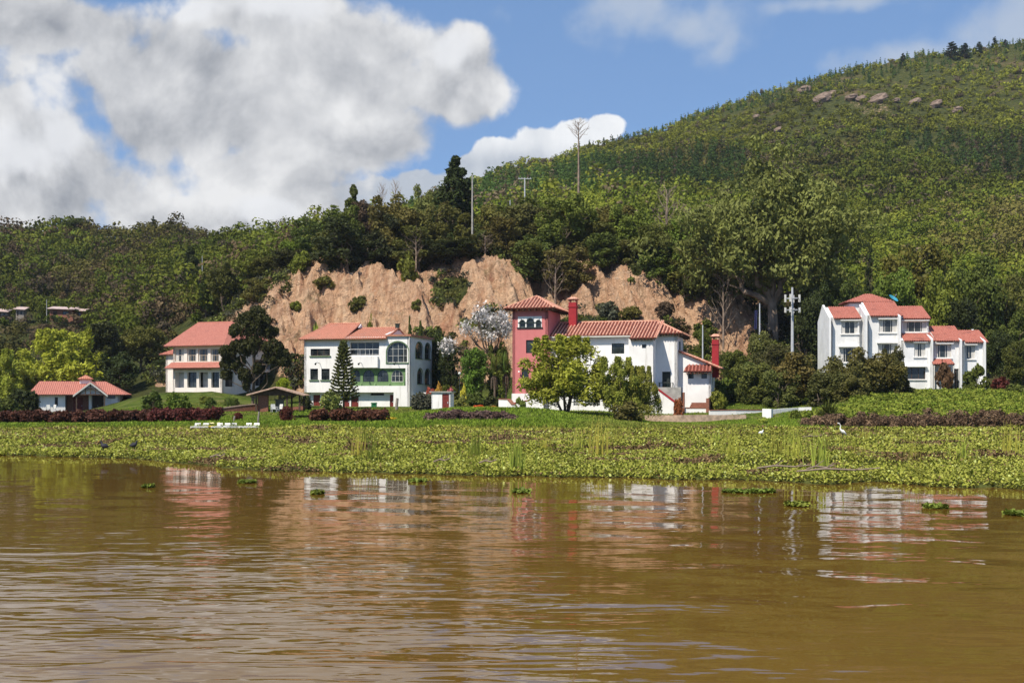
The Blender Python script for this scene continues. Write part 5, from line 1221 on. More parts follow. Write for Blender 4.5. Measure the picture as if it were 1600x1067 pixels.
G = 'trees on the slope around the apartment building'
rt = [
 ('dense', 1252, 150, 452, 84, DK, 'dark tree behind the telecom mast'),
 ('dense', 1295, 153, 432, 74, DK, 'dark tree rising over the left end of the apartment building'),
 ('broad', 1335, 156, 422, 84, MD, 'green tree over the highest roof of the apartment building'),
 ('broad', 1392, 158, 412, 100, BR, 'bright green tree behind the satellite dish'),
 ('dense', 1440, 170, 378, 116, (0.12, 0.115, 0.022), 'large golden olive tree above the apartment building'),
 ('broad', 1460, 155, 418, 96, BR, 'bright green tree above the lower right roof'),
 ('broad', 1518, 158, 404, 96, MD, 'round green tree above the right end of the building'),
 ('dense', 1520, 152, 452, 80, DK, 'dark tree just behind the right end of the building'),
 ('broad', 1572, 160, 414, 90, OL, 'olive tree near the right edge of the view'),
 ('dense', 1585, 148, 478, 76, MD, 'dense green tree right of the apartment building'),
 ('broad', 1556, 142, 512, 62, DK, 'dark low tree beside the right end wall'),
 ('dense', 1600, 136, 530, 60, MD, 'round green tree cut by the right edge of the view'),
 ('pine', 1358, 182, 380, 24, DK, 'small dark conifer on the sandy ledge above the building'),
 ('dense', 1150, 142, 540, 56, MD, 'green tree at the foot of the cliff right of the annex chimney'),
 ('dense', 1100, 150, 506, 44, MD, 'small tree at the cliff foot behind the annex'),
 ('broad', 1196, 138, 516, 72, OL, 'olive tree left of the telecom mast'),
 ('dense', 1225, 130, 535, 92, (.07, .07, .022), 'dark olive tree in front of the telecom mast'),
]
for k, px, Y, top, w, c, lab in rt: plant(k, px, Y, top, w, lab, c, G, 'tree', zoff=-.4)
G = 'low dark trees before the apartment building'
for k, px, Y, top, w, c, lab in [
 ('dense', 1192, 121, 558, 84, (.105, .115, .026), 'leftmost low spreading tree of the dark row by the white garden wall'),
 ('broad', 1246, 119, 552, 100, (.12, .095, .026), 'brownish green low tree in the middle of the dark row'),
 ('broad', 1306, 117, 546, 110, (.095, .085, .024), 'wide dark low tree covering the foot of the apartment building'),
 ('broad', 1366, 116, 540, 104, (.11, .09, .024), 'rightmost low tree of the dark row, its branch reaching over the facade'),
 ('dense', 1404, 117, 534, 56, (.07, .065, .020), 'narrow tree at the right end of the dark row'),
 ('dense', 1218, 116, 574, 70, (.10, .105, .026), 'low tree in front, left part of the dark row'),
 ('dense', 1276, 114, 572, 84, (.09, .085, .024), 'low tree in front, middle of the dark row'),
 ('dense', 1338, 113, 568, 84, (.085, .08, .024), 'low tree in front, right part of the dark row'),
 ('dense', 1160, 122, 562, 56, (.08, .10, .022), 'greener low tree left of the dark row above the small lawn')]:
    plant(k, px, Y, top, w, lab, c, G, 'tree', zoff=-1.6)
# ------------------------------------------------------------------ left bank
G = 'trees behind the cabin'
for k, px, Y, top, w, c, lab in [
 ('willow', 96, 163, 516, 140, (.30, .32, .035), 'large yellow green willow behind the cabin roof'),
 ('willow', 4, 156, 546, 96, (.26, .29, .035), 'yellow green willow at the left edge of the view'),
 ('willow', 48, 160, 574, 60, (.17, .2, .03), 'lower pale willow left of the cabin roof'),
 ('dense', 178, 170, 492, 86, DK, 'big dark tree behind the right end of the cabin'),
 ('broad', 218, 174, 508, 84, OL, 'olive tree between the cabin and the two storey house'),
 ('dense', 196, 160, 545, 80, DK, 'dark low tree beside the right end of the cabin'),
 ('dense', 250, 166, 560, 40, DK, 'dark shrubby tree left of the two storey house'),
 ('cypress', 298, 220, 386, 46, DK, 'dark pointed tree standing alone on the left hillside'),
 ('dense', 150, 200, 520, 56, MD, 'green tree on the slope right of the farm sheds'),
 ('broad', 90, 225, 492, 40, DK, 'dark round tree right below the farm sheds'),
 ('pine', 239, 345, 338, 14, DK, 'tiny dark conifer sticking out of the left skyline'),
 ('broad', 118, 345, 338, 30, MD, 'round tree standing proud of the left skyline'),
]: plant(k, px, Y, top, w, lab, c, G if Y < 190 else None, 'tree', zoff=-.4)
plant('clump_pine', 394, 124, 476, 108, 'tall dark tree of rounded leaf cushions in front of the two storey house', DK, cat='tree', base=640, rot=0)
plant('norfolk', 537, 122, 533, 56, 'slim norfolk pine with tiered upturned branches before the green arched villa', (.085, .105, .028), cat='tree', rot=0)
plant('white_tree', 762, 133, 470, 106, 'silvery white leaved tree left of the pink tower', (.50, .49, .46), cat='tree', base=633, rot=0)
G = 'trees between the villa and the tower'
for k, px, Y, top, w, c, lab in [
 ('dense', 688, 140, 508, 46, DK, 'dark narrow tree right beside the arched villa'),
 ('dense', 708, 137, 530, 50, DK, 'dark bushy tree under the small white leaf spray'),
 ('dense', 752, 129, 533, 62, (.10, .15, .022), 'green bushy tree under the silvery white crown'),
 ('dense', 786, 132, 528, 50, MD, 'shaded tree against the left wall of the pink tower'),
 ('cypress', 640, 150, 496, 14, MD, 'tiny conifer behind the villa roof beside the black chimney'),
 ('cypress', 657, 150, 498, 16, MD, 'tiny conifer behind the flat end of the villa roof'),
 ('bush', 497, 143, 502, 34, BR, 'green shrub behind the left slope of the villa roof'),
 ('bush', 578, 144, 502, 26, BR, 'green shrub behind the ridge of the villa roof')]: plant(k, px, Y, top, w, lab, c, G if k == 'dense' else None, 'tree', zoff=-.3)
for px, Y, top, w, lab in [(772, 124, 552, 40, 'palm with hanging dead fronds left of the pink tower'), (790, 125, 548, 36, 'palm touching the left corner of the pink tower')]:
    plant('palm_tree', px, Y, top, w, lab, (.11, .16, .035), 'palms beside the pink tower', 'palm')
G = 'feathery trees before the tower house'
plant('willow', 884, 106, 526, 152, 'large feathery yellow green tree in front of the tower house', (.23, .25, .030), G, 'tree', base=644)
plant('willow', 966, 103, 558, 80, 'feathery tree left of the sloping red coping', (.20, .22, .030), G, 'tree', base=655)
plant('willow', 1000, 103, 572, 62, 'smaller feathery tree partly hiding the stair', (.18, .19, .03), G, 'tree', base=657)
plant('bush', 985, 99, 628, 66, 'low dark shrub under the feathery trees', OL, cat='shrub')
# shrubs and hedges
sh = [
 ('bush', 36, 128, 606, 56, DK, 'dark shrub left of the cabin'), ('bush', 12, 125, 622, 44, MD, 'shrub at the left edge before the cabin'),
 ('bush', 237, 116, 612, 44, MD, 'large round green shrub left of the lawn'), ('bush', 277, 116, 612, 42, BR, 'bright green shrub beside the large round one'),
 ('bush', 322, 126, 618, 24, BR, 'small shrub below the veranda'), ('bush', 328, 117, 622, 24, MD, 'round shrub on the lawn left of the ramp'), ('bush', 362, 124, 620, 26, MD, 'light shrub on the lawn right of the ramp'),
 ('bush', 478, 120, 617, 22, DK, 'dark round shrub by the villa corner'), ('bush', 518, 117, 612, 46, PG, 'pale green shrub before the red doors'),
 ('bush', 661, 119, 612, 44, GR, 'grey green shrub right of the villa'), ('bush', 740, 117, 612, 40, MD, 'shrub behind the mound right of the utility hut'),
 ('bush', 720, 114, 620, 30, PG, 'pale shrub right beside the utility hut'), ('bush', 700, 126, 600, 40, MD, 'green shrub in the flower border'),
 ('bush', 770, 118, 618, 40, DK, 'dark shrub behind the orange flowers'), ('bush', 812, 112, 622, 24, PG, 'pale plant at the foot of the tower stair'),
 ('bush', 1130, 124, 590, 56, MD, 'green shrub right of the annex'), ('bush', 1122, 116, 610, 34, BR, 'bright shrub against the annex corner'), ('bush', 1166, 124, 596, 44, BR, 'light green shrub above the small lawn'),
 ('bush', 1243, 100, 640, 20, BR, 'small bright shrub below the white garden wall'), ('bush', 1477, 126, 566, 32, (.10, .055, .03), 'reddish small tree in front of the apartment porch'),
 ('bush', 1525, 124, 572, 46, MD, 'round green shrub before the right end of the apartment building'), ('bush', 1564, 122, 588, 40, RED, 'dark red shrub right of the apartment building'),
 ('bush', 1590, 118, 600, 44, OL, 'olive shrub near the right edge'), ('bush', 1410, 117, 592, 38, DK, 'dark shrub at the end of the dark tree row'),
 ('bush', 462, 160, 470, 26, BR, 'green shrub growing on the bare cliff at its left end'), ('bush', 560, 158, 462, 34, MD, 'green shrub on the cliff above the villa roof'),
 ('bush', 652, 160, 468, 22, OL, 'dark shrub in a hollow of the cliff'), ('bush', 948, 160, 470, 50, GR, 'grey shrub on the cliff above the white wing'), ('bush', 985, 158, 478, 42, OL, 'olive shrub on the cliff above the wing roof'),
 ('bush', 1100, 156, 500, 46, MD, 'green shrub on the cliff above the annex'), ('bush', 1040, 160, 470, 34, BN, 'brown shrub on the right part of the cliff'), ('bush', 505, 163, 432, 40, OL, 'olive shrub high on the left part of the cliff')]
def hit_Y(px, py, y0=147.0, y1=640.0):
    Ys = np.arange(y0, y1, .5); Xs = (px - CX) / F * Ys; hit = np.nonzero(ground(Xs, Ys) >= CH + (HY - py) / F * Ys)[0]
    return float(Ys[hit[0]]) if len(hit) else y1
for k, px, Y, top, w, c, lab in sh:
    if 153 < Y < 167 and 'cliff' in lab: Y = hit_Y(px, top + w * .7)
    plant(k, px, Y, top, w, lab, c, None, 'shrub', zoff=-.1)
plant('clipped', 372, 93, 644, 18, 'small clipped dark red ball shrub on the lawn', RED, cat='shrub'); plant('clipped', 448, 92, 634, 27, 'clipped dark red round shrub beside the pavilion', RED, cat='shrub')
plant('clipped', 443, 140, 590, 27, 'bright lime green clipped dome shrub right of the two storey house', (.22, .27, .02), cat='shrub', base=611)
plant('yucca', 1294, 94, 618, 74, 'large spiky green plant on the bank left of the brown debris', MD, cat='plant'); plant('yucca', 360, 118, 612, 34, 'spiky plant under the clumped tree', PG, cat='plant')
plant('bush', 1290, 91, 652, 60, 'dark shrub at the foot of the spiky plant', DK, cat='shrub'); plant('bush', 474, 97, 648, 34, 'dark green shrub beside the clipped red shrub', DK, cat='shrub')
def hedge(x0, x1, Y, top, label, color=RED, h0=None, thick=1.3):
    rng = np.random.default_rng(int(x0)); X0, X1 = at(x0, Y), at(x1, Y); C = []; r = []
    zt_ = CH + (HY - top) / F * Y
    n = int((X1 - X0) * 15)
    for i in range(n):
        x = X0 + (X1 - X0) * rng.random(); g = gz(x, Y); hh = max(zt_ - g, .4) * (1 + .05 * math.sin(x * 1.3)); C.append((x - X0, rng.uniform(-.5, .5) * thick, g + hh * rng.uniform(.25, .8))); r.append(max(hh * .34, .38))
    C = np.array(C); z0 = C[:, 2].min() - .3; C[:, 2] -= z0
    o = empty('hedge', (X0, Y, z0)); tag(o, label, 'hedge', 'dark red hedges along the lawn')
    c = link('foliage', crown_mesh('foliage', [leaf_quads(rng, C, r, 90, .16, up=.4)]), o); c.color = (*color, 1)
    mb = MB()
    for i in range(int((X1 - X0) / .9)):
        x = .3 + i * .9; mb.tube([(x, 0, gz(X0 + x, Y) - z0 - .2), (x + .1, 0, gz(X0 + x, Y) - z0 + .5)], [.04, .02], 5)
    tag(link('stem', mb.mesh('stem', 'bark'), o), kind='stuff')
hedge(2, 236, 91, 643, 'long low dark red hedge in front of the cabin', (.075, .034, .020)); hedge(238, 342, 90, 640, 'dark red clipped hedge left of the lawn steps', (.085, .026, .019), thick=1.6); hedge(487, 602, 89.5, 641, 'dark red hedge below the white villa', (.085, .030, .019))

# ------------------------------------------------------------------ wooded hillsides (one mass)
rng = np.random.default_rng(1234)
def hill_mass():
    V = []; Fq = []; Cc_ = []; o = 0
    N_ = 24500
    px = rng.uniform(-480, 2120, N_); Y = 186 + (625 - 186) * rng.random(N_)**.85
    # left hill ends at its ridge
    keep = ~((px < 470) & (Y > 356)); keep &= ~((px > 430) & (px < 1180) & (Y < 196)); keep &= ~((px < 140) & (Y > 205) & (Y < 262) & (rng.random(N_) < .8)); keep &= ~((px < 250) & (Y < 200))
    keep &= ~((px > 200) & (px < 460) & (Y < 192))
    px = px[keep]; Y = Y[keep]; X = (px - CX) / F * Y; Z = ground(X, Y); py = HY - (Z - CH) * F / Y
    keep = py > -60; px, Y, X, Z, py = px[keep], Y[keep], X[keep], Z[keep], py[keep]
    n = len(px)
    sp = fbm(X * .018, Y * .012, 4, 91); sp2 = fbm(X * .06, Y * .03, 3, 97); sp3 = fbm(X * .03 + 50, Y * .02, 3, 99)
    high = sstep(420, 500, Y)                       # open scrub high on the right hill
    pinez = (sp > .03) & (px > 640) & (Y > 230)
    ridge = (px > 700) & (Y > 560) & (rng.random(n) < .5)
    rocky = (px > 1270) & (px < 1530) & (Y > 478) & (Y < 545) & (sp2 > .0)
    keepm = ~(rocky & (rng.random(n) < .6))
    con = (pinez & (rng.random(n) < .75) & (high < .6)) | ridge
    size = np.where(con, rng.uniform(1.6, 2.8, n), 1.3 + 2.8 * rng.random(n)**1.8 + 2.4 * ((rng.random(n) < .07) & (Y < 300))) * (1 - .45 * high) * np.where(px < 470, .9, 1)
    base = np.stack([np.full(n, .064), np.full(n, .094), np.full(n, .014)], 1)
    t1 = rng.random(n)[:, None]
    base = base * (1 - .5 * t1) + np.array([.125, .125, .022]) * .5 * t1
    base = np.where((sp3 > .08)[:, None], base * .5 + np.array([.105, .082, .04]) * .5, base)
    base = np.where(con[:, None], np.array([.036, .066, .018]) * (0.8 + .6 * rng.random(n)[:, None]), base)
    base = np.where(((high > .5) & ~con)[:, None], np.array([.135, .155, .022]) * (0.75 + .4 * rng.random(n)[:, None]), base)
    base = np.where(((rng.random(n) < .09))[:, None], np.array([.085, .072, .052]), base)
    soil = ((px < 470) & (sp2 > .02) & (rng.random(n) < .28))[:, None]; base = np.where(soil, np.array([.085, .066, .042]), base); base *= np.where(px < 470, .85, 1.0)[:, None]
    big_ = np.clip(1 + 1.6 * fbm(X * .011 + 7, Y * .008, 3, 331), .55, 1.5); base *= (big_ * (1.2 + .75 * rng.random(n)))[:, None] * np.array([1.14, 1.06, .90])
    nr = Y < 310
    for sel, kind, near in ((keepm & ~con & nr, 'r', True), (keepm & ~con & ~nr, 'r', False), (keepm & con & nr, 'c', True), (keepm & con & ~nr, 'c', False)):
        ii = np.nonzero(sel)[0]
        if not len(ii): continue
        if kind == 'r':
            nb = 5; c = np.repeat(np.stack([X, Y, Z], 1)[ii], nb, 0); s = np.repeat(size[ii], nb)
            d = rng.normal(size=(len(c), 3)); d[:, 2] = np.abs(d[:, 2]); c = c + d * s[:, None] * np.array([.42, .42, .40]) + np.array([0, 0, .45]) * s[:, None]
            rr = s * rng.uniform(.38, .62, len(c)); fl = .9
        else:
            nb = 5; lv = np.tile(np.arange(nb), len(ii)); c = np.repeat(np.stack([X, Y, Z], 1)[ii], nb, 0); s = np.repeat(size[ii], nb)
            c[:, 2] += s * (.3 + lv * .62); c[:, :2] += rng.normal(size=(len(c), 2)) * .1 * s[:, None]
            rr = s * (.62 - lv * .11); fl = .8
        per, sz = (58, .36) if near else (17, .56)
        v, f, a = leaf_quads(rng, c, rr, per, 1.0, up=.5, flat=fl, shell=.65, jit=.38, elong=1.0 if kind == 'r' else 1.8)
        # scale leaf size with the plant: rebuild about each quad's centre
        q = v.reshape(-1, 4, 3); cen = q.mean(1, keepdims=True); k = (np.repeat(np.sqrt(rr), per) * sz)[:, None, None]; q = cen + (q - cen) * k
        V.append(q.reshape(-1, 3)); Fq.append(f + o); o += len(f) * 4
        col = np.repeat(np.repeat(base[ii], nb, 0) * (0.82 + .36 * rng.random((len(c), 1))), per, 0) * (0.88 + .24 * rng.random((len(f), 1)))
        Cc_.append(np.repeat(np.concatenate([col, np.ones((len(col), 1))], 1), 4, 0))
    return np_mesh('hillside_woodland', np.concatenate(V), np.concatenate(Fq), 'mass_leaf', {'Col': np.concatenate(Cc_)})
tag(link('hillside_woodland', hill_mass()), 'dense green scrub and woodland covering the hillsides', 'woodland', kind='stuff')
# single pines on the right skyline
G = 'pines on the right skyline'
for px, Y, top, w, lab in [(1411, 585, 84, 12, 'small lone pine left on the high skyline'), (1487, 590, 66, 26, 'largest dark pine of the group on the high skyline'), (1507, 592, 68, 22, 'second pine touching the largest one on the skyline'), (1530, 594, 66, 15, 'narrow pine right of the skyline pair'), (1554, 596, 58, 12, 'small round pine near the right end of the skyline'), (1571, 597, 62, 11, 'smallest pine at the right end of the skyline')]:
    plant('pine', px, Y, top, w, lab, (.022, .042, .018), G, 'tree', zoff=-1.0)
# bushes along the foot and face of the cliff, countless
def scatter_mass(name, label, cat, pts, rr, cols, per, size, **kw):
    v, f, a = leaf_quads(rng, pts, rr, per, size, **kw)
    col = np.repeat(cols * (0.8 + .4 * rng.random((len(pts), 1))), per, 0) * (0.7 + .6 * rng.random((len(f), 1)))
    me = np_mesh(name, v, f, 'mass_leaf', {'Col': np.repeat(np.concatenate([col, np.ones((len(col), 1))], 1), 4, 0)})
    return tag(link(name, me), label, cat, kind='stuff')
N_ = 3600; px = rng.uniform(230, 1330, N_); Y = np.where(rng.random(N_) < .4, rng.uniform(146, 156, N_), rng.uniform(150, 186, N_)); X = (px - CX) / F * Y
nz_ = fbm(X * .11, ground(X, Y) * .16, 4, 71)
k = (nz_ > .115) | ((Y < 155) & (fbm(X * .2, Y * 0, 3, 33) > -.05) & (px > 400)) | (Y > 174) | (px < 430) & (Y > 160) | (px > 1180); k &= ~((px < 440) & (px > 260) & (Y < 160))
X, Y = X[k], Y[k]; n = len(X); Z = ground(X, Y); s = rng.uniform(.5, 1.5, n)
pal = np.array([MD, OL, GR, BN, PG, DK]); scatter_mass('cliff_scrub', 'low scrub growing in the hollows and along the foot and edge of the bare cliff', 'scrub', np.stack([X, Y, Z + s * .4], 1), s, pal[rng.integers(0, 6, n)], 70, .30, up=.6, flat=.8)

# ------------------------------------------------------------------ floating water-hyacinth mat
def shore_Y(px): return np.interp(px, [-900, 0, 200, 300, 400, 600, 800, 1000, 1200, 1400, 1600, 2500], [60, 47.9, 45.9, 42.4, 38.3, 36.8, 35.6, 35.0, 33.7, 32.2, 30.0, 24.0])
def shore_edge(px, X): return shore_Y(px) + 1.8 * fbm(X * .35, X * 0, 3, 201) + 1.2 * fbm(X * 1.7, X * 0, 3, 203)
def leaf_mat(X, Y, Z, size, tilt, col, name, label, cat, lift=1.0):
    n = len(X); k = 6; a = rng.random(n)[:, None] * 6.28 + np.arange(k)[None, :] * 2 * math.pi / k
    s = (size * (0.6 + .8 * rng.random(n)))[:, None]; nx, ny = rng.normal(size=(2, n)) * tilt
    rr = s * .5 * np.array([1.15, .9, .8, .75, .8, .9])[None, :]
    x = rr * np.cos(a); y = rr * np.sin(a); z = x * nx[:, None] + y * ny[:, None]
    V = np.stack([X[:, None] + x, Y[:, None] + y, Z[:, None] + z], -1).reshape(-1, 3)
    C = np.repeat(np.concatenate([col, np.ones((n, 1))], 1), k, 0)
    return tag(link(name, np_mesh(name, V, np.arange(n * k).reshape(n, k), 'mass_leaf', {'Col': C})), label, cat, kind='stuff')
def mat_pts(n, y0, y1):
    Y = y0 + (y1 - y0) * rng.random(n); px = rng.uniform(-620, 2220, n); X = (px - CX) / F * Y
    k = Y > shore_edge(px, X); return px[k], X[k], Y[k]
sets = [mat_pts(430000, 23, 48), mat_pts(290000, 47, 66), mat_pts(150000, 65, 90)]
sz = [.070, .092, .13]
px = np.concatenate([s[0] for s in sets]); X = np.concatenate([s[1] for s in sets]); Y = np.concatenate([s[2] for s in sets]); S = np.concatenate([np.full(len(s[0]), z) for s, z in zip(sets, sz)])
patch = fbm(X * .22, Y * .30, 4, 211); fine = fbm(X * 1.1, Y * 1.3, 3, 213); lane = fbm(X * .05, Y * .35, 3, 215)
dark = sstep(.03, .12, lane) * sstep(47, 54, Y) * sstep(86, 76, Y)
thin = rng.random(len(X)) < .62 * dark
X, Y, S, px, patch, fine, dark = [q[~thin] for q in (X, Y, S, px, patch, fine, dark)]; n = len(X)
Z = .05 + .17 * rng.random(n) + .10 * np.clip(fine + .2, 0, 1) + .22 * sstep(.05, .25, patch) * sstep(shore_Y(px) + 1, shore_Y(px) + 5, Y)
Z = Z * np.clip((Y - shore_edge(px, X)) / .6 + .35, .35, 1)
t_ = rng.random(n)[:, None]
col = np.array([.185, .215, .026]) * (1 - t_) + np.array([.37, .37, .075]) * t_
yl = sstep(.02, .16, fbm(X * .10, Y * .16, 3, 221))[:, None] * sstep(52, 66, Y)[:, None]
col = col * (1 - yl * .6) + np.array([.34, .33, .055]) * yl * .6
br_ = ((rng.random(n) < .05 + .25 * dark) | (fbm(X * .30, Y * .55, 3, 223) > .17))[:, None]
col = np.where(br_, np.array([.17, .11, .055]) * (.6 + .8 * t_), col)
lt = (rng.random(n) < .05)[:, None]; col = np.where(lt, np.array([.46, .50, .16]), col)
leaf_mat(X, Y, Z, S, .55, col * (.75 + .5 * rng.random((n, 1))), 'water_hyacinth_mat', 'bright green mat of water hyacinth floating along the whole shore', 'water plants')
# roots and shaded stems under the leaves
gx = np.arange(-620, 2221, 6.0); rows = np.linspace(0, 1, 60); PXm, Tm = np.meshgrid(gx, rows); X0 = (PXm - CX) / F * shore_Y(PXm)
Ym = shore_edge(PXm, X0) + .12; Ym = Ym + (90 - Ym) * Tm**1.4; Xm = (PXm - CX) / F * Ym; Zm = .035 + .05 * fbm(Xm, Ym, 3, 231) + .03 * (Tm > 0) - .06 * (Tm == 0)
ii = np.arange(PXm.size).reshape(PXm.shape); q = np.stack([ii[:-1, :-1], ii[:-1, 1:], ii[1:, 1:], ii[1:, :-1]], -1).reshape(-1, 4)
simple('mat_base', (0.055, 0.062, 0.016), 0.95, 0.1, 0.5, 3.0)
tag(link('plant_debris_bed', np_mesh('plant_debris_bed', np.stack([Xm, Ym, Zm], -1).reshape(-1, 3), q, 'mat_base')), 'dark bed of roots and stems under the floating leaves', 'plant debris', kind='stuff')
# thin upright blades standing all through the back of the mat
def blades(name, label, cat, X, Y, Z, L, w, col, lean=.25):
    n = len(X); lx, ly = rng.normal(size=(2, n)) * lean; b = np.stack([X, Y, Z], 1); a = rng.random(n) * 3.14; s = np.stack([np.cos(a) * w * .5, np.sin(a) * w * .5, np.zeros(n)], 1)
    m_ = b + np.stack([lx * L * .45, ly * L * .45, L * .62], 1); e = b + np.stack([lx * L * 1.1, ly * L * 1.1, L], 1)
    V = np.stack([b - s, b + s, m_ + s * .8, m_ - s * .8, e + s * .1, e - s * .1], 1).reshape(-1, 3); o = np.arange(n)[:, None] * 6
    q = np.concatenate([o + np.array([[0, 1, 2, 3]]), o + np.array([[3, 2, 4, 5]])], 0)
    C = np.repeat(np.concatenate([col, np.ones((n, 1))], 1), 6, 0)
    return tag(link(name, np_mesh(name, V, q, 'mass_leaf', {'Col': C})), label, cat, kind='stuff')
N_ = 60000; Y = 55 + 30 * rng.random(N_)**.7; px = rng.uniform(-200, 1800, N_); X = (px - CX) / F * Y
k = fbm(X * .12, Y * .22, 4, 241) > -.02 + .25 * sstep(70, 56, Y); X, Y = X[k], Y[k]; n = len(X); t_ = rng.random((n, 1))
blades('marsh_grass', 'yellowish marsh grass growing through the back of the floating mat', 'grass', X, Y, np.maximum(ground(X, Y), .05), rng.uniform(.10, .28, n), rng.uniform(.03, .06, n), np.array([.19, .21, .03]) * (1 - t_) + np.array([.32, .27, .07]) * t_)
# lawn and bank grass
N_ = 190000; Y = 84 + 44 * rng.random(N_)**1.3; px = rng.uniform(-550, 2150, N_); X = (px - CX) / F * Y; Z = ground(X, Y); n = N_; t_ = rng.random((n, 1))
md = np.exp(-((px - 762) / 150.0)**4) * sstep(106, 100, Y); dry = sstep(0.0, .18, fbm(X * .12, Y * .15, 4, 251))[:, None]
col = np.array([.12, .195, .018]) * (1 - t_) + np.array([.24, .32, .04]) * t_; col = col * (1 - dry * .6) + np.array([.25, .22, .06]) * dry * .6 * (1 - md[:, None]) + col * dry * .6 * md[:, None]
L_ = .07 + .08 * rng.random(n) + .08 * sstep(92, 86, Y) + .08 * md
blades('lawn_grass', 'green grass of the lawns and the mound along the shore', 'grass', X, Y, Z - .02, L_, .05 + .05 * rng.random(n), col * (.8 + .4 * rng.random((n, 1))), .45)
N_ = 3600; px = rng.uniform(1235, 1850, N_); Y = rng.uniform(93, 121, N_); k = px > 1235 + (Y < 100) * 60 + (Y > 104) * 95; px, Y = px[k], Y[k]; X = (px - CX) / F * Y; n = len(X); t_ = rng.random((n, 1))
scatter_mass('bank_herbs', 'lush leafy herbs covering the right hand bank below the apartment building', 'ground cover', np.stack([X, Y, ground(X, Y) + .18], 1), rng.uniform(.25, .55, n), np.array([.13, .185, .022]) * (1 - t_) + np.array([.25, .28, .045]) * t_, 42, .19, up=.8, flat=.8)
N_ = 1000; px = rng.uniform(1252, 1860, N_); Y = rng.uniform(86.5, 91.5, N_); X = (px - CX) / F * Y; h_ = .20 + 1.0 * np.clip(fbm(X * .8, Y * .1, 3, 261) * 1.8 + .5, 0, 1.2) * sstep(1250, 1330, px); n = N_; t_ = rng.random((n, 1))
scatter_mass('dead_plant_debris', 'long brown heap of dead water plants dumped on the right bank', 'plant debris', np.stack([X, Y, ground(X, Y) + h_ * rng.random(n)], 1), rng.uniform(.18, .42, n), np.array([.085, .052, .032]) * (1 - t_) + np.array([.23, .155, .095]) * t_, 46, .14, up=.4)
N_ = 420; px = 664 + 142 * rng.random(N_); Y = rng.uniform(87.5, 90, N_); X = (px - CX) / F * Y; n = N_; t_ = rng.random((n, 1)); h_ = .75 * np.clip(fbm(X * 1.1, Y * .1, 3, 263) * 1.8 + .6, .1, 1.3) * np.interp(px, [664, 700, 790, 806], [.6, 1, .8, .3])
scatter_mass('dead_plant_debris', 'small brown heap of dead water plants in front of the grassy mound', 'plant debris', np.stack([X, Y, ground(X, Y) + h_ * rng.random(n)], 1), rng.uniform(.16, .32, n), np.array([.075, .045, .038]) * (1 - t_) + np.array([.18, .12, .10]) * t_, 44, .13, up=.4)

# ------------------------------------------------------------------ reeds standing in the mat
reeds = [mk_reed(s, 18 + s % 3 * 4, 1.05, .2, w=.024) for s in (301, 302, 303)]
where = ['left of the small white boats', 'below the white boats', 'before the dark red hedge by the villa', 'under the norfolk pine', 'below the yellow flowers', 'below the white utility hut', 'under the pink tower', 'before the feathery trees', 'below the stone retaining wall', 'left of the white egret', 'right of the white egret', 'below the brown debris']
spots = [(130, 690, .8), (398, 705, .9), (438, 716, .8), (500, 712, .8), (560, 716, 1.1), (572, 700, 1.4), (580, 722, 1.3), (606, 690, .9), (700, 714, 1.0), (742, 716, 1.3), (738, 736, 1.2), (802, 700, 1.0), (808, 735, 1.3), (852, 708, 1.0), (900, 728, 1.4), (905, 708, 1.1), (935, 715, 1.5), (960, 700, 1.0), (1120, 700, 1.0), (1142, 722, 1.3), (1218, 722, 1.3), (1238, 700, 1.5), (1242, 728, 1.2), (1272, 725, 1.4), (1282, 735, 1.4), (1292, 712, .9), (1340, 722, .9), (1418, 742, 1.3), (1425, 724, 1.2), (1430, 748, 1.1), (1504, 722, 1.0), (1577, 712, 1.3), (1352, 690, .8), (1045, 690, .9), (660, 700, .8), (300, 692, .7)]
seen_ = {}
for i, (x, py, s) in enumerate(spots):
    Yr = (CH - .1) * F / (py - HY); o = link('reed_clump', reeds[i % 3]); o.location = (at(x, Yr), Yr, .03); o.scale = (s * .8, s * .8, s); o.rotation_euler = (0, 0, _rng.uniform(0, 6)); o.color = ((.28, .27, .045, 1) if i % 3 else (.22, .25, .04, 1))
    size_ = 'tall' if s > 1.25 else 'short' if s < .95 else 'thin'; depth_ = 'close to the water edge' if py > 718 else 'at the back of the mat' if py < 700 else 'in the middle of the mat'
    lab_ = f'{size_} reeds {depth_}'
    ref_ = min([(0, 'at the left side'), (345, 'below the white pedal boats'), (447, 'below the clipped red shrub'), (537, 'below the norfolk pine'), (600, 'below the yellow flowers'), (690, 'below the utility hut'), (740, 'below the brown debris heap'), (815, 'below the pink tower'), (885, 'below the large feathery tree'), (985, 'below the paired feathery trees'), (1118, 'below the annex chimney'), (1238, 'in line with the telecom mast'), (1294, 'below the spiky plant'), (1345, 'right of the egret'), (1425, 'below the satellite dish'), (1510, 'below the right end roof'), (1590, 'near the right edge')], key=lambda q: abs(q[0] - x))[1]
    lab_ = lab_ + ', ' + ref_; seen_[lab_] = seen_.get(lab_, 0) + 1
    if seen_[lab_] > 1: lab_ = lab_.replace('reeds', ['', '', 'reeds,', 'reeds,'][seen_[lab_]]).replace(', ', [', ', ', ', ', right of two, ', ', third, '][seen_[lab_]], 1)
    tag(o, lab_, 'reeds', 'reed clumps in the floating mat')

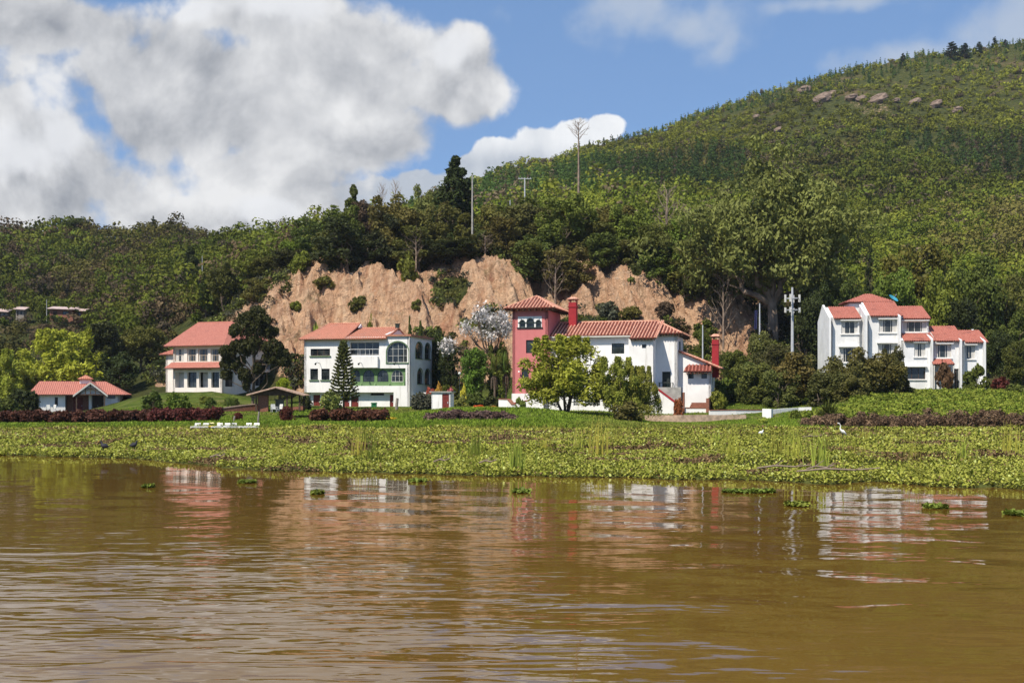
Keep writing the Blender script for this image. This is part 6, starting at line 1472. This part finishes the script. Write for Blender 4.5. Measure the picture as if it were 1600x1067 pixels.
# ------------------------------------------------------------------ loose islets of water hyacinth
for px_, py_, w_, lab_ in [(1170, 769, 80, 'long low raft of floating leaves on open water, the largest one'), (1245, 790, 34, 'small raft of floating leaves below the right end of the long one'), (1462, 793, 34, 'small raft of leaves under the reflection of the apartment building'), (1588, 804, 34, 'raft of floating leaves near the right edge'), (815, 769, 26, 'small raft of leaves under the tower reflection'), (496, 771, 18, 'tiny tuft floating in the reflection of the arched villa'), (386, 754, 26, 'thin raft of leaves left of the arched villa reflection'), (232, 761, 14, 'single tuft floating on the left water'), (652, 752, 26, 'thin raft of leaves close to the shore below the villa')]:
    Yr = CH * F / (py_ - HY); Xr = at(px_, Yr); W2 = w_ / F * Yr / 2; n = int(160 + w_ * 11); k6 = 6
    lx = rng.uniform(-1, 1, n) * W2; ly = np.clip(rng.normal(size=n) * .15, -.3, .3) * np.sqrt(np.clip(1.05 - (lx / W2)**2, 0, 1)); lz = .01 + .05 * rng.random(n); s = .028 + .03 * rng.random(n)
    a = rng.random(n)[:, None] * 6.28 + np.arange(6)[None] * 1.047; tl = rng.normal(size=(2, n)) * .5; x = s[:, None] * np.cos(a); y = s[:, None] * np.sin(a)
    V = np.stack([lx[:, None] + x, ly[:, None] + y, lz[:, None] + x * tl[0][:, None] + y * tl[1][:, None]], -1).reshape(-1, 3)
    o = link('water_hyacinth_raft', np_mesh('water_hyacinth_raft', V, np.arange(n * 6).reshape(n, 6), 'leaf', {'v': np.repeat(rng.random(n), 6)})); o.location = (Xr, Yr, 0); o.color = (.13, .16, .025, 1); tag(o, lab_, 'water plant', 'floating rafts of water hyacinth')
# driftwood
for i, (px_, py_, L_, ang, lab_) in enumerate([(1225, 730, 1.5, .05, 'long pale stick on the mat near the water, left of its pair'), (1310, 735, 2.2, -.04, 'longest pale stick lying on the mat near the water edge'), (1282, 731, .9, .5, 'short forked stick between the two long pale sticks'), (1175, 710, .9, -.1, 'pale stick on the mat left of the egret'), (690, 720, .55, .5, 'short pale stick on the mat below the villa'), (762, 722, .6, -.5, 'short pale stick on the mat below the utility hut'), (340, 713, .5, .0, 'small white stick on the mat at the left'), (1270, 682, 1.0, .1, 'thin stick just left of the egret')]):
    L_ *= .55; Yr = (CH - .3) * F / (py_ - HY); m = MB(); c_, s_ = math.cos(ang), math.sin(ang); p = [(-L_ * c_, -L_ * s_ * .3, -.02), (-L_ * .3 * c_, .1, .05), (L_ * .4 * c_, .0, .02), (L_ * c_, L_ * s_ * .3, .08)]; m.tube(p, [.03, .035, .028, .015], 5)
    m.tube([p[1], (p[1][0] + .3, .25, .22)], [.02, .008], 4); m.tube([p[2], (p[2][0] + .22, -.2, .15)], [.018, .006], 4)
    o = m.build('driftwood', 'pale_bark'); o.location = (at(px_, Yr), Yr, .30); tag(o, lab_, 'stick', 'driftwood on the mat')

# ------------------------------------------------------------------ birds
def bird(name, px_, py_, zf, H_, label, mat, kind, face=-1):
    Yr = (CH - zf) * F / (py_ - HY); o = empty(name, (at(px_, Yr), Yr, zf), 0, (H_ * -face, H_, H_)); tag(o, label, 'bird'); m = MB()
    if kind == 'egret':     # unit height; faces +x before the mirror
        m.tube([(-.24, 0, .30), (-.18, 0, .37), (-.09, 0, .45), (0, 0, .52), (.07, 0, .58), (.12, 0, .66), (.10, 0, .74), (.09, 0, .82), (.13, 0, .90), (.18, 0, .955), (.235, 0, .955), (.27, 0, .945)], [.012, .045, .085, .092, .055, .032, .026, .024, .022, .032, .028, .014], 10, squash=1)
        b = m.build('body', mat, o, True); m = MB(); m.tube([(.26, 0, .947), (.32, 0, .94), (.40, 0, .925)], [.014, .010, .002], 6); m.build('beak', 'beak_yellow', b)
        m = MB()
        for s in (-1, 1): m.tube([(-.02, s * .075, .55), (-.12, s * .08, .44), (-.24, s * .04, .29)], [.03, .045, .006], 6)
        m.build('wing', mat, o, True)
        for s in (-.03, .03): m = MB(); m.tube([(-.02, s, .47), (.0, s, .25), (-.01, s, .0), ], [.014, .009, .009], 5); m.tube([(-.01, s, .01), (.08, s + .02, .0)], .006, 4); m.build('leg', 'leg_dark', o)
    else:
        m.tube([(-.52, 0, .42), (-.38, 0, .42), (-.18, 0, .44), (.04, 0, .48), (.17, 0, .60), (.20, 0, .76), (.26, 0, .86), (.34, 0, .85)], [.02, .13, .24, .24, .14, .08, .09, .04], 10)
        b = m.build('body', mat, o, True); m = MB(); m.tube([(.45, 0, .88), (.62, 0, .84)], [.035, .004], 6); m.build('beak', 'beak_yellow', b)
        for s in (-.07, .07): m = MB(); m.tube([(0, s, .36), (.02, s, 0), (.14, s, 0)], [.03, .02, .012], 5); m.build('leg', 'leg_dark', o)
bird('egret', 1316, 688, .2, .93, 'tall white egret standing on the mat with its neck raised', 'feather_white', 'egret', 1 * -1 * -1)
bird('white_bird', 1190, 680, .25, .36, 'small white bird on the mat left of the spiky plant', 'feather_white', 'b')
bird('moorhen', 162, 704, .30, .42, 'dark moorhen on the mat at the left, the left one of two', 'feather_dark', 'b', 1)
bird('moorhen', 210, 702, .30, .40, 'dark moorhen on the mat at the left, the right one of two', 'feather_dark', 'b')

# ------------------------------------------------------------------ pedal boats drawn up on the shore
def boat(px_, Yr, w_, mat, label, rz=0.0, roof=False):
    o = empty('pedal_boat', (at(px_, Yr), Yr, .05), rz, (1, 1, .68)); tag(o, label, 'boat', 'pedal boats at the lawn edge')
    for s in (-1, 1):
        m = MB(); x = s * w_ * .33; r = w_ * .17
        secs = []
        for y, k, z in ((-1.35, .15, .30), (-1.15, .7, .20), (-.7, 1, .14), (.7, 1, .14), (1.2, .8, .18), (1.35, .4, .24)):
            secs.append([(x + r * k * math.cos(a), y, z + .16 * k * math.sin(a) + .05) for a in [j * math.pi / 5 for j in range(10)]])
        for i in range(5):
            for j in range(10): m.poly([secs[i][j], secs[i][(j + 1) % 10], secs[i + 1][(j + 1) % 10], secs[i + 1][j]])
        m.poly(secs[0][::-1]); m.poly(secs[-1]); m.build('hull', mat, o, True)
    m = MB(); m.box(-w_ * .42, w_ * .42, -1.0, 1.1, .28, .34); m.box(-w_ * .46, w_ * .46, -1.12, -.95, .26, .42); m.build('deck', mat, o)
    for s in (-1, 1): m = MB(); m.box(s * w_ * .22 - w_ * .17, s * w_ * .22 + w_ * .17, .1, .55, .342, .46); m.prism([(s * w_ * .22 - w_ * .17, .55, .36), (s * w_ * .22 + w_ * .17, .55, .36), (s * w_ * .22 + w_ * .15, .68, .72), (s * w_ * .22 - w_ * .15, .68, .72)], (0, .06, 0)); m.build('seat', mat, o)
    m = MB(); m.tube([(0, -.5, .34), (0, -.3, .62)], .025, 5); m.tube([(-.12, -.3, .62), (.12, -.3, .62)], .02, 5); m.build('steering_lever', 'dark_frame', o)
boat(314, 84, 1.35, 'boat_white', 'white pedal boat at the left end of the row', .15); boat(331, 85.2, 1.2, 'boat_yellow', 'yellow pedal boat between white ones', -.1); boat(347, 83.8, 1.25, 'boat_white', 'white pedal boat just right of the yellow one', .05); boat(363, 84.2, 1.15, 'boat_white', 'white pedal boat third of the white ones from the left', .4); boat(392, 84, 1.3, 'boat_white', 'white pedal boat standing apart at the right end', .0)
for px_, Yr, top, lab_ in [(365, 88, 650, 'short leaning grey mooring post beside the dark ball shrub'), (403, 86, 643, 'tall grey mooring post by the lone boat'), (619.5, 118, 622, 'thick grey post in front of the white villa corner')]:
    m = MB(); X_ = at(px_, Yr); h = CH + (HY - top) / F * Yr - gz(X_, Yr); r = .16 if px_ > 600 else .07; m.tube([(0, 0, -.3), (.03, 0, h * .5), (.09, 0, h)], [r, r * .95, r * .85], 8); o = m.build('wooden_post', 'grey_wood'); o.location = (X_, Yr, gz(X_, Yr)); tag(o, lab_, 'post')

# ------------------------------------------------------------------ pavilion
Yp = 112; X_ = at(432, Yp); zg = CH + (HY - 646) / F * Yp; o = empty('pavilion', (X_, Yp, zg), math.radians(4)); tag(o, 'small open garden pavilion with a low tiled gable roof and brick pillar', 'pavilion'); s = Yp / F
ez = (646 - 617) * s; az_ = (646 - 605) * s; hw = 44 * s
m = MB(); tiled(m, [(-hw, 4.2, ez), (-hw, -.8, ez), (0, -.8, az_), (0, 4.2, az_)], .25, .06, .08); tiled(m, [(hw, -.8, ez - .03), (hw, 4.2, ez - .03), (0, 4.2, az_), (0, -.8, az_)], .25, .06, .08); simple('tile_grey', (.36, .25, .19), .9, .2, .3, 5); m.build('roof', 'tile_grey', o)
for x in (-hw * .70, hw * .38, hw * .82):
    for y in (-.2, 3.6): m = MB(); m.box(x - .08, x + .08, y - .08, y + .08, 0, ez + (az_ - ez) * (1 - abs(x) / hw) - .16); m.build('post', 'timber', o)
m = MB(); m.prism([(-hw * .86, -.3, ez - .05), (hw * .86, -.3, ez - .05), (hw * .86, -.3, ez + .08), (0, -.3, az_ - .12), (-hw * .86, -.3, ez + .08)], (0, .1, 0)); m.build('gable_beam', 'timber', o)
m = MB(); m.box(-hw * .66, -hw * .30, 0, .5, .003, ez); m.box(-hw * .66, -hw * .64, .5, 3.4, .003, ez - .2); m.build('brick_pillar', 'brick', o)
m = MB(); m.box(-hw * .9, hw * .95, -.7, 4.1, -.4, 0); m.build('floor', 'paving', o)
m = MB(); m.box(-.4, .35, 2.2, 3.0, .003, 1.3); m.box(-.5, .45, 2.1, 3.1, 1.3, 1.4); m.tube([(0, 2.6, 1.4), (0, 2.6, ez + .2)], .16, 8); m.build('grill', 'concrete', o)
def chair(X_, Yr, z, rz, label):
    o = empty('garden_chair', (X_, Yr, z), rz); tag(o, label, 'chair', 'white garden chairs'); m = MB(); m.box(-.24, .24, -.24, .24, .42, .46); m.build('seat', 'boat_white', o); m = MB(); m.prism([(-.24, .22, .46), (.24, .22, .46), (.20, .32, .92), (-.20, .32, .92)], (0, .04, 0)); m.build('backrest', 'boat_white', o)
    for x in (-.21, .21):
        for y in (-.21, .21): m = MB(); m.tube([(x, y, .43), (x * 1.15, y * 1.15, 0)], .025, 5); m.build('leg', 'boat_white', o)
    m = MB()
    for x in (-.26, .26): m.box(x - .025, x + .025, -.22, .24, .64, .67); m.box(x - .02, x + .02, -.22, -.18, .46, .64)
    m.build('armrest', 'boat_white', o)
chair(at(428, 111), 111, zg + .003, .5, 'white garden chair left of its pair under the pavilion roof'); chair(at(436, 111.4), 111.4, zg + .003, -.6, 'white garden chair right of its pair under the pavilion roof'); chair(at(75, 146), 146, .55, .3, 'white garden chair by the cabin, the left one'); chair(at(83, 146), 146, .55, -.4, 'white garden chair by the cabin, the right one')

# ------------------------------------------------------------------ walls, paths, hut
def wall_obj(name, pts, h, t, mat, label, cap=None, cat='wall', below=.8):
    """low garden wall following (px, Y, top_py) points"""
    P = [Vector((at(a, b), b, CH + (HY - c) / F * b)) for a, b, c in pts]; o = empty(name, P[0]); tag(o, label, cat); m = MB(); c_ = MB()
    for a, b in zip(P[:-1], P[1:]):
        d = (b - a); d.z = 0; d.normalize(); nn = Vector((-d.y, d.x, 0)) * t; a = a - P[0]; b = b - P[0]
        m.prism([a - Z3 * (h + below), b - Z3 * (h + below), b, a], nn)
        if cap: c_.prism([a - nn * .15 + Z3 * .003, b - nn * .15 + Z3 * .003, b - nn * .15 + Z3 * .09, a - nn * .15 + Z3 * .09], nn * 1.3)
    m.build('wall_body', mat, o)
    if cap: c_.build('coping', cap, o)
wall_obj('retaining_wall', [(1008, 108.5, 648.5), (1060, 108.5, 648.5), (1166, 110, 648)], 1.0, .4, 'stone_wall', 'long beige stone retaining wall below the stair of the tower house')
wall_obj('garden_wall', [(1109, 111.5, 641.5), (1150, 112, 641), (1192, 113, 641)], .5, .25, 'plaster', 'low white garden wall with red coping below the small lawn', 'brick')
wall_obj('garden_wall', [(1191, 110, 638.5), (1205, 109.5, 639)], .5, .5, 'plaster', 'white wall block at the left end of the stepped garden wall')
wall_obj('garden_wall', [(1207, 111, 640), (1228, 112, 638), (1248, 113, 637)], .4, .25, 'plaster', 'white stretch of garden wall in the shade of the dark trees')
wall_obj('garden_wall', [(1249, 111, 636.5), (1268, 111, 636)], .4, .4, 'plaster', 'white wall block in front of the dark trees')
wall_obj('planter_wall', [(779, 108, 624), (793, 107, 624.5), (800, 106, 633)], .8, .3, 'plaster', 'small white planter wall at the left foot of the pink tower', 'brick')
wall_obj('ramp_wall', [(322, 112, 641), (350, 113, 638), (380, 114, 634), (410, 115, 631)], .5, .3, 'brick', 'sloping brick edged ramp crossing the lawn below the two storey house', 'paving')
wall_obj('steps_wall', [(452, 118, 636), (476, 118, 634)], .8, .3, 'brick', 'brick wall beside the pavilion')
0 and wall_obj('boundary_wall', [(224, 148, 596), (240, 147, 594), (262, 146, 596)], 1.5, .3, 'concrete', 'grey wall and gate left of the two storey house', 'timber')
Yh = 107; o = empty('utility_hut', (at(674, Yh), Yh, CH + (HY - 646) / F * Yh), math.radians(-12)); tag(o, 'tiny white utility hut with a flat roof and one dark red door', 'hut'); s = Yh / F; hh = 33 * s; ww = 1.85
m = MB(); dh = (ww * .56, .02, ww * .92, hh - .12); wall_panel(m, (0, 0, 0), X3, FN, 0, ww, 0, hh, .1, [dh]); wall_panel(m, (0, 0, 0), Y3, (-1, 0, 0), 0, 1.2, 0, hh, .1); wall_panel(m, (ww, 0, 0), Y3, (1, 0, 0), 0, 1.2, 0, hh, .1); wall_panel(m, (0, 1.2, 0), X3, (0, 1, 0), 0, ww, 0, hh, .1); m.build('wall', 'plaster', o)
m = MB(); m.box(-.15, ww + .12, -.15, 1.35, hh + .003, hh + .1); m.build('roof', 'concrete', o); door(o, (0, 0, 0), X3, FN, dh, 'door_red', .04)

# ------------------------------------------------------------------ masts and poles
def pole(name, px_, Yr, top, base, r, label, cat='pole', arms=(), mat='concrete', lean=0.0):
    z = CH + (HY - base) / F * Yr; h = (base - top) / F * Yr; o = empty(name, (at(px_, Yr), Yr, z)); tag(o, label, cat); m = MB(); m.tube([(0, 0, -1.2), (lean * .5, 0, h * .5), (lean, 0, h)], [r, r * .85, r * .65], 8); m.build('shaft', mat, o)
    for f_, half in arms:
        m = MB(); m.box(lean - half, lean + half, -.05, .05, h * f_ - .06, h * f_ + .06)
        for k in (-1, -.5, .5, 1): m.tube([(lean + half * k * .9, 0, h * f_ + .06), (lean + half * k * .9, 0, h * f_ + .25)], .05, 6)
        m.build('crossarm', 'steel', o)
    return o, h
pole('utility_pole', 738, 171, 273, 356, .14, 'tall pale concrete pole beside the dark cypress'); pole('utility_pole', 820, 196, 278, 330, .14, 'thin pole with a crossarm above the olive trees', arms=((.97, 1.1),), mat='steel'); pole('utility_pole', 797, 196, 313, 350, .11, 'short thin pole left of the one with a crossarm', mat='steel')
pole('utility_pole', 1187, 146, 474, 545, .11, 'slender grey pole at the right end of the cliff', mat='steel'); pole('utility_pole', 316, 215, 400, 440, .07, 'small pole on the left hillside by the dark pointed tree', mat='steel'); pole('utility_pole', 73, 240, 468, 500, .07, 'small pole left of the farm sheds', mat='steel'); pole('utility_pole', 951, 150, 505, 560, .07, 'thin white pole behind the wing roof', mat='steel')
pole('utility_pole', 1098, 148, 508, 560, .10, 'thin pole in front of the cliff left of the annex chimney', mat='steel')
o, h = pole('telecom_mast', 1238, 127, 449, 545, .17, 'grey telecom mast with two rings of white antennas', 'mast', mat='steel')
for f_ in (.82, .63):
    m = MB(); R_ = .72
    for k in range(12): a, b = k * math.pi / 6, (k + 1) * math.pi / 6; m.tube([(R_ * math.cos(a), R_ * math.sin(a), h * f_), (R_ * math.cos(b), R_ * math.sin(b), h * f_)], .035, 5, False)
    for a in (0, 2.09, 4.19): m.tube([(0, 0, h * f_), (R_ * math.cos(a), R_ * math.sin(a), h * f_)], .035, 5)
    rg = m.build('mount_ring', 'steel', o)
    for a in (0.0, 1.2, 3.14, 4.2): x, y = R_ * 1.08 * math.cos(a), R_ * 1.08 * math.sin(a); m = MB(); hh_ = .42 if f_ > .7 else .28; m.box(x - .10, x + .10, y - .07, y + .07, h * f_ - hh_, h * f_ + hh_); m.build('antenna', 'boat_white', rg)
Yl = 118; o = empty('garden_lamp', (at(718, Yl), Yl, gz(at(718, Yl), Yl))); tag(o, 'garden lamp with a white globe in the flower border', 'lamp'); hz_ = CH + (HY - 583.5) / F * Yl - o.location.z; m = MB(); m.tube([(0, 0, -.2), (0, 0, hz_ - .12)], .04, 6); m.build('post', 'dark_frame', o)
m = MB(); prof = [(0.02, -.16), (.11, -.12), (.16, 0), (.11, .12), (.02, .16)]; m.tube([(0, 0, hz_ + z) for _, z in prof], [r_ for r_, _ in prof], 12); m.build('globe', 'boat_white', o, True)
o = empty('blue_tarp', (at(1180, 152), 152, CH + (HY - 515) / F * 152)); tag(o, 'dark blue tarp hanging on the cliff beside the slender pole', 'tarp'); m = MB()
for k in range(6):
    x0_, x1_ = -.35 + k * .12, -.35 + (k + 1) * .12; y0_, y1_ = .08 * math.sin(k * 2), .08 * math.sin((k + 1) * 2); m.prism([(x0_ * .5, y0_, 0), (x1_ * .5, y1_, .1), (x1_ * .5 + .1, y1_, 2.6), (x0_ * .5 + .1, y0_, 2.5)], (0, .03, 0))
m.build('sheet', 'blue_tarp', o)

# ------------------------------------------------------------------ farm sheds on the left hill
def shed(px_, Yr, w_, h_, d_, roofm, wallm, label, base):
    X_ = at(px_, Yr); z = max(gz(X_, Yr) - .2, CH + (HY - base) / F * Yr); o = empty('farm_shed', (X_, Yr, z), .1); tag(o, label, 'shed', 'farm sheds on the left hillside'); hs = [(-w_ * .36, .0, -w_ * .18, h_ * .8), (w_ * .05, h_ * .3, w_ * .3, h_ * .75)]
    m = MB(); wall_panel(m, (0, 0, 0), X3, FN, -w_ / 2, w_ / 2, -1, h_, .15, [(a, max(b, .01), c, d) for a, b, c, d in hs]); m.box(-w_ / 2, -w_ / 2 + .15, .15, d_, -1, h_); m.box(w_ / 2 - .15, w_ / 2, .15, d_, -1, h_); m.box(-w_ / 2 + .15, w_ / 2 - .15, d_ - .15, d_, -1, h_); m.build('wall', wallm, o)
    m = MB(); m.prism([(-w_ / 2 - .4, -.6, h_ + .02), (w_ / 2 + .4, -.6, h_ - .15), (w_ / 2 + .4, d_ + .4, h_ + .55), (-w_ / 2 - .4, d_ + .4, h_ + .7)], (0, 0, .1)); m.build('roof', roofm, o); window(o, (0, 0, 0), X3, FN, hs[1], 2, 1, w=.06); door(o, (0, 0, 0), X3, FN, (hs[0][0], .01, hs[0][2], hs[0][3]), 'timber', .06, False)
simple('tin_roof', (.55, .42, .38), .5, .4, .25, 2)
shed(96, 236, 4.6, 1.7, 3, 'tin_roof', 'brick', 'long low farm shed with a pale tin roof, the largest one', 496); shed(118, 238, 3.4, 1.5, 3, 'tin_roof', 'brick', 'brown walled farm shed at the right end of the long one', 497); shed(31, 240, 1.6, 1.4, 2, 'tin_roof', 'grey_wood', 'small grey farm shed left of the long one', 494); shed(4, 240, 1.8, 1.2, 2, 'tin_roof', 'grey_wood', 'weathered farm shed cut by the left edge of the view', 496)

# ------------------------------------------------------------------ rocks on the right hill, edging stones, flowers
def rock_mesh(seed, n=14):
    r_ = np.random.default_rng(seed); m = MB(); V = []; 
    for i in range(n + 1):
        for j in range(2 * n):
            a = math.pi * i / n; b = math.pi * j / n; V.append((math.sin(a) * math.cos(b), math.sin(a) * math.sin(b), math.cos(a)))
    V = np.array(V); k = 1 + .9 * fbm(V[:, 0] * 1.6 + V[:, 2] * 1.3 + seed, V[:, 1] * 1.6 - V[:, 2] + seed, 4, seed); V = np.round(V * k[:, None] * 3.2) / 3.2 * .55 + V * k[:, None] * .45
    Q = [(i * 2 * n + j, (i + 1) * 2 * n + j, (i + 1) * 2 * n + (j + 1) % (2 * n), i * 2 * n + (j + 1) % (2 * n)) for i in range(n) for j in range(2 * n)]
    return np_mesh('rock', V, Q, 'rock')
rk = [rock_mesh(s) for s in (401, 402, 403)]
for i, (px_, py_, w_, h_, lab_) in enumerate([(1256, 141, 22, 10, 'leftmost rock outcrop just under the high ridge'), (1284, 155, 26, 14, 'reddish rock outcrop, the biggest of the band on the right hill'), (1298, 148, 16, 8, 'small rock touching the biggest outcrop'), (1330, 152, 20, 7, 'low rock right of the biggest outcrop'), (1345, 155, 16, 8, 'rock in the middle of the outcrop band'), (1370, 156, 30, 10, 'wide slanting grey rock slab on the right hill'), (1400, 157, 12, 6, 'small rock right of the slanting slab'), (1428, 160, 20, 8, 'pale rock on the right part of the outcrop band'), (1462, 163, 18, 8, 'rock among scrub near the right end of the band'), (1495, 172, 18, 8, 'last rock at the right end of the band'), (1216, 203, 14, 6, 'isolated rock lower on the right hill'), (1180, 183, 12, 5, 'tiny isolated rock high above the eucalyptus')]):
    # march up the ray until it meets the hill
    Ys = np.arange(300, 640, 1.0); Xs = (px_ - CX) / F * Ys; zr_ = CH + (HY - py_) / F * Ys; hit = np.nonzero(ground(Xs, Ys) + 1.5 >= zr_)[0]; Yr = float(Ys[hit[0]]) if len(hit) else 520.
    o = link('rock_outcrop', rk[i % 3]); o.location = (at(px_, Yr), Yr, CH + (HY - py_) / F * Yr); s = Yr / F; o.scale = (w_ * s * .55, w_ * s * .4, h_ * s * .62); o.rotation_euler = (.2, -.35 - .1 * (i % 3), i * 1.3 % .6 - .3); tag(o, lab_, 'rock', 'rock outcrops on the right hill')
for i in range(9):
    px_ = [1438, 1448, 1460, 1471, 1483, 1497, 1511, 1522, 1535][i]; o = link('edging_stone', rk[i % 3]); Yr = 117.5; X_ = at(px_, Yr); o.location = (X_, Yr, gz(X_, Yr) + .16); w_ = [.26, .3, .42, .3, .3, .4, .3, .3, .6][i]; o.scale = (w_, .2, .17); o.data = o.data; tag(o, 'whitish edging stone on the apartment lawn, ' + ['at its left end', 'second from the left', 'third from the left', 'fourth from the left', 'in the middle of the row', 'fourth from the right', 'third from the right', 'second from the right', 'largest one at the right end'][i], 'stone', 'edging stones on the lawn')
for kk, (px_, Yr, top, w_, c, lab_) in enumerate([(608, 92, 652, 34, (.42, .34, .03), 'yellow flowering bush left of the brown debris heap'), (157, 93, 661, 40, (.45, .20, .03), 'orange flowering patch below the cabin hedge'), (748, 114, 632, 28, (.42, .12, .03), 'orange flowers behind the mound'), (768, 113, 634, 24, (.38, .16, .03), 'rusty orange flowers left of the planter wall'), (684, 122, 600, 20, (.40, .22, .04), 'yellow and red flowers behind the utility hut'), (672, 121, 604, 18, (.34, .10, .05), 'red flowering shrub between the villa and the hut'), (702, 121, 606, 18, (.42, .16, .15), 'pink flowering shrub right of the hut roof'), (724, 120, 603, 14, (.5, .42, .05), 'small yellow flowering shrub in the border'), (1394, 118, 614, 22, (.35, .20, .04), 'orange shrub at the foot of the dark trees'), (1437, 121, 610, 18, (.28, .09, .06), 'reddish flowering shrub in a white pot'), (1195, 92, 652, 24, (.30, .30, .05), 'yellowish shrub on the bank below the garden wall'), (1060, 109.5, 620, 18, (.22, .08, .03), 'reddish potted shrub behind the sloping coping')]):
    plant('bush', px_, Yr, top, w_, lab_, c, None, 'flowers', zoff=-.05, name='flowering_shrub')

# ------------------------------------------------------------------ thin blue air
m = bpy.data.materials.new('haze'); m.use_nodes = True; t = NT(m.node_tree); t.n.clear()
pv = t.node('ShaderNodeVolumePrincipled'); pv.inputs['Color'].default_value = (0.80, 0.88, 1.0, 1); pv.inputs['Density'].default_value = 0.00010; pv.inputs['Anisotropy'].default_value = 0.2
o = t.node('ShaderNodeOutputMaterial'); t.l.new(pv.outputs[0], o.inputs['Volume']); MATS['haze'] = m
m = MB(); m.box(-1500, 1500, -60, 1150, -4, 330); tag(m.build('haze', 'haze'), 'thin pale haze over the lake and hills', 'haze', kind='stuff')
